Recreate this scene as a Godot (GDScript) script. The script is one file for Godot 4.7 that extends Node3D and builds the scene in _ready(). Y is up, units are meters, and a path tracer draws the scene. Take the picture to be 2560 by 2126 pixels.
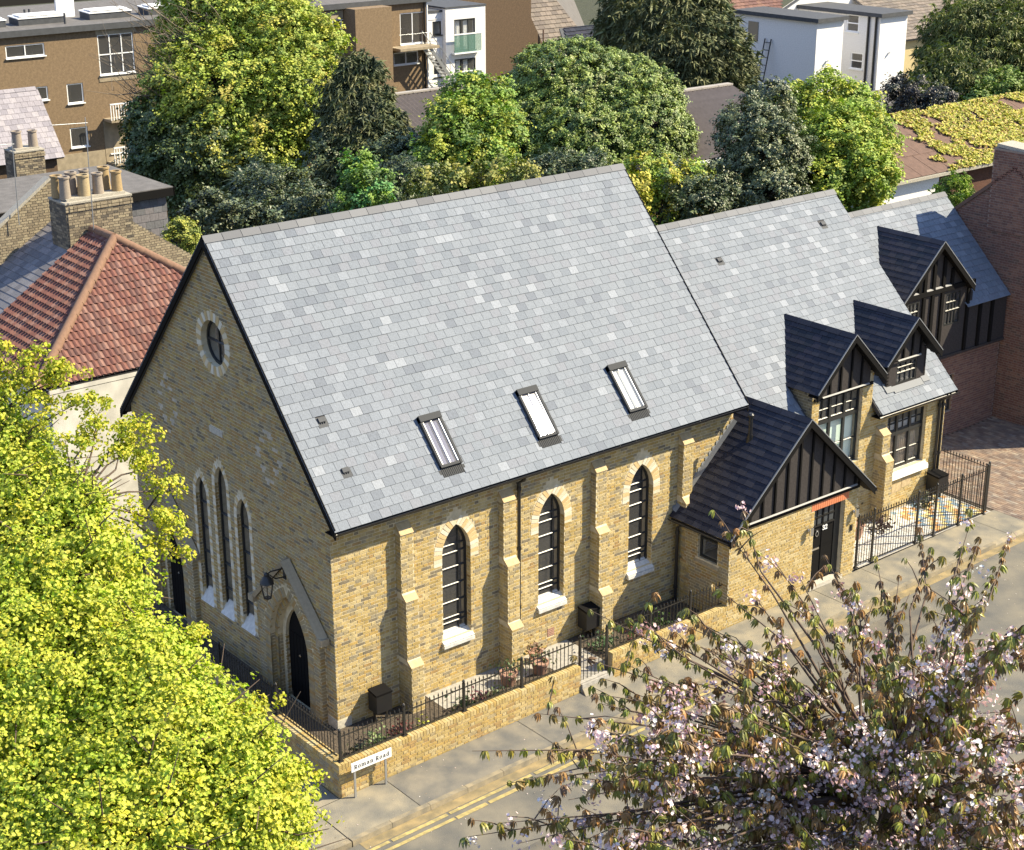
extends Node3D
# A converted brick chapel on a street corner with its slate roofs, seen from above, with gardens, trees and houses around.
# World: x runs along the long street wall, z points to the street, y is up; the near corner of the chapel is the origin.

const EYE := Vector3(-15.894, 17.713, 25.205)
var rng := RandomNumberGenerator.new()
var M := {}
var unit := {}

class Builder:
	var v := PackedVector3Array()
	var n := PackedVector3Array()
	var c := PackedColorArray()
	func tri(a: Vector3, b: Vector3, d: Vector3, col := Color.WHITE) -> void:
		var k := (b - a).cross(d - a).normalized()
		v.append(a); v.append(d); v.append(b)
		n.append(k); n.append(k); n.append(k)
		c.append(col); c.append(col); c.append(col)
	func quad(a: Vector3, b: Vector3, d: Vector3, e: Vector3, col := Color.WHITE) -> void:
		tri(a, b, d, col)
		tri(a, d, e, col)
	func smooth(a: Vector3, b: Vector3, d: Vector3, na: Vector3, nb: Vector3, nd: Vector3, col := Color.WHITE) -> void:
		v.append(a); v.append(d); v.append(b)
		n.append(na); n.append(nd); n.append(nb)
		c.append(col); c.append(col); c.append(col)
	func box(t: Transform3D, col := Color.WHITE, back := true) -> void:
		var x := t.basis.x * 0.5
		var y := t.basis.y * 0.5
		var z := t.basis.z * 0.5
		var o := t.origin
		quad(o - x - y + z, o + x - y + z, o + x + y + z, o - x + y + z, col)
		quad(o + x - y + z, o + x - y - z, o + x + y - z, o + x + y + z, col)
		quad(o - x - y - z, o - x - y + z, o - x + y + z, o - x + y - z, col)
		quad(o - x + y + z, o + x + y + z, o + x + y - z, o - x + y - z, col)
		quad(o - x - y - z, o + x - y - z, o + x - y + z, o - x - y + z, col)
		if back:
			quad(o + x - y - z, o - x - y - z, o - x + y - z, o + x + y - z, col)
	func cuboid(lo: Vector3, hi: Vector3, col := Color.WHITE) -> void:
		var s := hi - lo
		box(Transform3D(Basis(Vector3(s.x, 0, 0), Vector3(0, s.y, 0), Vector3(0, 0, s.z)), (lo + hi) * 0.5), col)
	func bar(a: Vector3, b: Vector3, w: float, h: float, up := Vector3.UP, col := Color.WHITE) -> void:
		var d := b - a
		var f := d.normalized()
		var s := f.cross(up)
		if s.length() < 0.01:
			s = f.cross(Vector3.RIGHT)
		s = s.normalized()
		var u := s.cross(f)
		box(Transform3D(Basis(s * w, u * h, -d), (a + b) * 0.5), col)
	func slab(pts: Array, thick: float, col := Color.WHITE) -> void:
		# pts run anticlockwise seen from the top face
		var k: Vector3 = (pts[1] - pts[0]).cross(pts[2] - pts[0]).normalized() * thick
		var m := pts.size()
		for i in range(1, m - 1):
			tri(pts[0], pts[i], pts[i + 1], col)
			tri(pts[0] - k, pts[i + 1] - k, pts[i] - k, col)
		for i in m:
			var j := (i + 1) % m
			quad(pts[i] - k, pts[j] - k, pts[j], pts[i], col)
	func tube(pts: Array, radii: Array, sides := 6, col := Color.WHITE, closed := true) -> void:
		var rings := []
		var norms := []
		var last := Vector3.ZERO
		for i in pts.size():
			var f: Vector3
			if i == 0: f = pts[1] - pts[0]
			elif i == pts.size() - 1: f = pts[i] - pts[i - 1]
			else: f = pts[i + 1] - pts[i - 1]
			f = f.normalized()
			var s := f.cross(Vector3.UP) if last == Vector3.ZERO else last - f * last.dot(f)
			if s.length() < 0.05: s = f.cross(Vector3(1, 0.1, 0.2))
			s = s.normalized()
			last = s
			var u := s.cross(f)
			var ring := []
			var nn := []
			for k in sides:
				var a := TAU * k / sides
				var d := s * cos(a) + u * sin(a)
				nn.append(d)
				ring.append(pts[i] + d * radii[i])
			rings.append(ring)
			norms.append(nn)
		for i in pts.size() - 1:
			for k in sides:
				var q := (k + 1) % sides
				smooth(rings[i][k], rings[i + 1][k], rings[i + 1][q], norms[i][k], norms[i + 1][k], norms[i + 1][q], col)
				smooth(rings[i][k], rings[i + 1][q], rings[i][q], norms[i][k], norms[i + 1][q], norms[i][q], col)
		if closed:
			for k in range(1, sides - 1):
				tri(rings[0][0], rings[0][k], rings[0][k + 1], col)
				var e: Array = rings[rings.size() - 1]
				tri(e[0], e[k + 1], e[k], col)
	func lathe(o: Vector3, prof: Array, sides := 10, col := Color.WHITE) -> void:
		# prof: [radius, height] pairs going up
		for i in prof.size() - 1:
			var r0: float = prof[i][0]
			var r1: float = prof[i + 1][0]
			var y0: float = prof[i][1]
			var y1: float = prof[i + 1][1]
			for k in sides:
				var a := TAU * k / sides
				var b := TAU * (k + 1) / sides
				var da := Vector3(cos(a), 0, -sin(a))
				var db := Vector3(cos(b), 0, -sin(b))
				var up := Vector3(0, r0 - r1, 0)
				var na := (da * (y1 - y0) + up).normalized()
				var nb := (db * (y1 - y0) + up).normalized()
				var p0 := o + da * r0 + Vector3(0, y0, 0)
				var p1 := o + db * r0 + Vector3(0, y0, 0)
				var p2 := o + db * r1 + Vector3(0, y1, 0)
				var p3 := o + da * r1 + Vector3(0, y1, 0)
				smooth(p0, p1, p2, na, nb, nb, col)
				smooth(p0, p2, p3, na, nb, na, col)
	func made() -> ArrayMesh:
		var a := []
		a.resize(Mesh.ARRAY_MAX)
		a[Mesh.ARRAY_VERTEX] = v
		a[Mesh.ARRAY_NORMAL] = n
		a[Mesh.ARRAY_COLOR] = c
		var m := ArrayMesh.new()
		m.add_surface_from_arrays(Mesh.PRIMITIVE_TRIANGLES, a)
		return m

# ---------------------------------------------------------------- naming and parenting
var taken := {}
func numbered(called: String) -> String:
	taken[called] = taken.get(called, 0) + 1
	return called if taken[called] == 1 else "%s_%03d" % [called, taken[called] - 1]

func tag(o: Node, label: String, category: String, group := "") -> Node:
	o.set_meta("label", label)
	o.set_meta("category", category)
	if group != "": o.set_meta("group", group)
	return o

func thing(called: String, label: String, category: String, at: Vector3, group := "") -> Node3D:
	var o := Node3D.new()
	o.name = numbered(called)
	o.position = at
	add_child(o)
	tag(o, label, category, group)
	return o

func where_is(o: Node) -> Vector3:
	var p := Vector3.ZERO
	while o is Node3D and o != self:
		p += o.position
		o = o.get_parent()
	return p

# a part whose mesh is laid out in world coordinates
func part(called: String, b: Builder, m: Material, parent: Node) -> MeshInstance3D:
	return placed(called, b.made(), m, parent, Transform3D.IDENTITY)

func placed(called: String, mesh: Mesh, m: Material, parent: Node, t: Transform3D) -> MeshInstance3D:
	var o := MeshInstance3D.new()
	o.name = called if parent != self else numbered(called)
	o.mesh = mesh
	o.material_override = m
	t.origin -= where_is(parent)
	o.transform = t
	parent.add_child(o, true)
	return o

func structure(called: String, b: Builder, m: Material) -> MeshInstance3D:
	var o := placed(called, b.made(), m, self, Transform3D.IDENTITY)
	o.set_meta("kind", "structure")
	return o

# alike pieces: the nearest ones as nodes of their own that share meshes, the rest as one joined part
# each piece is [Transform3D, tone]; shape is the Builder of the unit piece
func lay(parent: Node, called: String, rest: String, pieces: Array, shape: Builder, mats: Array, tones: Array, joined: Material, limit := 300) -> void:
	var order := []
	for i in pieces.size():
		order.append([EYE.distance_squared_to(pieces[i][0].origin), i])
	order.sort_custom(func(a, b): return a[0] < b[0])
	var mesh := shape.made()
	var b := Builder.new()
	var k := 0
	for q in order:
		var t: Transform3D = pieces[q[1]][0]
		var tone: int = pieces[q[1]][1]
		if k < limit:
			placed(called, mesh, mats[tone], parent, t)
		else:
			var nb := t.basis.inverse().transposed()
			var col: Color = tones[tone]
			for i in shape.v.size():
				b.v.append(t * shape.v[i])
				b.n.append((nb * shape.n[i]).normalized())
				b.c.append(col)
		k += 1
	if k > limit:
		part(rest, b, joined, parent).set_meta("kind", "stuff")

# ---------------------------------------------------------------- materials
func noise_tex(seed_: int, freq: float, lo: float, hi: float, octaves := 3, size := 256, kind := FastNoiseLite.TYPE_SIMPLEX_SMOOTH, tint_lo := Color.WHITE, tint_hi := Color.WHITE) -> NoiseTexture2D:
	var f := FastNoiseLite.new()
	f.seed = seed_
	f.noise_type = kind
	f.frequency = freq
	f.fractal_octaves = octaves
	var t := NoiseTexture2D.new()
	t.width = size
	t.height = size
	t.seamless = true
	t.noise = f
	var g := Gradient.new()
	g.set_color(0, Color(lo * tint_lo.r, lo * tint_lo.g, lo * tint_lo.b))
	g.set_color(1, Color(hi * tint_hi.r, hi * tint_hi.g, hi * tint_hi.b))
	t.color_ramp = g
	return t

func bump_tex(seed_: int, freq: float, strength: float) -> NoiseTexture2D:
	var f := FastNoiseLite.new()
	f.seed = seed_
	f.frequency = freq
	f.fractal_octaves = 4
	var t := NoiseTexture2D.new()
	t.width = 256
	t.height = 256
	t.seamless = true
	t.as_normal_map = true
	t.bump_strength = strength
	t.noise = f
	return t

func streak_tex() -> ImageTexture:
	# slate: fine streaks along one way, some clouding
	var f := FastNoiseLite.new()
	f.seed = 5
	f.frequency = 0.03
	f.fractal_octaves = 4
	var im := Image.create(256, 256, false, Image.FORMAT_RGB8)
	for y in 256:
		for x in 256:
			var a := f.get_noise_2d(x * 2.2, y * 0.55) * 0.5 + f.get_noise_2d(x * 0.9 + 300, y * 0.8) * 0.5
			var k := clampf(0.93 + a * 0.2, 0.72, 1.0)
			im.set_pixel(x, y, Color(k, k, k))
	return ImageTexture.create_from_image(im)

var TX := {}
func lin(r: float, g: float, b: float) -> Color:
	return Color(r, g, b).linear_to_srgb()

func mat(called: String, base: Color, rough := 0.85, tex := "", scale := 1.0, bump := "", bump_scale := 0.5, detail := "", detail_scale := 0.3) -> StandardMaterial3D:
	# base is a real-world (linear) base colour
	var m := StandardMaterial3D.new()
	m.resource_name = called
	m.albedo_color = base.linear_to_srgb()
	m.roughness = rough
	m.uv1_triplanar = true
	m.uv1_world_triplanar = true
	m.uv1_scale = Vector3.ONE * scale
	if tex != "": m.albedo_texture = TX[tex]
	if bump != "":
		m.normal_enabled = true
		m.normal_texture = TX[bump]
		m.normal_scale = bump_scale
	if detail != "":
		m.detail_enabled = true
		m.detail_blend_mode = BaseMaterial3D.BLEND_MODE_MUL
		m.detail_albedo = TX[detail]
		m.detail_uv_layer = BaseMaterial3D.DETAIL_UV_2
		m.uv2_triplanar = true
		m.uv2_world_triplanar = true
		m.uv2_scale = Vector3.ONE * detail_scale
	M[called] = m
	return m

func tinted(called: String, rough: float, tex := "", scale := 1.0, bump := "", bump_scale := 0.5, detail := "", detail_scale := 0.3) -> StandardMaterial3D:
	# takes its colour from the vertices or the copies
	var m := mat(called, Color.WHITE, rough, tex, scale, bump, bump_scale, detail, detail_scale)
	m.vertex_color_use_as_albedo = true
	return m

func tones_of(called: String, cols: Array, rough: float, tex: String, scale: float, bump := "", bump_scale := 0.5, detail := "", detail_scale := 0.3) -> void:
	var list := []
	for i in cols.size():
		list.append(mat("%s_%d" % [called, i], cols[i], rough, tex, scale, bump, bump_scale, detail, detail_scale))
	M[called + "_mats"] = list
	M[called + "_cols"] = cols
	tinted(called + "_joined", rough, tex, scale, bump, bump_scale, detail, detail_scale)

func leafy(called: String, light: Color, rough := 0.6) -> StandardMaterial3D:
	var m := StandardMaterial3D.new()
	m.resource_name = called
	m.vertex_color_use_as_albedo = true
	m.roughness = rough
	m.cull_mode = BaseMaterial3D.CULL_DISABLED
	m.backlight_enabled = true
	m.backlight = light
	M[called] = m
	return m

func glass(called: String, col: Color, alpha: float) -> StandardMaterial3D:
	var m := StandardMaterial3D.new()
	m.resource_name = called
	m.albedo_color = Color(col.r, col.g, col.b, alpha)
	m.transparency = BaseMaterial3D.TRANSPARENCY_ALPHA
	m.roughness = 0.03
	m.metallic_specular = 0.5
	M[called] = m
	return m

func make_materials() -> void:
	TX.grain = noise_tex(1, 0.09, 0.88, 1.0, 3)
	TX.speck = noise_tex(2, 0.25, 0.8, 1.0, 2)
	TX.mottle = noise_tex(3, 0.02, 0.82, 1.0, 5, 512)
	TX.stain = noise_tex(4, 0.012, 0.74, 1.0, 5, 512, FastNoiseLite.TYPE_SIMPLEX, Color(0.95, 0.97, 1.0), Color(1, 0.97, 0.9))
	TX.brickfar = noise_tex(6, 0.16, 0.58, 1.0, 3, 256, FastNoiseLite.TYPE_CELLULAR, Color(0.85, 0.8, 0.8), Color(1, 0.95, 0.85))
	TX.streak = streak_tex()
	TX.rough = bump_tex(7, 0.05, 6.0)
	TX.fine = bump_tex(8, 0.2, 5.0)
	# yellow stock bricks of the chapel
	tones_of("stock", [Color(0.56, 0.41, 0.155), Color(0.60, 0.455, 0.20), Color(0.50, 0.36, 0.125), Color(0.45, 0.355, 0.19), Color(0.37, 0.31, 0.20), Color(0.55, 0.375, 0.12), Color(0.25, 0.205, 0.135), Color(0.63, 0.50, 0.25), Color(0.46, 0.30, 0.115), Color(0.62, 0.55, 0.44)], 0.9, "grain", 7.0, "fine", 0.5, "mottle", 0.5)
	mat("mortar", Color(0.78, 0.67, 0.45), 0.95, "grain", 5.0, "fine", 0.4, "mottle", 0.4)
	mat("mortar_sand", Color(0.55, 0.43, 0.25), 0.95, "grain", 5.0, "fine", 0.4, "mottle", 0.4)
	mat("stone_cap", Color(0.60, 0.46, 0.26), 0.85, "grain", 4.0, "fine", 0.3, "mottle", 0.9)
	mat("hood", Color(0.44, 0.36, 0.24), 0.9, "grain", 4.0, "fine", 0.5, "mottle", 1.2)
	mat("stone_sill", Color(0.74, 0.73, 0.69), 0.7, "grain", 3.0, "", 0.0, "mottle", 0.8)
	mat("stone_block", Color(0.60, 0.56, 0.47), 0.85, "grain", 4.0, "fine", 0.3, "mottle", 0.9)
	tones_of("arch", [Color(0.66, 0.58, 0.42), Color(0.62, 0.46, 0.23), Color(0.70, 0.65, 0.52), Color(0.55, 0.40, 0.19)], 0.9, "grain", 6.0, "fine", 0.4)
	tones_of("jamb", [Color(0.54, 0.45, 0.31), Color(0.50, 0.40, 0.26), Color(0.60, 0.53, 0.40), Color(0.46, 0.36, 0.23)], 0.9, "grain", 6.0, "fine", 0.4)
	# slates
	tones_of("slate", [Color(0.196, 0.222, 0.266), Color(0.213, 0.24, 0.286), Color(0.175, 0.2, 0.244), Color(0.24, 0.268, 0.315), Color(0.206, 0.224, 0.267), Color(0.155, 0.178, 0.22), Color(0.204, 0.232, 0.278), Color(0.285, 0.311, 0.357)], 0.66, "streak", 3.1, "rough", 0.25, "grain", 2.0)
	tones_of("darkslate", [Color(0.022, 0.024, 0.038), Color(0.029, 0.031, 0.046), Color(0.018, 0.020, 0.033), Color(0.035, 0.035, 0.046)], 0.6, "streak", 3.1, "rough", 0.25)
	tones_of("oldslate", [Color(0.17, 0.165, 0.175), Color(0.20, 0.195, 0.205), Color(0.145, 0.14, 0.15), Color(0.23, 0.215, 0.22)], 0.75, "streak", 2.0, "rough", 0.3)
	for m in M.slate_mats + [M.slate_joined] + M.darkslate_mats + [M.darkslate_joined]: m.metallic_specular = 0.35
	mat("underlay", Color(0.045, 0.045, 0.05), 0.9)
	tones_of("ridge", [Color(0.125, 0.13, 0.145), Color(0.15, 0.155, 0.17), Color(0.105, 0.11, 0.125)], 0.75, "grain", 3.0, "rough", 0.3)
	mat("lead", Color(0.20, 0.21, 0.225), 0.8, "grain", 2.0)
	mat("black_wood", Color(0.010, 0.0095, 0.0095), 0.75, "grain", 3.0)
	mat("black_board", Color(0.052, 0.046, 0.045), 0.8, "streak", 2.0)
	M.black_wood.metallic_specular = 0.2
	M.black_board.metallic_specular = 0.25
	mat("black_frame", Color(0.022, 0.023, 0.023), 0.38)
	mat("roof_frame", Color(0.05, 0.052, 0.055), 0.75)
	M.roof_frame.metallic_specular = 0.25
	mat("black_iron", Color(0.020, 0.019, 0.018), 0.42, "grain", 4.0)
	mat("black_plastic", Color(0.015, 0.015, 0.016), 0.35)
	mat("white_frame", Color(0.78, 0.79, 0.80), 0.4)
	mat("steel", Color(0.50, 0.51, 0.52), 0.35, "grain", 2.0)
	M.steel.metallic = 0.7
	mat("chrome", Color(0.8, 0.8, 0.82), 0.15)
	M.chrome.metallic = 1.0
	mat("orange_brick", Color(0.58, 0.20, 0.09), 0.9, "grain", 5.0)
	mat("interior", Color(0.20, 0.15, 0.105), 0.8, "streak", 0.8)
	mat("room", Color(0.34, 0.31, 0.27), 0.95)
	mat("curtain_white", Color(0.72, 0.74, 0.74), 0.9, "grain", 2.0)
	mat("drip", Color(0.20, 0.20, 0.20), 0.6)
	mat("dark_glass", Color(0.05, 0.055, 0.06), 0.06)
	mat("curtain_brown", Color(0.16, 0.12, 0.085), 0.9, "streak", 2.0)
	mat("red_mortar", Color(0.27, 0.21, 0.17), 0.95, "grain", 5.0)
	tones_of("redb", [Color(0.25, 0.125, 0.09), Color(0.21, 0.105, 0.08), Color(0.19, 0.10, 0.08), Color(0.28, 0.155, 0.11), Color(0.16, 0.10, 0.08)], 0.95, "grain", 6.0, "fine", 0.5, "mottle", 0.5)
	tones_of("hung", [Color(0.13, 0.13, 0.14), Color(0.155, 0.155, 0.165), Color(0.11, 0.11, 0.12), Color(0.17, 0.16, 0.165)], 0.7, "streak", 1.5)
	tones_of("lilac", [Color(0.24, 0.22, 0.25), Color(0.27, 0.25, 0.28), Color(0.21, 0.195, 0.225), Color(0.30, 0.275, 0.30)], 0.7, "streak", 1.5)
	mat("yellow_render", Color(0.52, 0.42, 0.22), 0.9, "grain", 1.0)
	mat("orange_wall", Color(0.40, 0.24, 0.13), 0.9, "grain", 1.0)
	mat("ridge_pale", Color(0.34, 0.31, 0.28), 0.9, "grain", 2.0)
	mat("sky_reflection_navy", Color(0.06, 0.07, 0.15), 0.8)  # painted reflection of deep sky for the first roof window
	mat("blind_lilac", Color(0.27, 0.27, 0.40), 0.8)
	mat("blind_pale", Color(0.50, 0.52, 0.52), 0.8)
	mat("blind_mint", Color(0.56, 0.72, 0.66), 0.85)
	glass("pane", Color(0.70, 0.70, 0.70), 0.10)
	glass("pane_green", Color(0.42, 0.56, 0.52), 0.5)
	# ground
	mat("asphalt", Color(0.25, 0.235, 0.205), 0.95, "speck", 1.3, "fine", 0.5, "stain", 0.12)
	mat("asphalt_patch", Color(0.20, 0.185, 0.16), 0.95, "speck", 1.3, "fine", 0.5, "stain", 0.2)
	mat("steel_dull", Color(0.22, 0.21, 0.19), 0.7, "grain", 4.0)
	mat("pavement", Color(0.36, 0.33, 0.27), 0.95, "speck", 1.1, "fine", 0.4, "stain", 0.17)
	mat("pavement_grey", Color(0.27, 0.255, 0.23), 0.95, "speck", 1.2, "fine", 0.4, "stain", 0.21)
	mat("kerbstone", Color(0.36, 0.31, 0.225), 0.9, "grain", 2.0, "fine", 0.4, "stain", 0.4)
	mat("gutter_dust", Color(0.42, 0.33, 0.18), 0.97, "speck", 1.6, "fine", 0.5, "stain", 0.33)
	mat("yellow_paint", Color(0.60, 0.48, 0.20), 0.85, "speck", 1.5, "", 0.0, "stain", 0.8)
	mat("white_paint", Color(0.62, 0.60, 0.55), 0.85, "speck", 1.5)
	mat("soil", Color(0.11, 0.085, 0.06), 1.0, "speck", 0.8, "rough", 1.0, "mottle", 0.3)
	mat("grass_ground", Color(0.06, 0.065, 0.03), 1.0, "speck", 0.6, "rough", 1.0, "mottle", 0.1)
	mat("gravel_pale", Color(0.52, 0.49, 0.44), 0.95, "speck", 1.5, "fine", 0.5, "mottle", 0.8)
	tones_of("paver", [Color(0.33, 0.25, 0.205), Color(0.29, 0.21, 0.17), Color(0.37, 0.295, 0.245), Color(0.25, 0.175, 0.145), Color(0.42, 0.36, 0.31)], 0.95, "grain", 4.0, "fine", 0.4, "stain", 0.3)
	tones_of("tile", [Color(0.70, 0.68, 0.63), Color(0.62, 0.33, 0.13), Color(0.24, 0.34, 0.42), Color(0.72, 0.58, 0.27), Color(0.58, 0.55, 0.50), Color(0.66, 0.66, 0.64)], 0.6, "grain", 3.0)
	# neighbours
	tones_of("clay", [Color(0.215, 0.09, 0.068), Color(0.245, 0.11, 0.082), Color(0.185, 0.078, 0.062), Color(0.165, 0.08, 0.066), Color(0.27, 0.145, 0.115)], 0.9, "grain", 4.0, "fine", 0.5, "mottle", 0.7)
	mat("clay_hip", Color(0.27, 0.155, 0.10), 0.9, "grain", 4.0, "fine", 0.5, "mottle", 0.8)
	mat("cream_render", Color(0.74, 0.71, 0.63), 0.9, "grain", 2.0, "", 0.0, "mottle", 0.15)
	mat("white_render", Color(0.80, 0.79, 0.78), 0.9, "grain", 0.4)
	mat("pale_block", Color(0.40, 0.33, 0.23), 0.95, "grain", 1.0, "", 0.0, "mottle", 0.2)
	mat("flat_brick", Color(0.47, 0.37, 0.255), 0.95, "brickfar", 2.6, "", 0.0, "mottle", 0.5)
	mat("brown_brick", Color(0.24, 0.175, 0.12), 0.95, "brickfar", 1.8, "", 0.0, "mottle", 0.5)
	mat("red_brick", Color(0.22, 0.105, 0.075), 0.95, "brickfar", 1.6, "rough", 0.6, "mottle", 0.25)
	tones_of("sooty", [Color(0.30, 0.245, 0.165), Color(0.235, 0.19, 0.13), Color(0.16, 0.13, 0.095), Color(0.36, 0.30, 0.20), Color(0.11, 0.095, 0.075)], 0.95, "grain", 5.0, "fine", 0.6)
	mat("sooty_mortar", Color(0.13, 0.115, 0.09), 0.95, "grain", 4.0)
	mat("flaunching", Color(0.50, 0.46, 0.38), 0.95, "grain", 3.0, "fine", 0.5, "mottle", 1.5)
	tones_of("pot", [Color(0.46, 0.36, 0.21), Color(0.36, 0.30, 0.24), Color(0.42, 0.30, 0.15)], 0.9, "grain", 3.0, "", 0.0, "mottle", 1.5)
	mat("felt", Color(0.16, 0.15, 0.145), 0.95, "grain", 1.0, "fine", 0.3, "mottle", 0.2)
	mat("felt_dark", Color(0.075, 0.08, 0.09), 0.8, "grain", 1.0, "", 0.0, "mottle", 0.25)
	mat("corrugated", Color(0.20, 0.165, 0.15), 0.85, "grain", 1.0, "", 0.0, "mottle", 0.25)
	mat("brown_sheet", Color(0.19, 0.115, 0.085), 0.95, "speck", 0.9, "fine", 0.4, "mottle", 0.3)
	tones_of("roof_tile", [Color(0.22, 0.185, 0.155), Color(0.26, 0.215, 0.18), Color(0.18, 0.15, 0.13)], 0.95, "grain", 3.0, "", 0.0, "mottle", 0.5)
	tones_of("brown_tile", [Color(0.20, 0.105, 0.085), Color(0.24, 0.13, 0.10), Color(0.17, 0.09, 0.075)], 0.95, "grain", 3.0, "", 0.0, "mottle", 0.5)
	tones_of("fence_wood", [Color(0.42, 0.25, 0.12), Color(0.36, 0.21, 0.10), Color(0.46, 0.29, 0.15)], 0.9, "streak", 1.5)
	mat("terracotta", Color(0.44, 0.26, 0.19), 0.9, "grain", 3.0, "", 0.0, "mottle", 1.2)
	mat("bark", Color(0.085, 0.065, 0.048), 0.95, "speck", 3.0, "rough", 1.0)
	mat("twig", Color(0.11, 0.075, 0.055), 0.85, "grain", 8.0)
	mat("pale_twig", Color(0.20, 0.16, 0.12), 0.85, "grain", 8.0)
	mat("palm", Color(0.05, 0.07, 0.035), 0.5)
	mat("sign_white", Color(0.72, 0.72, 0.70), 0.4)
	mat("ink", Color(0.015, 0.015, 0.015), 0.6)
	mat("sill_white", Color(0.78, 0.78, 0.77), 0.6)
	leafy("lime_leaf", Color(0.74, 0.86, 0.16))
	leafy("leaf", Color(0.5, 0.6, 0.15))
	leafy("dark_leaf", Color(0.18, 0.25, 0.08), 0.45)
	leafy("needle", Color(0.25, 0.28, 0.1), 0.7)
	leafy("cherry_leaf", Color(0.5, 0.42, 0.1), 0.45)
	leafy("petal", Color(0.7, 0.58, 0.56), 0.7)

func make_world() -> void:
	var cam := Camera3D.new()
	cam.name = "camera"
	var yaw := 0.887521
	var pitch := 0.355032
	var roll := -0.00245
	var f := Vector3(cos(yaw) * cos(pitch), -sin(pitch), -sin(yaw) * cos(pitch))
	var r := f.cross(Vector3.UP).normalized()
	var u := r.cross(f)
	var r2 := r * cos(roll) + u * sin(roll)
	var u2 := u * cos(roll) - r * sin(roll)
	cam.transform = Transform3D(Basis(r2, u2, -f), EYE)
	cam.fov = rad_to_deg(2.0 * atan(1063.0 / 4121.3))
	cam.near = 0.1
	cam.far = 600.0
	add_child(cam)
	var sky := ProceduralSkyMaterial.new()
	sky.sky_top_color = Color(0.45, 0.56, 0.74)
	sky.sky_horizon_color = Color(0.84, 0.86, 0.87)
	sky.sky_curve = 0.14
	sky.ground_bottom_color = Color(0.25, 0.23, 0.2)
	sky.ground_horizon_color = Color(0.45, 0.47, 0.48)
	sky.sky_energy_multiplier = 0.95
	sky.ground_energy_multiplier = 0.6
	var e := Environment.new()
	e.background_mode = Environment.BG_SKY
	e.sky = Sky.new()
	e.sky.sky_material = sky
	e.tonemap_mode = Environment.TONE_MAPPER_LINEAR
	e.tonemap_exposure = 2.38
	e.sdfgi_enabled = true
	e.ssao_enabled = true
	e.ssil_enabled = true
	var w := WorldEnvironment.new()
	w.name = "surroundings"
	w.environment = e
	add_child(w)
	var sun := DirectionalLight3D.new()
	sun.name = "sun"
	sun.light_color = Color(1.0, 0.945, 0.82)
	sun.light_energy = 1.6
	sun.light_angular_distance = 0.53
	sun.shadow_enabled = true
	var to_sun := Vector3(1.42, 1.6, 1.0).normalized()
	sun.transform = Transform3D(Basis.looking_at(-to_sun, Vector3.UP), Vector3(0, 30, 0))
	add_child(sun)
# ---------------------------------------------------------------- masonry, slating and window helpers
func rect(x0: float, y0: float, x1: float, y1: float) -> PackedVector2Array:
	return PackedVector2Array([Vector2(x0, y0), Vector2(x1, y0), Vector2(x1, y1), Vector2(x0, y1)])

func pointed(cx: float, y0: float, w: float, spring: float, apex: float, n := 7) -> PackedVector2Array:
	var h := apex - spring
	var r := (h * h + w * w) / (2.0 * w)
	var a := PackedVector2Array([Vector2(cx - w, y0), Vector2(cx + w, y0)])
	var top := asin(h / r)
	for i in n + 1:
		var t := top * i / n
		a.append(Vector2(cx + w - r + r * cos(t), spring + r * sin(t)))
	for i in range(n - 1, -1, -1):
		var t := top * i / n
		a.append(Vector2(cx - w + r - r * cos(t), spring + r * sin(t)))
	return a

func circle2(cx: float, cy: float, r: float, n := 20) -> PackedVector2Array:
	var a := PackedVector2Array()
	for i in n:
		a.append(Vector2(cx + r * cos(TAU * i / n), cy + r * sin(TAU * i / n)))
	return a

func spans(poly: PackedVector2Array, y: float) -> Array:
	var xs := []
	for i in poly.size():
		var a := poly[i]
		var b := poly[(i + 1) % poly.size()]
		if (a.y > y) != (b.y > y):
			xs.append(a.x + (b.x - a.x) * (y - a.y) / (b.y - a.y))
	xs.sort()
	var out := []
	for i in range(0, xs.size() - 1, 2):
		out.append([xs[i], xs[i + 1]])
	return out

func free_spans(outer: PackedVector2Array, holes: Array, y: float) -> Array:
	var free := spans(outer, y)
	for h in holes:
		for s in spans(h, y):
			var next := []
			for f in free:
				if s[1] <= f[0] or s[0] >= f[1]:
					next.append(f)
				else:
					if s[0] > f[0]: next.append([f[0], s[0]])
					if s[1] < f[1]: next.append([s[1], f[1]])
			free = next
	return free

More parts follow.
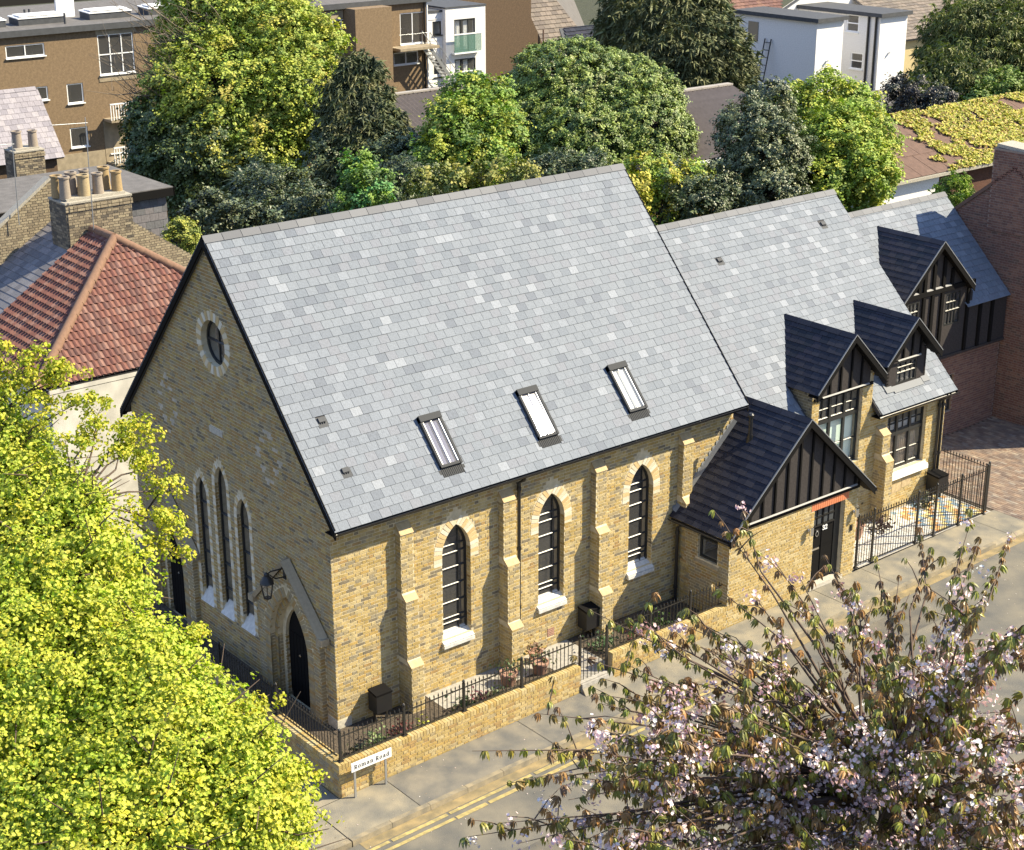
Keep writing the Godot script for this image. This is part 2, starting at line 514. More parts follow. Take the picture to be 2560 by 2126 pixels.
# a wall with openings: front and back face and the reveals; (ux, uy) span the face, ux x uy points outwards
func panel(b: Builder, o: Vector3, ux: Vector3, uy: Vector3, outer: PackedVector2Array, holes: Array, thick: float, col := Color.WHITE) -> void:
	var un := ux.cross(uy)
	var cuts := [-1e4]
	for h in holes:
		var lo := 1e9
		var hi := -1e9
		for q in h:
			lo = minf(lo, q.x)
			hi = maxf(hi, q.x)
		cuts.append((lo + hi) * 0.5)
	cuts.append(1e4)
	cuts.sort()
	for i in cuts.size() - 1:
		if cuts[i + 1] - cuts[i] < 1e-4: continue
		for strip in Geometry2D.intersect_polygons(outer, rect(cuts[i], -1e3, cuts[i + 1], 1e3)):
			var list := [strip]
			for h in holes:
				var next := []
				for q in list:
					next.append_array(Geometry2D.clip_polygons(q, h))
				list = next
			for q in list:
				var ids := Geometry2D.triangulate_polygon(q)
				for k in range(0, ids.size(), 3):
					var p0: Vector2 = q[ids[k]]
					var p1: Vector2 = q[ids[k + 1]]
					var p2: Vector2 = q[ids[k + 2]]
					if (p1 - p0).cross(p2 - p0) < 0:
						var s := p1
						p1 = p2
						p2 = s
					var a := o + ux * p0.x + uy * p0.y
					var e := o + ux * p1.x + uy * p1.y
					var d := o + ux * p2.x + uy * p2.y
					b.tri(a, e, d, col)
					b.tri(a - un * thick, d - un * thick, e - un * thick, col)
	for h in holes:
		var cw := Geometry2D.is_polygon_clockwise(h)
		for i in h.size():
			var p0: Vector2 = h[i]
			var p1: Vector2 = h[(i + 1) % h.size()]
			if cw:
				var s := p0
				p0 = p1
				p1 = s
			var a := o + ux * p0.x + uy * p0.y
			var e := o + ux * p1.x + uy * p1.y
			b.quad(a, e, e - un * thick, a - un * thick, col)

func unit_brick() -> Builder:
	var b := Builder.new()
	b.box(Transform3D.IDENTITY, Color.WHITE, false)
	return b

# bricks in Flemish bond on a face; returns [transform, tone] pieces
func brickwork(o: Vector3, ux: Vector3, uy: Vector3, outer: PackedVector2Array, holes: Array, tones: Array, y0: float, y1: float, proud := 0.006, joint := 0.016, course := 0.075) -> Array:
	var un := ux.cross(uy)
	var out := []
	var row := 0
	var y := y0
	while y < y1:
		for f in free_spans(outer, holes, y + course * 0.5):
			var k := floori((f[0] - 0.17 * (row % 2)) / 0.3375) - 1
			while k * 0.3375 + 0.17 * (row % 2) < f[1]:
				var at: float = k * 0.3375 + 0.17 * (row % 2)
				for q in [[at, at + 0.225], [at + 0.225, at + 0.3375]]:
					var u0: float = maxf(q[0] + joint * 0.5, f[0])
					var u1: float = minf(q[1] - joint * 0.5, f[1])
					if u1 - u0 < 0.035: continue
					var p := proud + rng.randf_range(-0.002, 0.003)
					var c := o + ux * (u0 + u1) * 0.5 + uy * (y + course * 0.5) + un * (p - 0.02)
					var yy := uy.rotated(un, rng.randfn(0.0, 0.006))
					var t := Transform3D(Basis(yy.cross(un) * (u1 - u0), yy * (course - joint), un * 0.04), c)
					out.append([t, tones[rng.randi() % tones.size()]])
				k += 1
		y += course
		row += 1
	return out

# bricks or stones set radially round an arch or a circle; pts is the opening, only edges above y_min are followed
func ring_pieces(o: Vector3, ux: Vector3, uy: Vector3, arc: Array, step: float, thick: float, tones: Array, proud := 0.006, gap := 0.01) -> Array:
	# arc: Vector2 points along the inner edge, the outside lies to the right of the way
	var un := ux.cross(uy)
	var out := []
	var total := 0.0
	for i in arc.size() - 1:
		total += arc[i].distance_to(arc[i + 1])
	var n := maxi(1, roundi(total / step))
	var k := 0
	for j in n:
		var want := total * (j + 0.5) / n
		var run := 0.0
		for i in arc.size() - 1:
			var l: float = arc[i].distance_to(arc[i + 1])
			if run + l >= want:
				var d: Vector2 = (arc[i + 1] - arc[i]).normalized()
				var c: Vector2 = arc[i] + d * (want - run)
				var q := Vector2(d.y, -d.x)
				var m := c + q * thick * 0.5
				var dx := ux * d.x + uy * d.y
				var dy := ux * q.x + uy * q.y
				var wide := total / n * 1.07
				out.append([Transform3D(Basis(dx * (wide - gap), -dy * thick, un * 0.05), o + ux * m.x + uy * m.y + un * (proud - 0.025)), tones[k % tones.size()]])
				k += 1
				break
			run += l
	return out

func shingle_shape() -> Builder:
	var b := Builder.new()
	b.box(Transform3D.IDENTITY)
	return b

# rows of slates: o at the top left of the face, ux along it, us down it; outer and holes in (along, down)
func slating(o: Vector3, ux: Vector3, us: Vector3, outer: PackedVector2Array, holes: Array, wide: float, gauge: float, tones: int, lift := 0.014, thick := 0.009, gap := 0.007) -> Array:
	var un := us.cross(ux).normalized()
	var top := 1e9
	var low := -1e9
	for q in outer:
		top = minf(top, q.y)
		low = maxf(low, q.y)
	var out := []
	var row := 0
	var s := low - gauge
	while s > top - gauge:
		for f in free_spans(outer, holes, clampf(s + gauge * 0.5, top + 0.01, low - 0.01)):
			var off := wide * 0.5 * (row % 2)
			var k := floori((f[0] - off) / wide) - 1
			while k * wide + off < f[1]:
				var u0 := maxf(k * wide + off + gap * 0.5, f[0])
				var u1 := minf((k + 1) * wide + off - gap * 0.5, f[1])
				k += 1
				if u1 - u0 < 0.02: continue
				var t0 := maxf(s - 0.03, top)
				var t1 := s + gauge
				var dip := (us * (t1 - t0) + un * lift).normalized()
				var nn := dip.cross(ux).normalized()
				var side := ux.rotated(nn, rng.randfn(0, 0.004))
				var lift2 := rng.randf_range(-0.002, 0.002)
				var c := o + ux * (u0 + u1) * 0.5 + us * (t0 + t1) * 0.5 + un * (lift * 0.5 + 0.004 + lift2)
				out.append([Transform3D(Basis(side * (u1 - u0), nn * thick, dip * (t1 - t0)), c), rng.randi() % tones])
		s -= gauge
		row += 1
	return out

func slate_tones(pieces: Array, weights: Array) -> void:
	var sum := 0.0
	for w in weights: sum += w
	for q in pieces:
		var r := rng.randf() * sum
		for i in weights.size():
			r -= weights[i]
			if r <= 0:
				q[1] = i
				break

# angled ridge tiles along a line; ux the way, s1 and s2 the two slopes
func ridge_shape(w1: Vector3, w2: Vector3, wing := 0.17, thick := 0.022) -> Builder:
	var b := Builder.new()
	var n1 := Vector3(0, 0, 1)
	for w in [w1, w2]:
		n1 = w.cross(Vector3.RIGHT).normalized()
		if n1.y < 0: n1 = -n1
		var a := n1 * thick
		var p := [Vector3(-0.5, 0, 0) + a, Vector3(0.5, 0, 0) + a, Vector3(0.5, 0, 0) + w * wing + a, Vector3(-0.5, 0, 0) + w * wing + a]
		if (p[1] - p[0]).cross(p[2] - p[0]).dot(n1) < 0: p = [p[3], p[2], p[1], p[0]]
		b.slab(p, thick)
	return b

func hbar(b: Builder, a: Vector3, c: Vector3, un: Vector3, h: float, d: float) -> void:
	# a glazing bar with its upper front edge bevelled
	var uy := Vector3.UP
	var prof := [Vector2(0, -h * 0.5), Vector2(d, -h * 0.5), Vector2(d, -h * 0.1), Vector2(d - h * 0.6, h * 0.5), Vector2(0, h * 0.5)]
	for i in prof.size():
		var p: Vector2 = prof[i]
		var q: Vector2 = prof[(i + 1) % prof.size()]
		b.quad(a + un * p.x + uy * p.y, c + un * p.x + uy * p.y, c + un * q.x + uy * q.y, a + un * q.x + uy * q.y)

func flat_polygon(b: Builder, o: Vector3, ux: Vector3, uy: Vector3, poly: PackedVector2Array) -> void:
	var ids := Geometry2D.triangulate_polygon(poly)
	for k in range(0, ids.size(), 3):
		var p0: Vector2 = poly[ids[k]]
		var p1: Vector2 = poly[ids[k + 1]]
		var p2: Vector2 = poly[ids[k + 2]]
		if (p1 - p0).cross(p2 - p0) < 0:
			var s := p1
			p1 = p2
			p2 = s
		b.tri(o + ux * p0.x + uy * p0.y, o + ux * p1.x + uy * p1.y, o + ux * p2.x + uy * p2.y)

# a window: frame mesh with pane sub-parts. outline in (along, up) on the plane through o
func window(parent: Node, called: String, o: Vector3, ux: Vector3, uy: Vector3, outline: PackedVector2Array, bars_y: Array, bars_x: Array, frame: Material, pane: Material, fw := 0.05, bw := 0.03) -> MeshInstance3D:
	var un := ux.cross(uy)
	var b := Builder.new()
	var lo := Vector2(1e9, 1e9)
	var hi := Vector2(-1e9, -1e9)
	for q in outline:
		lo = lo.min(q)
		hi = hi.max(q)
	var inset: Array = Geometry2D.offset_polygon(outline, -fw)
	panel(b, o + un * 0.05, ux, uy, outline, inset, 0.05)
	for y in bars_y:
		for s in spans(outline, y):
			hbar(b, o + ux * s[0] + uy * y, o + ux * s[1] + uy * y, un, bw * 1.3, 0.05)
	for x in bars_x:
		var top: float = hi.y
		var swapped := PackedVector2Array()
		for q in outline: swapped.append(Vector2(q.y, q.x))
		for s in spans(swapped, x):
			b.bar(o + ux * x + uy * s[0] + un * 0.02, o + ux * x + uy * s[1] + un * 0.02, bw, 0.04, un)
	var w := part(called, b, frame, parent)
	var ys := [lo.y] + bars_y + [hi.y]
	var xs := [lo.x] + bars_x + [hi.x]
	ys.sort()
	xs.sort()
	for i in ys.size() - 1:
		for j in xs.size() - 1:
			for cell in Geometry2D.intersect_polygons(outline, rect(xs[j], ys[i], xs[j + 1], ys[i + 1])):
				var pb := Builder.new()
				flat_polygon(pb, o + un * 0.012, ux, uy, cell)
				if pb.v.size() > 0: part("pane", pb, pane, w)
	return w

func downpipe(parent: Node, top: Vector3, bottom: Vector3, m: Material) -> void:
	var b := Builder.new()
	b.tube([top + Vector3(0, 0.28, 0.2), top + Vector3(0, 0.12, 0.18), top, bottom], [0.04, 0.04, 0.04, 0.04], 8)
	var y := top.y - 0.1
	while y > bottom.y:
		b.tube([Vector3(top.x, y, top.z), Vector3(top.x, y - 0.07, top.z)], [0.055, 0.055], 8)
		y -= 1.4
	part("downpipe", b, m, parent)

func gutter(parent: Node, a: Vector3, c: Vector3, out: Vector3) -> void:
	# half-round gutter hung along an eave
	var b := Builder.new()
	var n := 6
	for i in n:
		var t0 := PI * i / n
		var t1 := PI * (i + 1) / n
		var p0 := out * (0.06 - 0.06 * cos(t0)) - Vector3.UP * 0.06 * sin(t0)
		var p1 := out * (0.06 - 0.06 * cos(t1)) - Vector3.UP * 0.06 * sin(t1)
		b.quad(a + p0, a + p1, c + p1, c + p0)
	b.bar(a + out * 0.12, c + out * 0.12, 0.014, 0.014)
	part("gutter", b, M.black_plastic, parent)

func buttress(parent: Node, x0: float, x1: float, stages: Array, bottom: float) -> void:
	# stages from the top: [y_top_of_slope, y_bottom_of_slope, depth_above, depth_below]; faces the street
	var b := Builder.new()
	var top_y: float = stages[0][0]
	var prof := [Vector2(0, top_y)]
	for s in stages:
		prof.append(Vector2(s[2], s[0]))
		prof.append(Vector2(s[3], s[1]))
	prof.append(Vector2(stages[-1][3], bottom))
	prof.append(Vector2(0, bottom))
	for i in prof.size() - 1:
		var p: Vector2 = prof[i]
		var q: Vector2 = prof[i + 1]
		b.quad(Vector3(x0, q.y, q.x), Vector3(x1, q.y, q.x), Vector3(x1, p.y, p.x), Vector3(x0, p.y, p.x))
	var poly := PackedVector2Array()
	for q in prof: poly.append(q)
	var ids := Geometry2D.triangulate_polygon(poly)
	for k in range(0, ids.size(), 3):
		for x in [x0, x1]:
			b.tri(Vector3(x, poly[ids[k]].y, poly[ids[k]].x), Vector3(x, poly[ids[k + 1]].y, poly[ids[k + 1]].x), Vector3(x, poly[ids[k + 2]].y, poly[ids[k + 2]].x))
	var w := part("buttress", b, M.mortar, parent)
	# brick skin on the front and the left flank
	var pieces := []
	var tones := [0, 1, 3, 7, 3, 1, 4, 0, 7, 2]
	var lo := bottom
	for i in range(stages.size() - 1, -1, -1):
		var d: float = stages[i][3]
		var hi: float = stages[i][1]
		pieces.append_array(brickwork(Vector3(0, 0, d), Vector3.RIGHT, Vector3.UP, rect(x0, lo, x1, hi), [], tones, lo, hi))
		pieces.append_array(brickwork(Vector3(x0, 0, 0), Vector3(0, 0, 1), Vector3.UP, rect(0.0, lo, d, hi), [], tones, lo, hi))
		lo = stages[i][0]
	lay(w, "brick", "bricks", pieces, unit_brick(), M.stock_mats, M.stock_cols, M.stock_joined, 40)
	for i in stages.size():
		var s: Array = stages[i]
		var cb := Builder.new()
		var y_hi: float = s[0] + 0.02
		var y_lo: float = s[1] + 0.015
		var over := 0.012 if i > 0 else 0.025
		var z0: float = s[2] - (0.03 if i > 0 else 0.0)
		var z1: float = s[3] + over
		cb.slab([Vector3(x0 - 0.006, y_lo, z1), Vector3(x1 + 0.006, y_lo, z1), Vector3(x1 + 0.006, y_hi, z0), Vector3(x0 - 0.006, y_hi, z0)], 0.05)
		part("weathering_stone", cb, M.stone_cap, w)

# ---------------------------------------------------------------- the chapel
const PITCH := 1.106
func chapel() -> void:
	var t := thing("chapel", "large yellow brick chapel hall with pointed windows and steep pale grey slate roof", "chapel", Vector3(5.7, 0, -4.16))
	var X := Vector3.RIGHT
	var Y := Vector3.UP
	var Z := Vector3(0, 0, 1)
	# street wall with three pointed windows
	var outer := rect(0, -0.4, 11.4, 5.02)
	var holes := []
	var rings := []
	var arcs := []
	for cx in [3.105, 5.735, 8.445]:
		holes.append(pointed(cx, 1.22, 0.375, 3.17, 3.82))
		rings.append(pointed(cx, 2.97, 0.60, 3.17, 4.20))
	var b := Builder.new()
	panel(b, Vector3.ZERO, X, Y, outer, holes, 0.34)
	var wall := part("street_wall", b, M.mortar, t)
	var cut := holes.duplicate()
	for i in 3:
		cut.append(rings[i])
	for cx in [3.105, 5.735, 8.445]:
		cut.append(rect(cx - 0.42, 1.03, cx + 0.42, 1.3))
	for q in [[1.56, 1.88], [4.24, 4.57], [6.88, 7.2], [9.6, 9.92]]:
		cut.append(rect(q[0], -0.5, q[1], 4.24))
	cut.append(rect(0, -0.5, 0.34, 0.27))
	cut.append(rect(5.62, 0.32, 5.84, 0.56))
	var tones := [0, 1, 2, 0, 3, 1, 5, 0, 7, 2, 3, 0, 4, 1, 5, 7, 6, 8, 0, 1, 3, 7, 4]
	var pieces := brickwork(Vector3.ZERO, X, Y, outer, cut, tones, -0.375, 5.0)
	lay(wall, "brick", "bricks", pieces, unit_brick(), M.stock_mats, M.stock_cols, M.stock_joined, 300)
	for cx in [3.105, 5.735, 8.445]:
		var ring := []
		for side in [1, -1]:
			var arc := pointed(cx, 2.97, 0.375, 3.17, 3.82, 10)
			var way := []
			if side == 1:
				for i in range(1, 13): way.append(arc[i])
			else:
				for i in range(12, 23): way.append(arc[i])
				way.append(arc[0])
			ring.append_array(ring_pieces(Vector3.ZERO, X, Y, way, 0.083, 0.215, [0, 1, 0, 2, 1, 1, 3, 2], 0.008))
		lay(wall, "arch_brick", "arch_bricks", ring, unit_brick(), M.arch_mats, M.arch_cols, M.arch_joined)
		var rv := brickwork(Vector3(cx + 0.375, 0, 0), Z, Y, rect(-0.19, 1.3, 0.0, 3.2), [], tones, 1.32, 3.15, 0.004)
		lay(wall, "reveal_brick", "reveal_bricks", rv, unit_brick(), M.stock_mats, M.stock_cols, M.stock_joined, 12)
		# sloping white sill
		var sb := Builder.new()
		var x0: float = cx - 0.41
		var x1: float = cx + 0.41
		sb.slab([Vector3(x0, 1.145, 0.075), Vector3(x1, 1.145, 0.075), Vector3(x1, 1.33, -0.2), Vector3(x0, 1.33, -0.2)], 0.07)
		sb.cuboid(Vector3(x0, 1.04, -0.02), Vector3(x1, 1.115, 0.085))
		part("sill", sb, M.stone_sill, t)
		window(t, "window", Vector3(0, 0, -0.19), X, Y, pointed(cx, 1.25, 0.375, 3.17, 3.82), [1.50, 1.62, 1.98, 2.38, 2.78, 3.12, 3.3], [cx + 0.16], M.black_frame, M.pane, 0.045, 0.02)
	# stones: corner block and air brick
	var cs := Builder.new()
	cs.cuboid(Vector3(-0.012, -0.35, -0.36), Vector3(0.335, 0.265, 0.012))
	part("corner_stone", cs, M.stone_block, t)
	var ab := Builder.new()
	ab.cuboid(Vector3(5.63, 0.33, -0.02), Vector3(5.83, 0.55, 0.006))
	for i in 5: ab.cuboid(Vector3(5.64, 0.345 + i * 0.042, 0.006), Vector3(5.82, 0.362 + i * 0.042, 0.014))
	part("air_brick", ab, M.terracotta, t)
	for q in [[1.56, 1.88], [4.24, 4.57], [6.88, 7.2], [9.6, 9.92]]:
		buttress(t, q[0], q[1], [[4.24, 4.04, 0.02, 0.18], [2.75, 2.59, 0.18, 0.32], [1.26, 1.12, 0.32, 0.46]], -0.35)
	# the end gable: three lancets, a round window and two doorways
	chapel_gable(t)
	# plain walls that close the hall
	var cb := Builder.new()
	panel(cb, Vector3(0, 0, -8.314), -X, Y, rect(-11.4, -0.4, 0, 5.02), [], 0.3)
	panel(cb, Vector3(11.4, 0, 0), -Z, Y, PackedVector2Array([Vector2(0, -0.4), Vector2(8.314, -0.4), Vector2(8.314, 5.0), Vector2(4.157, 9.55), Vector2(0, 5.0)]), [], 0.3)
	part("rear_walls", cb, M.brown_brick, t)
	var fb := Builder.new()
	fb.cuboid(Vector3(0.2, -0.2, -8.1), Vector3(11.2, 0.02, -0.2))
	fb.cuboid(Vector3(0.38, 0.02, -8.0), Vector3(0.40, 0.95, -0.36))
	fb.cuboid(Vector3(1.0, 2.95, -8.0), Vector3(11.1, 3.05, -0.9))  # this upper floor and the partitions are added to keep the unseen hall dark
	fb.cuboid(Vector3(0.9, 0.02, -4.6), Vector3(11.1, 2.95, -4.55))
	panel(fb, Vector3(2.3, 0, 0), Z, Y, PackedVector2Array([Vector2(-7.9, 0.02), Vector2(-0.4, 0.02), Vector2(-0.4, 5.0), Vector2(-4.157, 9.2), Vector2(-7.9, 5.0)]), [], 0.06)
	part("hall_floor_and_added_walls", fb, M.interior, t)
	# roof
	var rb := Builder.new()
	var yr := 9.66
	var zr := -4.157
	var ye := 4.675
	for s in [1.0, -1.0]:
		var ze: float = zr + s * 4.507
		var p := [Vector3(-0.1, ye, ze), Vector3(11.5, ye, ze), Vector3(11.5, yr, zr), Vector3(-0.1, yr, zr)]
		if s < 0: p.reverse()
		rb.slab(p, 0.1)
	var roof := part("roof", rb, M.underlay, t)
	var us := Vector3(0, -PITCH, 1).normalized()
	var len_s := sqrt(4.507 * 4.507 + 4.985 * 4.985) + 0.035
	var gaps := []
	for x in [2.75, 5.38, 8.02]:
		gaps.append(rect(x, 4.9, x + 0.55, 6.32))
	gaps.append(rect(0.55, 4.4, 0.78, 4.6))
	gaps.append(rect(0.57, 5.54, 0.8, 5.74))
	var sl := slating(Vector3(0, yr, zr), X, us, rect(-0.12, 0.12, 11.52, len_s), gaps, 0.25, 0.2, 8)
	slate_tones(sl, [26, 24, 13, 8, 16, 5, 20, 2.5])
	lay(roof, "slate", "slates", sl, shingle_shape(), M.slate_mats, M.slate_cols, M.slate_joined, 300)
	var ub := Vector3(0, -PITCH, -1).normalized()
	var sl2 := slating(Vector3(0, yr, zr), -X, ub, rect(-11.52, 0.12, 0.12, len_s), [], 0.25, 0.2, 8)
	lay(roof, "slate", "slates", sl2, shingle_shape(), M.slate_mats, M.slate_cols, M.slate_joined, 0)
	var rs := ridge_shape(us, ub)
	var rp := []
	for i in 26:
		rp.append([Transform3D(Basis(Vector3(0.437, 0, 0), Y, Z), Vector3(-0.12 + 0.4477 * (i + 0.5), yr + 0.012, zr)).rotated_local(Vector3.UP, rng.randfn(0, 0.004)), rng.randi() % 3])
	lay(roof, "ridge_tile", "ridge_tiles", rp, rs, M.ridge_mats, M.ridge_cols, M.ridge_joined)
	# barge boards on both verges, gutter and fascia
	for s in [1.0, -1.0]:
		var bb := Builder.new()
		var ze: float = zr + s * 4.53
		for x in [-0.105, 11.505]:
			var a := Vector3(x, yr - 0.02, zr)
			var e := Vector3(x, ye - 0.02, ze)
			var d := Vector3(0, -0.17, 0)
			var hx := Vector3(0.018, 0, 0)
			bb.slab([a - hx, e - hx, e - hx + d, a - hx + d] if s > 0 else [a - hx + d, e - hx + d, e - hx, a - hx], -0.036)
			bb.bar(a + Vector3(0, 0.04, 0), e + Vector3(0, 0.04, 0), 0.02, 0.03)  # thin black strip added to draw the shadow line along the verge
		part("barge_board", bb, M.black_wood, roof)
		var so := Builder.new()
		so.slab([Vector3(-0.1, ye - 0.12, ze - s * 0.05), Vector3(0.02, ye - 0.12, ze - s * 0.05), Vector3(0.02, yr - 0.12, zr), Vector3(-0.1, yr - 0.12, zr)], 0.02)
		part("verge_soffit", so, M.black_wood, roof)
	var fa := Builder.new()
	fa.cuboid(Vector3(-0.1, 4.53, 0.30), Vector3(11.5, 4.66, 0.325))
	fa.cuboid(Vector3(-0.1, 4.53, 0.0), Vector3(11.5, 4.55, 0.30))
	part("fascia", fa, M.black_wood, roof)
	gutter(roof, Vector3(-0.1, 4.64, 0.325), Vector3(11.45, 4.64, 0.325), Z)
	downpipe(t, Vector3(4.74, 4.35, 0.09), Vector3(4.74, -0.1, 0.09), M.black_plastic)
	# roof windows and slate vents
	var un := us.cross(X).normalized()
	for x in [2.75, 5.38, 8.02]:
		roof_window(roof, Vector3(x, yr, zr) + us * 4.95, X, us, un)
	for q in [[0.66, 4.5], [0.68, 5.64]]:
		slate_vent(roof, Vector3(q[0], yr, zr) + us * q[1], X, us, un)

func slate_vent(parent: Node, o: Vector3, ux: Vector3, us: Vector3, un: Vector3) -> void:
	var b := Builder.new()
	b.box(Transform3D(Basis(ux * 0.23, un * 0.012, us * 0.22), o + un * 0.012))
	b.box(Transform3D(Basis(ux * 0.16, un * 0.05, us * 0.1), o + un * 0.03 - us * 0.05))
	for i in 3:
		b.box(Transform3D(Basis(ux * 0.012, un * 0.03, us * 0.03), o + un * 0.03 + us * 0.015 + ux * 0.05 * (i - 1)))
	part("slate_vent", b, M.felt_dark, parent)

func roof_window(parent: Node, o: Vector3, ux: Vector3, us: Vector3, un: Vector3) -> void:
	var w := 0.55
	var l := 1.18
	var b := Builder.new()
	var up := un * 0.09
	for q in [[0.0, 0.055], [w - 0.055, w]]:
		b.box(Transform3D(Basis(ux * (q[1] - q[0]), un * 0.11, us * l), o + ux * (q[0] + q[1]) * 0.5 + us * l * 0.5 + un * 0.04))
	b.box(Transform3D(Basis(ux * w, un * 0.14, us * 0.14), o + ux * w * 0.5 + us * 0.05 + un * 0.05))
	b.box(Transform3D(Basis(ux * w, un * 0.1, us * 0.06), o + ux * w * 0.5 + us * (l - 0.03) + un * 0.035))
	var f := part("roof_window", b, M.roof_frame, parent)
	var ib := Builder.new()
	for q in [[0.06, 0.085], [w - 0.085, w - 0.06], [w * 0.5 - 0.012, w * 0.5 + 0.012]]:
		ib.box(Transform3D(Basis(ux * (q[1] - q[0]), un * 0.03, us * (l - 0.2)), o + ux * (q[0] + q[1]) * 0.5 + us * (l * 0.5 + 0.03) + un * 0.06))
	part("glazing_bar", ib, M.white_frame, f)
	for k in 2:
		var pb := Builder.new()
		var x0 := 0.085 if k == 0 else w * 0.5 + 0.012
		var x1 := w * 0.5 - 0.012 if k == 0 else w - 0.085
		pb.quad(o + ux * x0 + us * (l - 0.06) + un * 0.05, o + ux * x1 + us * (l - 0.06) + un * 0.05, o + ux * x1 + us * 0.12 + un * 0.05, o + ux * x0 + us * 0.12 + un * 0.05)
		part("pane", pb, M.pane, f)
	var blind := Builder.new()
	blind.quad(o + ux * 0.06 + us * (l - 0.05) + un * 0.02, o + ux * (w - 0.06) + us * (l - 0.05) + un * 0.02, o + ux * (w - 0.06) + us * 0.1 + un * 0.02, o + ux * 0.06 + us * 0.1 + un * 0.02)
	part("blind", blind, M.sky_reflection_navy if o.x < 4 else M.blind_lilac if o.x < 7 else M.blind_pale, f)  # first window has no real blind: navy paints the sky reflected in its glass
	var ap := Builder.new()
	ap.box(Transform3D(Basis(ux * (w + 0.1), un * 0.01, us * 0.2), o + ux * w * 0.5 + us * (l + 0.09) + un * 0.012))
	for i in 12:
		ap.box(Transform3D(Basis(ux * 0.012, un * 0.018, us * 0.19), o + ux * (0.02 + i * (w - 0.04) / 11.0) + us * (l + 0.09) + un * 0.017))
	part("lead_apron", ap, M.roof_frame, f)

func chapel_gable(t: Node3D) -> void:
	var X := Vector3.RIGHT
	var Y := Vector3.UP
	var Z := Vector3(0, 0, 1)
	var outer := PackedVector2Array([Vector2(-8.314, -0.4), Vector2(0, -0.4), Vector2(0, 5.0), Vector2(-4.157, 9.56), Vector2(-8.314, 5.0)])
	var holes := [pointed(-5.2, 1.0, 0.25, 3.62, 4.07), pointed(-4.3, 1.0, 0.25, 4.12, 4.58), pointed(-3.41, 1.0, 0.25, 3.66, 4.12), circle2(-4.2, 7.37, 0.5), pointed(-1.58, -0.1, 0.74, 1.35, 2.55), pointed(-6.85, -0.1, 0.74, 1.35, 2.55)]
	var b := Builder.new()
	panel(b, Vector3.ZERO, Z, Y, outer, holes, 0.36)
	var wall := part("gable_wall", b, M.mortar, t)
	var cut := holes.slice(0, 3)
	for q in [[-5.2, 3.62, 4.07], [-4.3, 4.12, 4.58], [-3.41, 3.66, 4.12]]:
		cut.append(pointed(q[0], 1.0, 0.37, q[1], q[2] + 0.2))
	cut.append(circle2(-4.2, 7.37, 0.7))
	cut.append(rect(-4.58, 5.32, -4.03, 5.44))
	cut.append(rect(-0.36, -0.5, 0, 0.27))
	for c in [-1.58, -6.85]:
		cut.append(PackedVector2Array([Vector2(c - 1.2, -0.5), Vector2(c + 1.2, -0.5), Vector2(c + 1.2, 2.1), Vector2(c, 3.25), Vector2(c - 1.2, 2.1)]))
	var tones := [3, 8, 3, 8, 6, 2, 2, 3, 8, 4, 8, 3, 0]  # browner mix of the same bricks, standing in for warm bounced light
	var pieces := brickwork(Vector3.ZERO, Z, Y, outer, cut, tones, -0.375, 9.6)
	# two diamonds in paler headers
	for d in [-2.18, -6.47]:
		for q in pieces:
			var c: Vector3 = q[0].origin
			var k := absf(c.z - d) / 0.44 + absf(c.y - 5.42) / 0.66
			if absf(k - 1.0) < 0.088: q[1] = 9
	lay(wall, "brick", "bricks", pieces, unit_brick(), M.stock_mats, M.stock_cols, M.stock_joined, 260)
	for q in [[-5.2, 3.62, 4.07], [-4.3, 4.12, 4.58], [-3.41, 3.66, 4.12]]:
		var ol := pointed(q[0], 1.0, 0.25, q[1], q[2], 8)
		var way1 := [ol[1]]
		for i in range(2, 11): way1.append(ol[i])
		var way2 := []
		for i in range(10, 19): way2.append(ol[i])
		way2.append(ol[0])
		var ring := ring_pieces(Vector3.ZERO, Z, Y, way1, 0.078, 0.115, [0, 1, 2, 3, 0, 2], 0.007)
		ring.append_array(ring_pieces(Vector3.ZERO, Z, Y, way2, 0.078, 0.115, [0, 2, 1, 0, 3, 2], 0.007))
		lay(wall, "jamb_brick", "jamb_bricks", ring, unit_brick(), M.arch_mats, M.arch_cols, M.arch_joined)
		var rv := brickwork(Vector3(0, 0, q[0] - 0.25), X, Y, rect(0.0, 1.25, 0.14, q[1]), [], tones, 1.27, q[1], 0.004)
		lay(wall, "reveal_brick", "reveal_bricks", rv, unit_brick(), M.stock_mats, M.stock_cols, M.stock_joined, 12)
		window(t, "lancet_window", Vector3(0.14, 0, 0), Z, Y, pointed(q[0], 1.0, 0.25, q[1], q[2]), [1.6, 2.2, 2.8, 3.4], [], M.black_frame, M.pane, 0.04, 0.025)
		var sb := Builder.new()
		sb.slab([Vector3(-0.05, 0.98, q[0] - 0.29), Vector3(-0.05, 0.98, q[0] + 0.29), Vector3(0.14, 1.3, q[0] + 0.25), Vector3(0.14, 1.3, q[0] - 0.25)], 0.06)
		part("sill", sb, M.stone_sill, t)
	var circ := []
	for i in 25: circ.append(Vector2(-4.2 + 0.5 * cos(TAU * i / 24), 7.37 + 0.5 * sin(TAU * i / 24)))
	var rp := ring_pieces(Vector3.ZERO, Z, Y, circ, 0.1, 0.2, [2, 1, 0, 3, 2, 3], 0.009)
	lay(wall, "arch_brick", "arch_bricks", rp, unit_brick(), M.arch_mats, M.arch_cols, M.arch_joined)
	window(t, "round_window", Vector3(0.18, 0, 0), Z, Y, circle2(-4.2, 7.37, 0.5), [7.37], [-4.2], M.black_frame, M.pane, 0.05, 0.03)
	var pl := Builder.new()
	pl.cuboid(Vector3(-0.02, 5.31, -4.59), Vector3(0.02, 5.45, -4.03))
	part("date_stone", pl, M.stone_block, t)
	for c in [-1.58, -6.85]:
		doorway(t, c)

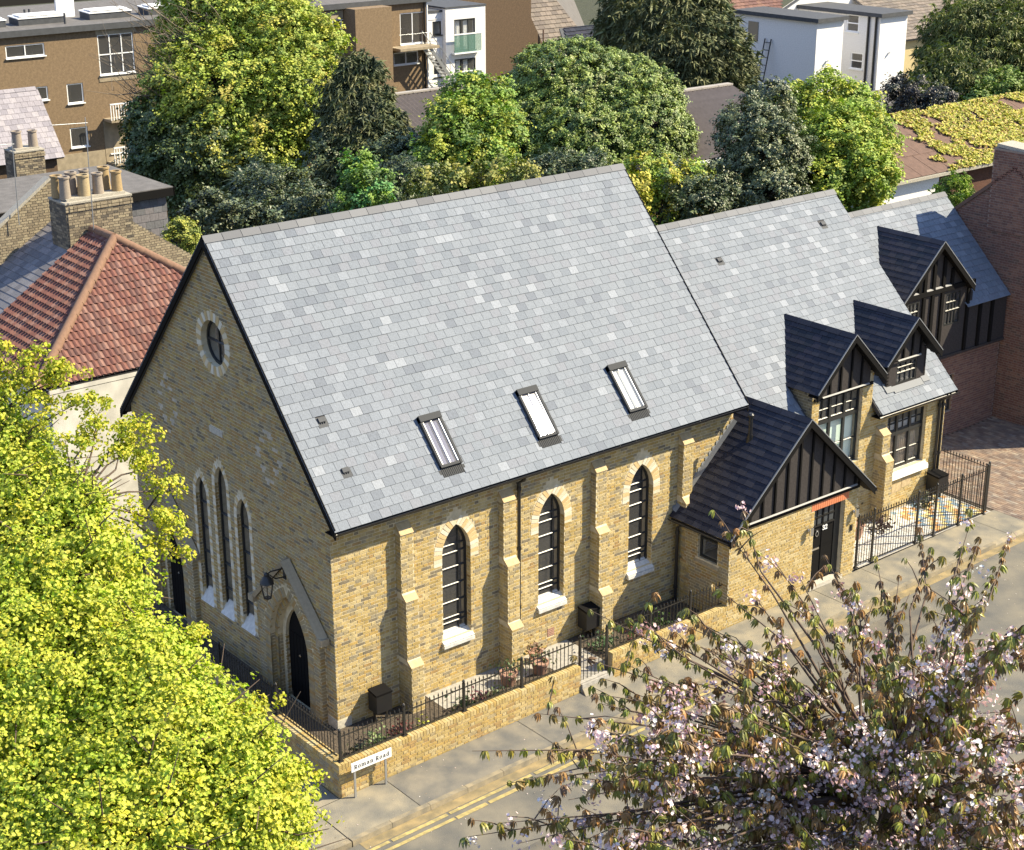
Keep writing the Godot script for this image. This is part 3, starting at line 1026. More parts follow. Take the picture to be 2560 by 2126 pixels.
# a gabled brick surround with a stepped pointed arch, standing proud of the gable
func doorway(t: Node3D, c: float) -> void:
	var Y := Vector3.UP
	var Z := Vector3(0, 0, 1)
	var b := Builder.new()
	var face := PackedVector2Array([Vector2(c - 1.2, -0.4), Vector2(c + 1.2, -0.4), Vector2(c + 1.2, 2.1), Vector2(c, 3.25), Vector2(c - 1.2, 2.1)])
	panel(b, Vector3(-0.12, 0, 0), Z, Y, face, [pointed(c, -0.4, 0.74, 1.35, 2.55)], 0.12)
	for s in [-1.2, 1.2]:
		b.quad(Vector3(-0.12, -0.4, c + s), Vector3(0, -0.4, c + s), Vector3(0, 2.1, c + s), Vector3(-0.12, 2.1, c + s))
	# inner orders of the arch
	panel(b, Vector3(0.0, 0, 0), Z, Y, pointed(c, -0.4, 0.76, 1.35, 2.57), [pointed(c, -0.4, 0.64, 1.35, 2.4)], 0.12)
	panel(b, Vector3(0.12, 0, 0), Z, Y, pointed(c, -0.4, 0.76, 1.35, 2.57), [pointed(c, -0.4, 0.52, 1.35, 2.24)], 0.15)
	var w := part("door_surround", b, M.mortar, t)
	var ring_cut := pointed(c, -0.4, 0.96, 1.35, 2.84)
	var tones := [3, 8, 4, 3, 2, 3, 4, 8]
	var pieces := brickwork(Vector3(-0.12, 0, 0), Z, Y, face, [ring_cut], tones, -0.375, 3.2)
	pieces.append_array(brickwork(Vector3(0, 0, c + 1.2), Vector3.RIGHT, Y, rect(-0.12, -0.4, 0.0, 2.1), [], tones, -0.375, 2.08))
	var way1 := []
	var way2 := []
	var ol := pointed(c, -0.4, 0.74, 1.35, 2.55, 10)
	for i in range(1, 13): way1.append(ol[i])
	for i in range(12, 23): way2.append(ol[i])
	way2.append(ol[0])
	pieces.append_array(ring_pieces(Vector3(-0.12, 0, 0), Z, Y, way1, 0.078, 0.21, [3, 8, 3, 4]))
	pieces.append_array(ring_pieces(Vector3(-0.12, 0, 0), Z, Y, way2, 0.078, 0.21, [3, 4, 8, 3]))
	var o2 := pointed(c, -0.4, 0.64, 1.35, 2.4, 10)
	var w1 := []
	var w2 := []
	for i in range(1, 13): w1.append(o2[i])
	for i in range(12, 23): w2.append(o2[i])
	w2.append(o2[0])
	pieces.append_array(ring_pieces(Vector3(0, 0, 0), Z, Y, w1, 0.078, 0.13, [3, 8, 2, 4]))
	pieces.append_array(ring_pieces(Vector3(0, 0, 0), Z, Y, w2, 0.078, 0.13, [2, 4, 8, 3]))
	for q in [[-0.12, 0.0, 0.74], [0.0, 0.12, 0.64], [0.12, 0.2, 0.52]]:
		pieces.append_array(brickwork(Vector3(0, 0, c - q[2]), Vector3.RIGHT, Y, rect(q[0], -0.4, q[1], 1.4), [], tones, -0.375, 1.35, 0.004))
	lay(w, "brick", "bricks", pieces, unit_brick(), M.stock_mats, M.stock_cols, M.stock_joined, 40)
	for s in [1.0, -1.0]:
		var hb := Builder.new()
		var a := Vector3(-0.11, 3.36, c)
		var e := Vector3(-0.11, 2.08, c + s * 1.33)
		hb.bar(a, e, 0.2, 0.09, Vector3(-0.3, 1, 0))
		hb.cuboid(Vector3(-0.22, 1.97, c + s * 1.33 - 0.1), Vector3(-0.02, 2.12, c + s * 1.33 + 0.1))
		part("hood_stone", hb, M.hood, w)
	var db := Builder.new()
	var dp := pointed(c, -0.4, 0.53, 1.35, 2.25)
	panel(db, Vector3(0.2, 0, 0), Z, Y, dp, [], 0.06)
	for i in range(-3, 4):
		db.cuboid(Vector3(0.188, -0.35, c + i * 0.13 - 0.058), Vector3(0.202, 1.5, c + i * 0.13 + 0.058))
	var d := part("door", db, M.black_wood, t)
	var kb := Builder.new()
	kb.lathe(Vector3(0.17, 1.05, c - 0.05), [[0.0, -0.03], [0.035, -0.01], [0.035, 0.01], [0.0, 0.03]], 8)
	part("door_knob", kb, M.chrome, d)
# ---------------------------------------------------------------- gabled roofs that face the street
# xc ridge line, half the half-span, yr / ye heights of ridge and eave, zf front verge, zbr / zbe where ridge and eave run into the roof behind
func gable_roof(t: Node, xc: float, half: float, yr: float, ye: float, zf: float, zbr: float, zbe: float, left_shape := PackedVector2Array(), limit := 300) -> MeshInstance3D:
	var a := Vector2(half, yr - ye).normalized()
	var l := Vector2(half, yr - ye).length()
	var usl := Vector3(-a.x, -a.y, 0)
	var usr := Vector3(a.x, -a.y, 0)
	var Z := Vector3(0, 0, 1)
	var top := Vector3(xc, yr, 0)
	var b := Builder.new()
	b.slab([Vector3(xc, yr, zbr), Vector3(xc - half, ye, zbe), Vector3(xc - half, ye, zf - 0.01), Vector3(xc, yr, zf - 0.01)], 0.07)
	b.slab([Vector3(xc, yr, zf - 0.01), Vector3(xc + half, ye, zf - 0.01), Vector3(xc + half, ye, zbe), Vector3(xc, yr, zbr)], 0.07)
	var roof := part("roof", b, M.underlay, t)
	var ls := left_shape if left_shape.size() else PackedVector2Array([Vector2(zbr, 0.06), Vector2(zf, 0.06), Vector2(zf, l + 0.03), Vector2(zbe, l + 0.03)])
	var sl := slating(top, Z, usl, ls, [], 0.25, 0.2, 4)
	lay(roof, "slate", "slates", sl, shingle_shape(), M.darkslate_mats, M.darkslate_cols, M.darkslate_joined, limit)
	var sr := slating(top, -Z, usr, PackedVector2Array([Vector2(-zf, 0.06), Vector2(-zbr, 0.06), Vector2(-zbe, l + 0.03), Vector2(-zf, l + 0.03)]), [], 0.25, 0.2, 4)
	lay(roof, "slate", "slates", sr, shingle_shape(), M.darkslate_mats, M.darkslate_cols, M.darkslate_joined, 0)
	# ridge tiles
	var rs := Builder.new()
	for q in [usl, usr]:
		var up: Vector3 = q.cross(Z) if q == usl else Z.cross(q)
		var p := [Vector3(0, 0, -0.5), Vector3(0, 0, 0.5), Vector3(0, 0, 0.5) + q * 0.14, Vector3(0, 0, -0.5) + q * 0.14]
		for i in 4: p[i] += up * 0.02
		if (p[1] - p[0]).cross(p[2] - p[0]).dot(up) < 0: p.reverse()
		rs.slab(p, 0.018)
	var n := maxi(1, roundi((zf - zbr) / 0.45))
	for i in n:
		var zz := zbr + (zf - zbr) * (i + 0.5) / n
		placed("ridge_tile", rs.made(), M.darkslate_mats[i % 4], roof, Transform3D(Basis(Vector3.RIGHT, Vector3.UP, Vector3(0, 0, (zf - zbr) / n - 0.008)), Vector3(xc, yr + 0.014, zz)))
	# barge boards with a pale upper edge of cement
	for s in [-1.0, 1.0]:
		var bb := Builder.new()
		var e := Vector3(xc + s * (half + 0.02), ye - 0.02, zf)
		var d := Vector3(0, -0.16, 0)
		var q := [Vector3(xc, yr - 0.02, zf), e, e + d, Vector3(xc, yr - 0.02, zf) + d]
		if s > 0: q.reverse()
		bb.slab(q, 0.035)
		part("barge_board", bb, M.black_wood, roof)
		var vb := Builder.new()
		vb.bar(Vector3(xc, yr + 0.022, zf - 0.005), Vector3(xc + s * (half + 0.02), ye + 0.014, zf - 0.005), 0.03, 0.02)
		part("verge_strip", vb, M.lead, roof)
		var so := Builder.new()
		var k := Vector3(0, -0.1, 0)
		var w := [Vector3(xc, yr, zf - 0.35) + k, Vector3(xc + s * half, ye, zf - 0.35) + k, Vector3(xc + s * half, ye, zf - 0.03) + k, Vector3(xc, yr, zf - 0.03) + k]
		if s > 0: w.reverse()
		so.slab(w, 0.02)
		part("verge_soffit", so, M.black_wood, roof)
	return roof

# upright boards filling a gable between y0 and the slopes, each board its own piece with a dark gap beside it
func gable_boards(parent: Node, xc: float, half: float, yr: float, ye: float, y0: float, z: float, wide: float, x0: float, x1: float) -> void:
	var tan_a := (yr - ye) / half
	var x := x0
	while x < x1 - 0.05:
		var e := minf(x + wide, x1)
		var a := x + 0.012
		var c := e - 0.012
		var ya := yr - absf(a - xc) * tan_a - 0.1
		var yc := yr - absf(c - xc) * tan_a - 0.1
		var poly := PackedVector2Array([Vector2(a, y0), Vector2(c, y0)])
		if yc > y0: poly.append(Vector2(c, yc))
		if a < xc and c > xc: poly.append(Vector2(xc, yr - 0.1))
		if ya > y0: poly.append(Vector2(a, ya))
		if poly.size() > 2:
			var b := Builder.new()
			panel(b, Vector3(0, 0, z), Vector3.RIGHT, Vector3.UP, poly, [], 0.03)
			for i in poly.size():
				var p := poly[i]
				var q := poly[(i + 1) % poly.size()]
				b.quad(Vector3(p.x, p.y, z - 0.03), Vector3(q.x, q.y, z - 0.03), Vector3(q.x, q.y, z), Vector3(p.x, p.y, z))
			part("board", b, M.black_board, parent)
		# batten over the joint
		var yb := yr - absf(e - xc) * tan_a - 0.12
		if yb > y0 + 0.05 and e < x1 - 0.02:
			var bb := Builder.new()
			bb.cuboid(Vector3(e - 0.025, y0, z), Vector3(e + 0.025, yb, z + 0.045))
			part("batten", bb, M.black_wood, parent)
		x = e
	var lb := Builder.new()
	lb.slab([Vector3(x0 + 0.1, y0 - 0.005, z + 0.075), Vector3(x1 - 0.1, y0 - 0.005, z + 0.075), Vector3(x1 - 0.1, y0 + 0.025, z + 0.045), Vector3(x0 + 0.1, y0 + 0.025, z + 0.045)], 0.02)
	part("drip_board", lb, M.drip, parent)

func casement_grid(parent: Node, called: String, z: float, x0: float, x1: float, y0: float, y1: float, lights: int, split: float, up_rows: int, fw := 0.05) -> MeshInstance3D:
	# a street window of several lights: small panes above the transom at height split, a tall light with one bar below
	var b := Builder.new()
	panel(b, Vector3(0, 0, z + 0.06), Vector3.RIGHT, Vector3.UP, rect(x0, y0, x1, y1), [rect(x0 + fw, y0 + fw, x1 - fw, y1 - fw)], 0.06)
	var X := Vector3.RIGHT
	var w := (x1 - x0) / lights
	for i in range(1, lights):
		b.cuboid(Vector3(x0 + w * i - 0.04, y0, z), Vector3(x0 + w * i + 0.04, y1, z + 0.065))
	b.cuboid(Vector3(x0, split - 0.05, z), Vector3(x1, split + 0.05, z + 0.062))
	var cells := []
	for i in lights:
		var a := x0 + w * i + 0.04
		var c := x0 + w * (i + 1) - 0.04
		var m := (a + c) * 0.5
		hbar(b, Vector3(a, split + 0.085, z), Vector3(c, split + 0.085, z), Vector3(0, 0, 1), 0.034, 0.05)
		hbar(b, Vector3(a, y0 + 0.085, z), Vector3(c, y0 + 0.085, z), Vector3(0, 0, 1), 0.034, 0.05)
		b.cuboid(Vector3(m - 0.013, split, z + 0.01), Vector3(m + 0.013, y1, z + 0.04))
		var ys := [split + 0.05]
		for k in range(1, up_rows):
			var yy := split + (y1 - split) * k / up_rows
			hbar(b, Vector3(a, yy, z), Vector3(c, yy, z), Vector3(0, 0, 1), 0.026, 0.045)
			ys.append(yy)
		ys.append(y1)
		for k in ys.size() - 1:
			cells.append([a, m, ys[k], ys[k + 1]])
			cells.append([m, c, ys[k], ys[k + 1]])
		var mid := y0 + (split - y0) * 0.48
		hbar(b, Vector3(a, mid, z), Vector3(c, mid, z), Vector3(0, 0, 1), 0.03, 0.045)
		cells.append([a, c, y0, mid])
		cells.append([a, c, mid, split])
	var f := part(called, b, M.black_frame, parent)
	for q in cells:
		var pb := Builder.new()
		pb.quad(Vector3(q[0], q[2], z + 0.012), Vector3(q[1], q[2], z + 0.012), Vector3(q[1], q[3], z + 0.012), Vector3(q[0], q[3], z + 0.012))
		part("pane", pb, M.pane, f)
	return f

# ---------------------------------------------------------------- entrance porch
func porch() -> void:
	var t := thing("entrance_porch", "low brick porch with black boarded gable, black door numbered 32 and dark tiled roof", "porch", Vector3(11.85, 0.1, 1.0))
	var X := Vector3.RIGHT
	var Y := Vector3.UP
	var Z := Vector3(0, 0, 1)
	var b := Builder.new()
	var front := PackedVector2Array([Vector2(9.6, -0.3), Vector2(14.1, -0.3), Vector2(14.1, 2.36), Vector2(11.9, 4.42), Vector2(9.6, 2.36)])
	var door := rect(12.5, 0.12, 13.62, 2.12)
	panel(b, Vector3(0, 0, 1.75), X, Y, front, [door], 0.25)
	var left_hole := rect(0.75, 1.42, 1.38, 2.2)
	panel(b, Vector3(9.6, 0, 0), Z, Y, rect(0.0, -0.3, 1.75, 2.4), [left_hole], 0.25)
	panel(b, Vector3(14.1, 0, 0), -Z, Y, rect(-1.75, -0.3, 0.0, 2.4), [], 0.25)
	var w := part("wall", b, M.mortar, t)
	var tones := [0, 1, 5, 0, 7, 1, 0, 2, 1, 5, 0, 3, 7, 0]
	var p := brickwork(Vector3(0, 0, 1.75), X, Y, rect(9.6, -0.3, 14.1, 2.33), [rect(12.38, 0.1, 13.74, 2.34), rect(12.5, 0.0, 13.62, 0.2)], tones, -0.3, 2.33)
	p.append_array(brickwork(Vector3(0, 0, 1.75), X, Y, rect(12.38, 0.0, 13.74, 2.12), [rect(12.5, 0.0, 13.62, 2.2)], tones, 0.0, 2.1))
	lay(w, "brick", "bricks", p, unit_brick(), M.stock_mats, M.stock_cols, M.stock_joined, 300)
	var p2 := brickwork(Vector3(9.6, 0, 0), Z, Y, rect(0.0, -0.3, 1.75, 2.35), [left_hole, rect(0.7, 1.3, 1.45, 1.43)], [3, 8, 4, 2, 3], -0.3, 2.33)
	lay(w, "brick", "bricks", p2, unit_brick(), M.stock_mats, M.stock_cols, M.stock_joined, 0)
	var sol := []
	for i in 17:
		sol.append([Transform3D(Basis(X * 0.068, Y * 0.205, Z * 0.04), Vector3(12.42 + i * 0.08, 2.228, 1.74)), 0])
	lay(w, "lintel_brick", "lintel_bricks", sol, unit_brick(), [M.orange_brick], [Color(0.58, 0.2, 0.09)], M.orange_brick)
	# boarded gable
	var gb := Builder.new()
	gb.cuboid(Vector3(9.62, 2.335, 1.755), Vector3(14.08, 2.47, 1.80))
	var gable := part("gable_board", gb, M.black_wood, t)
	gable_boards(gable, 11.9, 2.52, 4.62, 2.29, 2.47, 1.80, 0.41, 9.75, 14.0)
	# door
	var db := Builder.new()
	db.cuboid(Vector3(12.56, 0.13, 1.55), Vector3(13.42, 2.08, 1.6))
	for q in [[12.60, 0.22, 12.96, 0.95], [13.02, 0.22, 13.38, 0.95], [12.60, 1.05, 12.96, 1.52], [13.02, 1.05, 13.38, 1.52]]:
		db.cuboid(Vector3(q[0], q[1], 1.6), Vector3(q[2], q[3], 1.608))
	hbar(db, Vector3(12.58, 0.2, 1.59), Vector3(13.4, 0.2, 1.59), Z, 0.05, 0.045)
	hbar(db, Vector3(12.58, 1.6, 1.59), Vector3(13.4, 1.6, 1.59), Z, 0.05, 0.045)
	hbar(db, Vector3(12.58, 1.83, 1.59), Vector3(12.98, 1.83, 1.59), Z, 0.035, 0.04)
	hbar(db, Vector3(13.02, 1.83, 1.59), Vector3(13.4, 1.83, 1.59), Z, 0.035, 0.04)
	for x in [12.78, 13.2]: db.cuboid(Vector3(x - 0.012, 1.6, 1.595), Vector3(x + 0.012, 2.06, 1.62))
	db.cuboid(Vector3(12.965, 0.15, 1.6), Vector3(13.015, 2.06, 1.625))
	var d := part("door", db, M.black_wood, t)
	for q in [[12.6, 12.77], [12.79, 12.96], [13.03, 13.19], [13.21, 13.38]]:
		for y in [[1.63, 1.81], [1.85, 2.04]]:
			var gp := Builder.new()
			gp.quad(Vector3(q[0], y[0], 1.603), Vector3(q[1], y[0], 1.603), Vector3(q[1], y[1], 1.603), Vector3(q[0], y[1], 1.603))
			part("pane", gp, M.dark_glass, d)
	var kn := Builder.new()
	for i in 12:
		var a := TAU * i / 12
		var c := TAU * (i + 1) / 12
		kn.bar(Vector3(12.78 + 0.05 * cos(a), 1.4 + 0.065 * sin(a), 1.63), Vector3(12.78 + 0.05 * cos(c), 1.4 + 0.065 * sin(c), 1.63), 0.022, 0.022, Z)
	kn.cuboid(Vector3(12.75, 1.45, 1.605), Vector3(12.81, 1.5, 1.64))
	part("knocker", kn, M.chrome, d)
	var lp := Builder.new()
	lp.cuboid(Vector3(12.64, 0.97, 1.605), Vector3(12.9, 1.02, 1.625))
	part("letter_plate", lp, M.chrome, d)
	var tm := TextMesh.new()
	var font := SystemFont.new()
	font.font_names = PackedStringArray(["Droid Serif"])
	font.font_weight = 700
	tm.font = font
	tm.text = "32"
	tm.font_size = 32
	tm.pixel_size = 0.0052
	tm.depth = 0.012
	placed("house_number", tm, M.white_frame, d, Transform3D(Basis.IDENTITY, Vector3(13.06, 1.5, 1.634)))
	var fb := Builder.new()
	fb.cuboid(Vector3(13.42, 0.12, 1.5), Vector3(13.62, 2.12, 1.62))
	fb.cuboid(Vector3(12.5, 0.12, 1.5), Vector3(12.56, 2.12, 1.62))
	fb.cuboid(Vector3(12.56, 2.08, 1.5), Vector3(13.42, 2.12, 1.62))
	part("door_frame", fb, M.black_frame, t)
	var st := Builder.new()
	st.cuboid(Vector3(12.45, 0.02, 1.5), Vector3(13.66, 0.125, 1.79))
	part("door_step", st, M.stone_block, t)
	# side window
	window(t, "side_window", Vector3(9.72, 0, 0), Z, Y, left_hole, [1.92], [], M.black_frame, M.pane, 0.05, 0.05)
	var sb := Builder.new()
	sb.slab([Vector3(9.52, 1.34, 0.68), Vector3(9.52, 1.34, 1.45), Vector3(9.72, 1.42, 1.45), Vector3(9.72, 1.42, 0.68)], 0.06)
	part("sill", sb, M.stone_cap, t)
	var nb := Builder.new()
	nb.cuboid(Vector3(9.9, 1.0, 0.1), Vector3(13.9, 1.02, 1.4))
	nb.cuboid(Vector3(9.85, 0.1, 0.02), Vector3(13.9, 0.12, 1.45))
	part("inner_floor", nb, M.room, t)
	var l := Vector2(2.52, 2.34).length()
	gable_roof(t, 11.9, 2.52, 4.63, 2.29, 2.0, -1.15, 0.0, PackedVector2Array([Vector2(-1.1, 0.06), Vector2(2.0, 0.06), Vector2(2.0, l + 0.03), Vector2(0.03, l + 0.03), Vector2(0.03, l * 0.2), Vector2(-0.66, l * 0.2)]), 260)
	gutter(t, Vector3(9.4, 2.24, 0.05), Vector3(9.4, 2.24, 1.98), Vector3(-1, 0, 0))
	gutter(t, Vector3(14.4, 2.24, 1.98), Vector3(14.4, 2.24, 0.05), Vector3(1, 0, 0))
	downpipe(t, Vector3(9.5, 2.0, 0.16), Vector3(9.5, -0.1, 0.16), M.black_plastic)
	# stepped lead flashing against the chapel wall
	var fl := Builder.new()
	var x := 9.45
	var k := 2.34 / 2.52
	while x < 11.36:
		var e := minf(x + 0.115, 11.4)
		var ya := 4.63 - (11.9 - x) * k
		var yc := 4.63 - (11.9 - e) * k
		for z in [0.022]:
			fl.quad(Vector3(x, ya + 0.0, z), Vector3(e, yc + 0.0, z), Vector3(e, yc + 0.06, z), Vector3(x, yc + 0.06, z))
		fl.quad(Vector3(x, ya + 0.03, 0.14), Vector3(e, yc + 0.03, 0.14), Vector3(e, yc + 0.06, 0.022), Vector3(x, ya + 0.06, 0.022))
		x = e
	part("step_flashing", fl, M.lead, t)
	# soil vent pipe on the roof
	var vp := Builder.new()
	vp.tube([Vector3(11.2, 3.75, 0.75), Vector3(11.2, 4.55, 0.75)], [0.05, 0.05], 8)
	vp.tube([Vector3(11.2, 3.8, 0.75), Vector3(11.2, 4.1, 0.75)], [0.13, 0.06], 8)
	vp.lathe(Vector3(11.2, 4.52, 0.75), [[0.075, 0.0], [0.08, 0.06], [0.05, 0.1], [0.0, 0.1]], 8)
	part("vent_pipe", vp, M.black_plastic, t)

func wall_light(x: float, y: float, label: String) -> void:
	var t := thing("wall_light", label, "wall lamp", Vector3(x, y, 1.757), "lamps beside the porch door")
	var b := Builder.new()
	b.cuboid(Vector3(x - 0.04, y - 0.05, 1.757), Vector3(x + 0.04, y + 0.05, 1.785))
	b.cuboid(Vector3(x - 0.015, y - 0.015, 1.78), Vector3(x + 0.015, y + 0.015, 1.84))
	part("back_plate", b, M.chrome, t)
	var c := Builder.new()
	c.lathe(Vector3(x, y, 1.86), [[0.0, -0.11], [0.05, -0.11], [0.055, -0.08], [0.055, 0.08], [0.05, 0.11], [0.0, 0.115]], 12)
	part("shade", c, M.chrome, t)

# ---------------------------------------------------------------- the wing with two dormers
func wing() -> void:
	var t := thing("dormer_wing", "long brick wing with pale slate roof and two black gabled dormers", "house", Vector3(15.6, 0.1, -2.2))
	var X := Vector3.RIGHT
	var Y := Vector3.UP
	var Z := Vector3(0, 0, 1)
	var b := Builder.new()
	var outer := PackedVector2Array([Vector2(11.4, -0.3), Vector2(19.76, -0.3), Vector2(19.76, 3.3), Vector2(16.6, 3.3), Vector2(16.6, 4.25), Vector2(15.43, 5.3), Vector2(14.25, 4.25), Vector2(14.25, 3.3), Vector2(11.4, 3.3)])
	var h1 := rect(14.52, 1.95, 16.2, 3.97)
	var h2 := rect(17.32, 1.25, 18.97, 2.87)
	panel(b, Vector3.ZERO, X, Y, outer, [h1, h2], 0.3)
	panel(b, Vector3(19.76, 0, 0), -Z, Y, PackedVector2Array([Vector2(0, -0.3), Vector2(8.8, -0.3), Vector2(8.8, 3.2), Vector2(4.4, 7.6), Vector2(0, 3.2)]), [], 0.3)
	panel(b, Vector3(0, 0, -8.8), -X, Y, rect(-19.76, -0.3, -11.4, 3.2), [], 0.3)
	# cheeks of the first dormer
	for x in [14.25, 16.6]:
		var s := 1.0 if x > 15 else -1.0
		var q := [Vector3(x, 3.2, 0), Vector3(x, 3.2, -1.0), Vector3(x, 4.3, -1.0), Vector3(x, 4.3, 0)]
		if s < 0: q.reverse()
		b.slab(q, 0.1)
	var w := part("wall", b, M.mortar, t)
	var gab := PackedVector2Array([Vector2(14.2, 4.02), Vector2(16.7, 4.02), Vector2(15.43, 5.6)])
	var tones := [0, 1, 5, 0, 7, 1, 0, 2, 1, 5, 0, 7, 0, 3]
	var p := brickwork(Vector3.ZERO, X, Y, outer, [h1, h2, gab, rect(17.2, 1.03, 19.1, 1.26), rect(11.3, -0.4, 14.1, 2.4)], tones, -0.3, 5.3)
	lay(w, "brick", "bricks", p, unit_brick(), M.stock_mats, M.stock_cols, M.stock_joined, 300)
	var bs := brickwork(Vector3(14.25, 0, 0), Z, Y, rect(-1.0, 3.0, 0.0, 4.3), [], [3, 4, 6], 3.0, 4.25)
	lay(w, "brick", "bricks", bs, unit_brick(), M.stock_mats, M.stock_cols, M.stock_joined, 0)
	buttress(t, 16.86, 17.16, [[2.72, 2.52, 0.02, 0.25], [2.0, 1.82, 0.25, 0.42]], -0.1)
	# windows
	casement_grid(t, "tall_window", -0.16, 14.52, 16.2, 1.95, 3.97, 3, 3.3, 2)
	var bl := Builder.new()
	bl.cuboid(Vector3(14.55, 1.98, -0.26), Vector3(16.17, 3.25, -0.25))
	part("blind", bl, M.blind_mint, t)
	casement_grid(t, "bay_window", -0.16, 17.32, 18.97, 1.27, 2.87, 3, 2.28, 2)
	var cu := Builder.new()
	for i in 40:
		var x := 17.35 + i * 0.04
		cu.quad(Vector3(x, 1.3, -0.3 + 0.02 * (i % 2)), Vector3(x + 0.04, 1.3, -0.3 + 0.02 * ((i + 1) % 2)), Vector3(x + 0.04, 2.25, -0.3 + 0.02 * ((i + 1) % 2)), Vector3(x, 2.25, -0.3 + 0.02 * (i % 2)))
	part("curtain", cu, M.curtain_brown, t)
	var cw := Builder.new()
	cw.cuboid(Vector3(17.35, 2.28, -0.31), Vector3(18.94, 2.52, -0.30))
	part("curtain_heading", cw, M.curtain_white, t)
	var sb := Builder.new()
	sb.slab([Vector3(17.22, 1.18, 0.12), Vector3(19.08, 1.18, 0.12), Vector3(19.08, 1.255, -0.12), Vector3(17.22, 1.255, -0.12)], 0.05)
	sb.cuboid(Vector3(17.22, 1.05, -0.02), Vector3(19.08, 1.15, 0.125))
	part("sill", sb, M.sill_white, t)
	for q in [[17.72, 0.62, 18.1, 0.86], [18.12, 0.68, 18.5, 0.92]]:
		var qb := Builder.new()
		qb.cuboid(Vector3(q[0], q[1], -0.01), Vector3(q[2], q[3], 0.014))
		part("stone_block", qb, M.stone_cap, w)
	var nf := Builder.new()
	nf.cuboid(Vector3(11.7, 0.0, -8.5), Vector3(19.5, 0.05, -0.35))
	nf.cuboid(Vector3(11.7, 0.05, -3.6), Vector3(19.5, 5.2, -3.55))
	nf.cuboid(Vector3(16.7, 0.05, -3.6), Vector3(16.75, 3.2, -0.35))
	part("inner_floor", nf, M.room, t)
	# boarded gable of the first dormer
	var gb := Builder.new()
	gb.cuboid(Vector3(14.3, 3.98, 0.005), Vector3(16.55, 4.06, 0.045))
	var gable := part("gable_board", gb, M.black_wood, t)
	gable_boards(gable, 15.43, 1.32, 5.56, 4.27, 4.06, 0.035, 0.4, 14.43, 16.43)
	# main roof
	var rb := Builder.new()
	rb.slab([Vector3(11.42, 3.2, 0.3), Vector3(14.2, 3.2, 0.3), Vector3(14.2, 7.83, -4.4), Vector3(11.42, 7.83, -4.4)], 0.1)
	rb.slab([Vector3(14.2, 4.3, -0.82), Vector3(16.62, 4.3, -0.82), Vector3(16.62, 7.83, -4.4), Vector3(14.2, 7.83, -4.4)], 0.1)
	rb.slab([Vector3(16.62, 3.2, 0.3), Vector3(19.78, 3.2, 0.3), Vector3(19.78, 7.83, -4.4), Vector3(16.62, 7.83, -4.4)], 0.1)
	rb.slab([Vector3(11.42, 7.83, -4.4), Vector3(19.78, 7.83, -4.4), Vector3(19.78, 3.2, -9.1), Vector3(11.42, 3.2, -9.1)], 0.1)
	var roof := part("roof", rb, M.underlay, t)
	var us := Vector3(0, -4.63, 4.7).normalized()
	var l := Vector2(4.63, 4.7).length() + 0.03
	var k := l / 4.7
	var gaps := [rect(14.14, (-0.86 + 4.4) * k, 16.66, l + 1.0), rect(17.36, (-0.75 + 4.4) * k, 18.86, (-0.12 + 4.4) * k), rect(14.22, 1.26, 14.46, 1.46), rect(18.52, 0.9, 18.76, 1.1)]
	var sl := slating(Vector3(0, 7.83, -4.4), X, us, rect(11.42, 0.12, 19.8, l), gaps, 0.25, 0.2, 8)
	slate_tones(sl, [26, 24, 13, 10, 16, 5, 20, 4])
	lay(roof, "slate", "slates", sl, shingle_shape(), M.slate_mats, M.slate_cols, M.slate_joined, 300)
	var rs := ridge_shape(us, Vector3(0, -4.63, -4.7).normalized())
	for i in 19:
		placed("ridge_tile", rs.made() if i == 0 else unit.wing_ridge, M.ridge_mats[1 if i % 4 else 0], roof, Transform3D(Basis(Vector3(0.43, 0, 0), Y, Z), Vector3(11.5 + 0.4385 * (i + 0.5), 7.842, -4.4)))
		if i == 0: unit.wing_ridge = roof.get_child(roof.get_child_count() - 1).mesh
	var un := us.cross(X).normalized()
	slate_vent(roof, Vector3(14.34, 7.83, -4.4) + us * 1.36, X, us, un)
	slate_vent(roof, Vector3(18.64, 7.83, -4.4) + us * 1.0, X, us, un)
	var bb := Builder.new()
	var hx := Vector3(19.8, 0, 0)
	bb.slab([hx + Vector3(0, 3.18, 0.32), hx + Vector3(0, 3.05, 0.32), hx + Vector3(0, 7.68, -4.4), hx + Vector3(0, 7.81, -4.4)], -0.03)
	part("barge_board", bb, M.black_wood, roof)
	var fa := Builder.new()
	for q in [[11.42, 14.2], [16.62, 19.78]]:
		fa.cuboid(Vector3(q[0], 3.06, 0.25), Vector3(q[1], 3.17, 0.275))
		fa.cuboid(Vector3(q[0], 3.06, 0.0), Vector3(q[1], 3.08, 0.25))
	part("fascia", fa, M.black_wood, roof)
	gutter(roof, Vector3(16.62, 3.15, 0.275), Vector3(19.8, 3.15, 0.275), Z)
	downpipe(t, Vector3(19.42, 2.9, 0.08), Vector3(19.42, 0.05, 0.08), M.black_plastic)
	downpipe(t, Vector3(19.56, 2.9, 0.08), Vector3(19.56, 0.05, 0.08), M.black_plastic)
	var d1 := dormer_part(t, "dormer_roof")
	gable_roof(d1, 15.43, 1.30, 5.56, 4.27, 0.3, -2.09, -0.78, PackedVector2Array(), 40)
	# the small dormer
	var fr := Builder.new()
	var face := PackedVector2Array([Vector2(17.3, 3.5), Vector2(18.9, 3.5), Vector2(18.9, 4.4), Vector2(18.06, 5.3), Vector2(17.3, 4.4)])
	var h3 := rect(17.68, 3.66, 18.52, 4.28)
	panel(fr, Vector3(0, 0, -0.12), X, Y, face, [h3], 0.1)
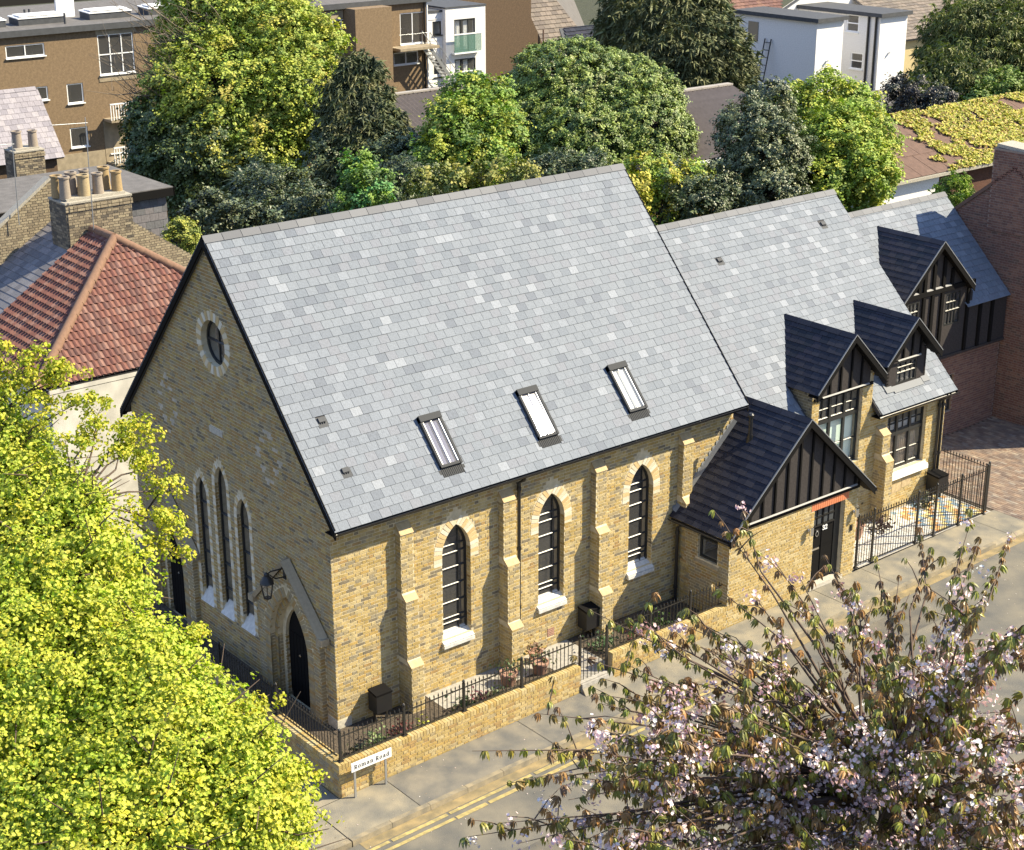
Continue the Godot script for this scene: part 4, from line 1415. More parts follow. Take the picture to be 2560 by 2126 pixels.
	for x in [17.3, 18.9]:
		var q := [Vector3(x, 3.5, -0.12), Vector3(x, 3.5, -1.1), Vector3(x, 4.5, -1.1), Vector3(x, 4.5, -0.12)]
		if x < 18: q.reverse()
		fr.slab(q, 0.08)
	fr.cuboid(Vector3(17.3, 3.5, -1.25), Vector3(18.9, 4.6, -1.2))
	var dd := part("dormer_front", fr, M.black_board, t)
	window(t, "dormer_window", Vector3(0, 0, -0.18), X, Y, h3, [3.97, 4.12], [17.89, 18.1, 18.31], M.black_frame, M.pane, 0.05, 0.03)
	gable_boards(dd, 18.06, 1.12, 5.47, 4.4, 4.36, -0.085, 0.35, 17.5, 18.65)
	var sc := Builder.new()
	sc.slab([Vector3(17.55, 3.56, 0.0), Vector3(18.65, 3.56, 0.0), Vector3(18.65, 3.66, -0.14), Vector3(17.55, 3.66, -0.14)], 0.03)
	part("dormer_sill", sc, M.black_wood, t)
	var la := Builder.new()
	la.slab([Vector3(17.5, 3.52, 0.04), Vector3(18.7, 3.52, 0.04), Vector3(18.7, 3.66, -0.1), Vector3(17.5, 3.66, -0.1)], 0.02)
	for q in [[17.22, 17.5], [18.72, 19.0]]:
		la.slab([Vector3(q[0], 3.56, 0.0), Vector3(q[1], 3.56, 0.0), Vector3(q[1], 3.76, -0.2), Vector3(q[0], 3.76, -0.2)], 0.02)
	part("lead_apron", la, M.lead, t)
	var d2 := dormer_part(t, "dormer_roof")
	gable_roof(d2, 18.06, 1.12, 5.47, 4.38, 0.17, -2.0, -0.9, PackedVector2Array(), 40)

func dormer_part(t: Node3D, called: String) -> Node3D:
	return t

# ---------------------------------------------------------------- the rear wing with the black boarded gable
func rear_wing() -> void:
	var t := thing("boarded_house", "slate-roofed house with big black timbered gable over a brown brick ground floor", "house", Vector3(22.7, 0.15, -5.0))
	var X := Vector3.RIGHT
	var Y := Vector3.UP
	var b := Builder.new()
	var outer := rect(19.7, -0.2, 25.75, 2.8)
	var h := rect(22.45, 0.95, 23.6, 2.1)
	panel(b, Vector3(0, 0, -2.5), X, Y, outer, [h], 0.3)
	panel(b, Vector3(19.7, 0, 0), Vector3(0, 0, 1), Y, PackedVector2Array([Vector2(-7.5, -0.2), Vector2(-2.5, -0.2), Vector2(-2.5, 4.1), Vector2(-5.0, 6.5), Vector2(-7.5, 4.1)]), [], 0.3)
	panel(b, Vector3(0, 0, -7.5), -X, Y, rect(-25.75, -0.2, -19.7, 4.2), [], 0.3)
	var w := part("wall", b, M.red_mortar, t)
	var p := brickwork(Vector3(0, 0, -2.5), X, Y, outer, [h], [0, 1, 2, 3], -0.2, 2.8)
	lay(w, "brick", "bricks", p, unit_brick(), M.redb_mats, M.redb_cols, M.redb_joined, 120)
	window(t, "ground_window", Vector3(0, 0, -2.62), X, Y, h, [1.5], [22.85, 23.2], M.black_frame, M.pane)
	# boarded upper floor and gable, set a little forward
	var ub := Builder.new()
	var up := PackedVector2Array([Vector2(19.7, 2.8), Vector2(25.75, 2.8), Vector2(25.75, 4.2), Vector2(24.0, 4.2), Vector2(24.0, 4.6), Vector2(22.1, 6.2), Vector2(20.3, 4.6), Vector2(20.3, 4.2), Vector2(19.7, 4.2)])
	var g1 := rect(20.75, 3.75, 21.5, 4.75)
	var g2 := rect(22.7, 3.75, 23.45, 4.75)
	panel(ub, Vector3(0, 0, -2.4), X, Y, up, [g1, g2], 0.12)
	ub.cuboid(Vector3(19.7, 2.76, -2.55), Vector3(25.75, 2.84, -2.36))
	var u := part("boarded_wall", ub, M.black_board, t)
	window(t, "gable_window", Vector3(0, 0, -2.45), X, Y, g1, [4.2, 4.45], [20.97, 21.12, 21.27], M.black_frame, M.pane, 0.05, 0.03)
	window(t, "gable_window", Vector3(0, 0, -2.45), X, Y, g2, [4.2, 4.45], [22.92, 23.07, 23.22], M.black_frame, M.pane, 0.05, 0.03)
	for x in [20.6, 21.0, 21.4, 21.65, 22.05, 22.5, 22.9, 23.35, 23.75, 24.4, 25.0]:
		var top: float = minf(6.25 - absf(x - 22.1) * 0.97, 6.1)
		if x > 24: top = 4.2
		for q in ([[4.98, top]] if x in [21.0, 21.4, 22.9, 23.35] else [[2.84, 4.86], [4.98, top]] if x < 24 else [[2.84, 4.2]]):
			if q[1] - q[0] < 0.1: continue
			var tb := Builder.new()
			tb.cuboid(Vector3(x - 0.06, q[0], -2.4), Vector3(x + 0.06, q[1], -2.34))
			part("timber", tb, M.black_wood, u)
	var rail := Builder.new()
	rail.cuboid(Vector3(20.2, 4.84, -2.4), Vector3(24.0, 4.98, -2.33))
	part("timber", rail, M.black_wood, u)
	for q in [[20.66, 20.94], [21.06, 21.34], [21.71, 21.99], [22.11, 22.44], [22.56, 22.84]]:
		var db := Builder.new()
		db.slab([Vector3(q[0], 4.985, -2.32), Vector3(q[1], 4.985, -2.32), Vector3(q[1], 5.02, -2.38), Vector3(q[0], 5.02, -2.38)], 0.02)
		part("drip_board", db, M.drip, u)
	var nf := Builder.new()
	nf.cuboid(Vector3(20, 0.1, -7.2), Vector3(25.5, 0.15, -2.8))
	nf.cuboid(Vector3(20, 2.75, -7.2), Vector3(25.5, 2.8, -2.8))
	nf.cuboid(Vector3(20, 0.15, -3.6), Vector3(25.5, 4.6, -3.55))
	part("inner_floor", nf, M.room, t)
	var rb := Builder.new()
	rb.slab([Vector3(19.7, 4.2, -2.3), Vector3(20.4, 4.2, -2.3), Vector3(20.4, 6.83, -5.0), Vector3(19.7, 6.83, -5.0)], 0.1)
	rb.slab([Vector3(20.4, 5.0, -3.12), Vector3(23.8, 5.0, -3.12), Vector3(23.8, 6.83, -5.0), Vector3(20.4, 6.83, -5.0)], 0.1)
	rb.slab([Vector3(23.8, 4.2, -2.3), Vector3(25.75, 4.2, -2.3), Vector3(25.75, 6.83, -5.0), Vector3(23.8, 6.83, -5.0)], 0.1)
	rb.slab([Vector3(19.7, 6.83, -5.0), Vector3(25.75, 6.83, -5.0), Vector3(25.75, 4.2, -7.7), Vector3(19.7, 4.2, -7.7)], 0.1)
	var roof := part("roof", rb, M.underlay, t)
	var us := Vector3(0, -2.63, 2.7).normalized()
	var l := Vector2(2.63, 2.7).length() + 0.03
	var k := l / 2.7
	var sl := slating(Vector3(0, 6.83, -5.0), X, us, rect(19.72, 0.12, 25.75, l), [rect(20.55, (-3.1 + 5.0) * k, 23.65, l + 1)], 0.25, 0.2, 8)
	slate_tones(sl, [26, 24, 10, 12, 16, 3, 20, 4])
	lay(roof, "slate", "slates", sl, shingle_shape(), M.slate_mats, M.slate_cols, M.slate_joined, 300)
	var rs := ridge_shape(us, Vector3(0, -2.63, -2.7).normalized())
	var rm := rs.made()
	for i in 13:
		placed("ridge_tile", rm, M.ridge_mats[1 if i % 3 else 0], roof, Transform3D(Basis(Vector3(0.43, 0, 0), Y, Vector3(0, 0, 1)), Vector3(20.1 + 0.437 * (i + 0.5), 6.842, -5.0)))
	gable_roof(t, 22.1, 1.62, 6.4, 4.86, -2.15, -4.55, -2.97, PackedVector2Array(), 40)

func corner_house() -> void:
	# tall red brick house beyond the yard; its gable shades the boarded house
	var t := thing("red_brick_house", "tall shaded red brick house with chimney beside the boarded gable house", "house", Vector3(30, 0.15, -3))
	var b := Builder.new()
	var Y := Vector3.UP
	var gab := PackedVector2Array([Vector2(-6.6, -0.2), Vector2(0.7, -0.2), Vector2(0.7, 5.8), Vector2(-2.6, 7.95), Vector2(-6.6, 4.8)])
	panel(b, Vector3(25.8, 0, 0), Vector3(0, 0, 1), Y, gab, [], 0.3)
	panel(b, Vector3(0, 0, 0.7), Vector3.RIGHT, Y, rect(25.8, -0.2, 34, 5.8), [], 0.3)
	panel(b, Vector3(34, 0, 0), Vector3(0, 0, -1), Y, PackedVector2Array([Vector2(-0.7, -0.2), Vector2(6.6, -0.2), Vector2(6.6, 4.8), Vector2(2.6, 7.95), Vector2(-0.7, 5.8)]), [], 0.3)
	panel(b, Vector3(0, 0, -6.6), Vector3.LEFT, Y, rect(-34, -0.2, -25.8, 4.8), [], 0.3)
	var w := part("wall", b, M.red_mortar, t)
	var p := brickwork(Vector3(25.8, 0, 0), Vector3(0, 0, 1), Y, gab, [], [0, 1, 2, 3, 1, 4], -0.2, 7.9)
	lay(w, "brick", "bricks", p, unit_brick(), M.redb_mats, M.redb_cols, M.redb_joined, 200)
	var rb := Builder.new()
	rb.slab([Vector3(25.75, 5.7, 0.95), Vector3(34.1, 5.7, 0.95), Vector3(34.1, 8.02, -2.6), Vector3(25.75, 8.02, -2.6)], 0.1)
	rb.slab([Vector3(25.75, 8.02, -2.6), Vector3(34.1, 8.02, -2.6), Vector3(34.1, 4.6, -6.9), Vector3(25.75, 4.6, -6.9)], 0.1)
	part("roof", rb, M.brown_sheet, t)
	var cb := Builder.new()
	cb.cuboid(Vector3(25.75, 6.0, -3.35), Vector3(26.6, 8.45, -1.9))
	var ch := part("chimney", cb, M.red_mortar, t)
	var cp := brickwork(Vector3(25.75, 0, 0), Vector3(0, 0, 1), Y, rect(-3.35, 6.0, -1.9, 8.45), [], [0, 1, 2, 3], 6.0, 8.4)
	lay(ch, "brick", "bricks", cp, unit_brick(), M.redb_mats, M.redb_cols, M.redb_joined, 0)
	var fb := Builder.new()
	fb.slab([Vector3(25.8, 8.5, -1.95), Vector3(26.55, 8.5, -1.95), Vector3(26.55, 8.58, -3.3), Vector3(25.8, 8.58, -3.3)], 0.1)
	part("chimney_top", fb, M.flaunching, ch)
# ---------------------------------------------------------------- ground, street, boundary
func gy(x: float) -> float:
	return -0.215 + 0.0165 * (x + 1.0)

func sheet(b: Builder, x0: float, z0: float, x1: float, z1: float, y: float, step := 2.0) -> void:
	var x := x0
	while x < x1 - 1e-4:
		var e := minf(x + step, x1)
		b.quad(Vector3(x, gy(x) + y, z1), Vector3(e, gy(e) + y, z1), Vector3(e, gy(e) + y, z0), Vector3(x, gy(x) + y, z0))
		x = e

func land(x: float, z: float) -> float:
	# garden land falls gently away behind the chapel
	var k := clampf((-z - 9.0) / 55.0, 0.0, 1.0)
	return lerpf(-0.32, -2.5, k)

func ground() -> void:
	var b := Builder.new()
	var xs := [-90.0, -40.0, -20.0, -5.0, 0.0, 5.0, 10.0, 15.0, 20.0, 26.0, 35.0, 45.0, 60.0, 90.0, 170.0]
	var zs := [-160.0, -110.0, -64.0, -50.0, -40.0, -30.0, -20.0, -9.0, 0.0, 10.0, 30.0, 70.0]
	for i in xs.size() - 1:
		for j in zs.size() - 1:
			var p := func(x, z): return Vector3(x, land(x, z) - 0.12, z)
			b.quad(p.call(xs[i], zs[j + 1]), p.call(xs[i + 1], zs[j + 1]), p.call(xs[i + 1], zs[j]), p.call(xs[i], zs[j]))
	structure("ground", b, M.grass_ground)
	# road with the gutter strip, the double yellow lines and a few white marks
	var rd := Builder.new()
	sheet(rd, -40, 3.1, 60, 12.0, -0.11)
	rd.quad(Vector3(-40, -0.98, 12.0), Vector3(-4.2, gy(-4.2) - 0.11, 12.0), Vector3(-4.2, gy(-4.2) - 0.11, -30), Vector3(-40, -0.98, -30))
	structure("road", rd, M.asphalt)
	var gu := Builder.new()
	sheet(gu, -1.6, 3.1, 24, 3.34, -0.106)
	structure("gutter_strip", gu, M.gutter_dust)
	for z in [3.40, 3.60]:
		var x := -1.9
		while x < 9.6:
			var l := rng.randf_range(0.7, 2.4)
			var yb := Builder.new()
			var e := minf(x + l, 9.6)
			var w := rng.randf_range(0.05, 0.075)
			yb.quad(Vector3(x, gy(x) - 0.102, z + w), Vector3(e, gy(e) - 0.102, z + w), Vector3(e, gy(e) - 0.102, z - 0.03), Vector3(x, gy(x) - 0.102, z - 0.03))
			structure("yellow_line", yb, M.yellow_paint)
			x = e + rng.randf_range(0.02, 0.1)
	for q in [[1.2, 7.3, 2.2], [5.4, 5.9, 6.4], [9.0, 5.9, 10.0]]:
		var wb := Builder.new()
		wb.quad(Vector3(q[0], gy(q[0]) - 0.102, q[1] + 0.1), Vector3(q[2], gy(q[2]) - 0.102, q[1] + 0.1), Vector3(q[2], gy(q[2]) - 0.102, q[1]), Vector3(q[0], gy(q[0]) - 0.102, q[1]))
		structure("white_line", wb, M.white_paint)
	# pavement: bays of different age with open joints, and the corner to the side street
	var edges := [-1.75, -0.09, 3.3, 5.2, 9.3, 12.6, 14.4, 18.9, 24.0]
	for i in edges.size() - 1:
		var pb := Builder.new()
		sheet(pb, edges[i] + 0.008, 1.77 if edges[i] < 24 else 1.7, edges[i + 1] - 0.008, 2.97, 0.0, 1.0)
		structure("pavement", pb, M.pavement_grey if i in [1, 2] else M.pavement)
	var side := Builder.new()
	sheet(side, -3.9, -30, -1.16, 0.9, 0.0)
	sheet(side, -1.765, 0.9, -1.16, 1.755, 0.0)
	var bend := []
	for i in 13:
		var a := PI * 0.5 * i / 12
		bend.append(Vector3(-1.765 - 2.13 * cos(a), gy(-1.765 - 2.13 * cos(a)), 0.9 + 2.07 * sin(a)))
	for i in 12:
		side.tri(Vector3(-1.765, gy(-1.765), 0.9), bend[i], bend[i + 1])
	structure("corner_pavement", side, M.pavement)
	var sub := Builder.new()
	sheet(sub, -1.75, 1.7, 24, 2.99, -0.02)
	structure("pavement_joint", sub, M.pavement_grey)
	# kerb stones, each 0.9 m
	var kerb := Node3D.new()
	kerb.name = "kerb"
	kerb.set_meta("kind", "structure")
	kerb.position = Vector3(0, -0.2, 3.05)
	add_child(kerb)
	for i in 12:
		var d := Vector3(0, 0.004, 0)
		var u0: Vector3 = (bend[i] - Vector3(-1.765, bend[i].y, 0.9)).normalized() * 0.125
		var u1: Vector3 = (bend[i + 1] - Vector3(-1.765, bend[i + 1].y, 0.9)).normalized() * 0.125
		var cb := Builder.new()
		cb.slab([bend[i] + u0 + d, bend[i + 1] + u1 + d, bend[i + 1] + d, bend[i] + d], 0.3)
		part("kerb_stone", cb, M.kerbstone, kerb)
	var x := -1.74
	while x < 24:
		var drop := 0.07 if x > 18 and x < 24 else 0.0
		var kb := Builder.new()
		kb.slab([Vector3(x + 0.004, gy(x) + 0.004 - drop, 3.085), Vector3(x + 0.9, gy(x + 0.9) + 0.004 - drop, 3.085), Vector3(x + 0.9, gy(x + 0.9) + 0.006, 2.972), Vector3(x + 0.004, gy(x) + 0.006, 2.972)], 0.05)
		kb.slab([Vector3(x + 0.004, gy(x) - 0.14, 3.1), Vector3(x + 0.9, gy(x + 0.9) - 0.14, 3.1), Vector3(x + 0.9, gy(x + 0.9) - drop, 3.085), Vector3(x + 0.004, gy(x) - drop, 3.085)], 0.06)
		part("kerb_stone", kb, M.kerbstone, kerb)
		x += 0.904
	# beds between the chapel and its front wall
	var bed := Builder.new()
	bed.quad(Vector3(-0.9, 0.08, 1.52), Vector3(5.05, 0.08, 1.52), Vector3(5.05, 0.08, 0), Vector3(-0.9, 0.08, 0))
	bed.quad(Vector3(6.2, 0.08, 1.52), Vector3(9.6, 0.08, 1.52), Vector3(9.6, 0.08, 0), Vector3(6.2, 0.08, 0))
	bed.quad(Vector3(-0.9, 0.06, 0.0), Vector3(0, 0.06, 0), Vector3(0, 0.06, -9), Vector3(-0.9, 0.06, -9))
	structure("garden_bed", bed, M.soil)
	var path := Builder.new()
	path.quad(Vector3(5.05, 0.085, 1.75), Vector3(6.2, 0.085, 1.75), Vector3(6.2, 0.085, 0.0), Vector3(5.05, 0.085, 0.0))
	path.quad(Vector3(2.2, 0.085, 0.75), Vector3(5.05, 0.085, 0.75), Vector3(5.05, 0.085, 0.0), Vector3(2.2, 0.085, 0.0))
	path.cuboid(Vector3(5.11, -0.35, 1.3), Vector3(6.01, 0.07, 1.8))
	var ramp := Builder.new()
	ramp.slab([Vector3(5.05, gy(5.0) + 0.008, 1.98), Vector3(6.05, gy(6.1) + 0.008, 1.98), Vector3(6.0, gy(6) + 0.09, 1.79), Vector3(5.12, gy(5) + 0.09, 1.79)], 0.1)
	structure("gate_ramp", ramp, M.pavement)
	structure("path", path, M.gravel_pale)
	street_details()
	yard_and_drive()

func street_details() -> void:
	# repair patches
	for q in [[6.5, 4.3, 8.9, 5.1], [0.2, 5.2, 1.4, 7.4], [11.5, 3.7, 14.0, 4.6]]:
		var pb := Builder.new()
		pb.quad(Vector3(q[0], gy(q[0]) - 0.104, q[3]), Vector3(q[2], gy(q[2]) - 0.104, q[3]), Vector3(q[2], gy(q[2]) - 0.104, q[1]), Vector3(q[0], gy(q[0]) - 0.104, q[1]))
		structure("road_patch", pb, M.asphalt_patch)
	# fallen petals and grit
	var xf := []
	var cols := []
	for i in 900:
		var x := rng.randf_range(-2.0, 20.0)
		var z := rng.randf_range(1.85, 8.0)
		var y := gy(x) + (0.008 if z < 2.95 else -0.095)
		if z > 2.95 and z < 3.12: continue
		xf.append(Transform3D(Basis(Vector3.UP, rng.randf() * TAU).scaled(Vector3.ONE * rng.randf_range(0.012, 0.035)), Vector3(x, y, z)))
		cols.append(vary([Color(0.7, 0.6, 0.56), Color(0.45, 0.38, 0.28), Color(0.2, 0.16, 0.1)][rng.randi() % 3], 0.2))
	var litter := Node3D.new()
	litter.name = "holder"
	add_child(litter)
	scatter(litter, "fallen_petals", xf, cols, M.petal, "oval")
	var o := litter.get_child(0)
	litter.remove_child(o)
	remove_child(litter)
	litter.free()
	add_child(o)
	tag(o, "fallen pale petals and grit strewn over pavement and road", "petals")

func yard_and_drive() -> void:
	# tiled yard before the wing
	var yb := Builder.new()
	yb.quad(Vector3(14.1, 0.095, 1.78), Vector3(19.76, 0.13, 1.78), Vector3(19.76, 0.13, 0), Vector3(14.1, 0.095, 0))
	var yard := structure("yard", yb, M.gravel_pale)
	var tp := []
	var nx := 34
	var nz := 10
	for i in nx:
		for j in nz:
			var x := 14.2 + (i + 0.5) * 0.16
			var z := 0.12 + (j + 0.5) * 0.16
			var tone := 0
			var k := (i + j) % 6
			if i > 20:
				tone = [1, 0, 3, 2, 0, 3][k] if rng.randf() > 0.25 else [1, 3, 2, 0][rng.randi() % 4]
			else:
				tone = [0, 4, 5][rng.randi() % 3]
			var y := 0.095 + (x - 14.1) * 0.0062
			tp.append([Transform3D(Basis(Vector3(0.152, 0, 0), Vector3(0, 0.02, 0), Vector3(0, 0, 0.152)), Vector3(x, y + 0.004, z)), tone])
	lay(yard, "floor_tile", "floor_tiles", tp, shingle_shape(), M.tile_mats, M.tile_cols, M.tile_joined, 300)
	# drive of small blocks
	var db := Builder.new()
	db.quad(Vector3(19.76, 0.115, 2.9), Vector3(40, 0.45, 2.9), Vector3(40, 0.45, -2.5), Vector3(19.76, 0.115, -2.5))
	var drive := structure("driveway", db, M.soil)
	var bp := []
	for i in 62:
		for j in 25:
			var x := 19.9 + i * 0.108 + 0.05
			var z := -2.4 + j * 0.208 + 0.1 * (i % 2)
			if z > 2.85 or x > 26 : continue
			if x < 19.8 and z > 0: continue
			var r := rng.randf()
			var tone := 0 if r < 0.34 else 1 if r < 0.6 else 2 if r < 0.82 else 3 if r < 0.93 else 4
			bp.append([Transform3D(Basis(Vector3(0.1, 0, 0), Vector3(0, 0.03, 0), Vector3(0, 0, 0.2)), Vector3(x, 0.115 + (x - 19.76) * 0.0165 + rng.randf_range(0, 0.004), z)), tone])
	lay(drive, "paving_block", "paving_blocks", bp, shingle_shape(), M.paver_mats, M.paver_cols, M.paver_joined, 200)

# spear-topped upright
func spear(h: float, r := 0.009) -> ArrayMesh:
	var b := Builder.new()
	b.tube([Vector3.ZERO, Vector3(0, h - 0.09, 0)], [r, r], 6)
	b.lathe(Vector3(0, h - 0.09, 0), [[r, 0.0], [r * 1.9, 0.025], [r * 1.4, 0.055], [0.0, 0.09]], 6)
	return b.made()

func post_mesh(h: float, r := 0.024) -> ArrayMesh:
	var b := Builder.new()
	b.cuboid(Vector3(-r, 0, -r), Vector3(r, h, r))
	b.lathe(Vector3(0, h, 0), [[r * 0.6, 0.0], [r * 1.3, 0.02], [r * 1.3, 0.05], [r * 0.6, 0.075], [0.0, 0.09]], 8)
	b.cuboid(Vector3(-0.055, 0, -0.055), Vector3(0.055, 0.012, 0.055))
	return b.made()

# one run of railing between two posts; each upright a part
func railing(label: String, group: String, a: Vector3, c: Vector3, h: float, pitch := 0.105, ends := 3, called := "iron_railing", cat := "railing", low := 0.03) -> Node3D:
	var t := thing(called, label, cat, (a + c) * 0.5, group)
	var d := c - a
	var l := Vector2(d.x, d.z).length()
	var key := "spear%.2f" % h
	if not unit.has(key):
		unit[key] = spear(h)
		unit["post%.2f" % h] = post_mesh(h + 0.02)
	var n := maxi(2, roundi(l / pitch))
	for i in range(1, n):
		placed("upright", unit[key], M.black_iron, t, Transform3D(Basis.IDENTITY, a + d * (float(i) / n) + Vector3(0, low, 0)))
	for y in [low + 0.03, h - 0.09]:
		var rb := Builder.new()
		rb.bar(a + Vector3(0, y, 0), c + Vector3(0, y, 0), 0.03, 0.014)
		part("rail", rb, M.black_iron, t)
	if ends & 1: placed("post", unit["post%.2f" % h], M.black_iron, t, Transform3D(Basis.IDENTITY, a))
	if ends & 2: placed("post", unit["post%.2f" % h], M.black_iron, t, Transform3D(Basis.IDENTITY, c))
	return t

func front_wall(called_label: String, x0: float, x1: float, corner: bool) -> void:
	var t := thing("garden_wall", called_label, "garden wall", Vector3((x0 + x1) * 0.5, -0.2, 1.62))
	var X := Vector3.RIGHT
	var Y := Vector3.UP
	var Z := Vector3(0, 0, 1)
	var b := Builder.new()
	b.cuboid(Vector3(x0, -0.4, 1.52), Vector3(x1, 0.45, 1.745))
	if corner: b.cuboid(Vector3(x0, -0.4, -6.0), Vector3(x0 + 0.225, 0.45, 1.52))
	var w := part("wall", b, M.mortar_sand, t)
	var tones := [0, 1, 5, 0, 8, 5, 2, 0, 1, 7, 5, 3, 8]
	var p := brickwork(Vector3(0, 0, 1.745), X, Y, rect(x0, -0.36, x1, 0.39), [], tones, -0.36, 0.385)
	lay(w, "brick", "bricks", p, unit_brick(), M.stock_mats, M.stock_cols, M.stock_joined, 300)
	if corner:
		var p2 := brickwork(Vector3(x0, 0, 0), Z, Y, rect(-6, -0.36, 1.745, 0.39), [], [3, 8, 2, 4, 0], -0.36, 0.385)
		lay(w, "brick", "bricks", p2, unit_brick(), M.stock_mats, M.stock_cols, M.stock_joined, 0)
	# brick-on-edge coping
	var cp := []
	var x := x0 + 0.037
	while x < x1:
		cp.append([Transform3D(Basis(X * 0.064, Y * 0.108, Z * 0.238).rotated(Y, rng.randfn(0, 0.01)), Vector3(x, 0.45 + rng.randf_range(-0.003, 0.003), 1.634)), [0, 1, 5, 7, 0, 1][rng.randi() % 6]])
		x += 0.075
	if corner:
		var z := 1.46
		while z > -6:
			cp.append([Transform3D(Basis(X * 0.238, Y * 0.108, Z * 0.064), Vector3(x0 + 0.113, 0.45, z)), [0, 1, 7, 5][rng.randi() % 4]])
			z -= 0.075
	lay(w, "coping_brick", "coping_bricks", cp, shingle_shape(), M.stock_mats, M.stock_cols, M.stock_joined, 200)

func boundary() -> void:
	front_wall("low yellow brick garden wall with corner by the street name sign", -1.13, 5.1, true)
	front_wall("low yellow brick garden wall between iron gate and porch", 6.02, 9.6, false)
	var y := 0.505
	var g := "railings on the low garden wall"
	railing("black spear-topped railing on garden wall above the street name sign", g, Vector3(-1.0, y, 1.62), Vector3(0.52, y, 1.62), 0.62)
	railing("black spear-topped railing on garden wall in front of the first buttress", g, Vector3(0.52, y, 1.62), Vector3(2.02, y, 1.62), 0.62, 0.105, 2)
	railing("black spear-topped railing on garden wall between first and second buttress", g, Vector3(2.02, y, 1.62), Vector3(3.55, y, 1.62), 0.62, 0.105, 2)
	railing("black spear-topped railing on garden wall left of the small gate", g, Vector3(3.55, y, 1.62), Vector3(5.06, y, 1.62), 0.62, 0.105, 0)
	railing("black spear-topped railing on garden wall right of the small gate", g, Vector3(6.06, y, 1.62), Vector3(7.27, y, 1.62), 0.62, 0.105, 2)
	railing("black spear-topped railing on garden wall in front of the last buttress", g, Vector3(7.27, y, 1.62), Vector3(8.52, y, 1.62), 0.62, 0.105, 2)
	railing("black spear-topped railing on garden wall running up to the porch", g, Vector3(8.52, y, 1.62), Vector3(9.55, y, 1.62), 0.62, 0.105, 0)
	railing("black spear-topped railing on the wall before the arched doorway", g, Vector3(-1.0, y, 1.5), Vector3(-1.0, y, -0.7), 0.62, 0.105, 2)
	railing("black spear-topped railing in the shade of the end gable", g, Vector3(-1.0, y, -0.7), Vector3(-1.0, y, -3.0), 0.62, 0.105, 2)
	railing("small black iron gate between the two garden walls", "", Vector3(5.16, gy(5.2) + 0.06, 1.64), Vector3(5.94, gy(5.9) + 0.06, 1.64), 1.15, 0.11, 3, "iron_gate", "gate", 0.05)
	var gl := "railings round the tiled yard"
	var yy := 0.12
	railing("black iron gate beside the porch door corner", "", Vector3(14.2, yy, 1.75), Vector3(14.8, yy, 1.75), 1.36, 0.1, 3, "iron_gate", "gate", 0.05)
	railing("black spear-topped railing round tiled yard next to the porch gate", gl, Vector3(14.84, yy, 1.75), Vector3(16.55, yy, 1.75), 1.36, 0.1, 2)
	railing("black iron gate in the middle of the yard railings", "", Vector3(16.62, yy, 1.75), Vector3(17.3, yy, 1.75), 1.36, 0.1, 2, "iron_gate", "gate", 0.05)
	railing("black spear-topped railing round tiled yard beyond the middle gate", gl, Vector3(17.36, yy, 1.75), Vector3(18.34, yy, 1.75), 1.36, 0.1, 2)
	railing("black spear-topped railing at the yard corner by the drive", gl, Vector3(18.34, yy, 1.75), Vector3(19.45, yy, 1.75), 1.36, 0.1, 2)
	railing("black spear-topped railing from yard corner back to the wing wall", gl, Vector3(19.62, yy, 1.68), Vector3(19.7, yy, 0.08), 1.36, 0.1, 1)
	# street name plate
	var s := thing("street_sign", "white street name plate reading Roman Road on two short posts", "street sign", Vector3(-0.5, gy(-0.5), 1.95))
	var pb := Builder.new()
	pb.cuboid(Vector3(-0.97, 0.39, 1.935), Vector3(-0.03, 0.585, 1.955))
	var pl := part("plate", pb, M.sign_white, s)
	for x in [-0.885, -0.16]:
		var q := Builder.new()
		q.cuboid(Vector3(x - 0.022, gy(x), 1.905), Vector3(x + 0.022, 0.56, 1.934))
		part("post", q, M.steel, s)
	var tm := TextMesh.new()
	var font := SystemFont.new()
	font.font_names = PackedStringArray(["Droid Serif"])
	font.font_weight = 500
	var loose := FontVariation.new()
	loose.base_font = font
	loose.spacing_glyph = 4
	tm.font = loose
	tm.text = "Roman Road"
	tm.font_size = 32
	tm.pixel_size = 0.0036
	tm.depth = 0.006
	placed("lettering", tm, M.ink, pl, Transform3D(Basis.IDENTITY, Vector3(-0.5, 0.485, 1.958)))
	# lantern on a scrolled bracket over the doorway
	var lt := thing("wall_lantern", "black iron lantern on a scrolled bracket above the arched doorway", "wall lamp", Vector3(-0.12, 3.00, -1.58))
	var br := Builder.new()
	br.tube([Vector3(-0.12, 3.20, -1.58), Vector3(-0.45, 3.22, -1.58), Vector3(-0.56, 3.18, -1.58)], [0.018, 0.016, 0.014], 6)
	br.tube([Vector3(-0.12, 3.00, -1.58), Vector3(-0.36, 3.03, -1.58), Vector3(-0.48, 3.15, -1.58), Vector3(-0.58, 3.18, -1.58)], [0.014, 0.014, 0.012, 0.01], 6)
	br.cuboid(Vector3(-0.14, 2.95, -1.63), Vector3(-0.115, 3.27, -1.53))
	part("bracket", br, M.black_iron, lt)
	var ca := Builder.new()
	ca.lathe(Vector3(-0.56, 2.77, -1.58), [[0.0, 0.46], [0.0, 0.46]], 6)
	ca.lathe(Vector3(-0.56, 3.05, -1.58), [[0.165, -0.06], [0.155, -0.03], [0.095, 0.06], [0.05, 0.10], [0.06, 0.14], [0.0, 0.19]], 6)
	ca.lathe(Vector3(-0.56, 2.65, -1.58), [[0.0, -0.06], [0.03, -0.03], [0.085, 0.0], [0.085, 0.02]], 6)
	for i in 6:
		var a := TAU * i / 6
		var dv := Vector3(cos(a), 0, -sin(a))
		ca.bar(Vector3(-0.56, 2.66, -1.58) + dv * 0.08, Vector3(-0.56, 3.00, -1.58) + dv * 0.14, 0.016, 0.016)
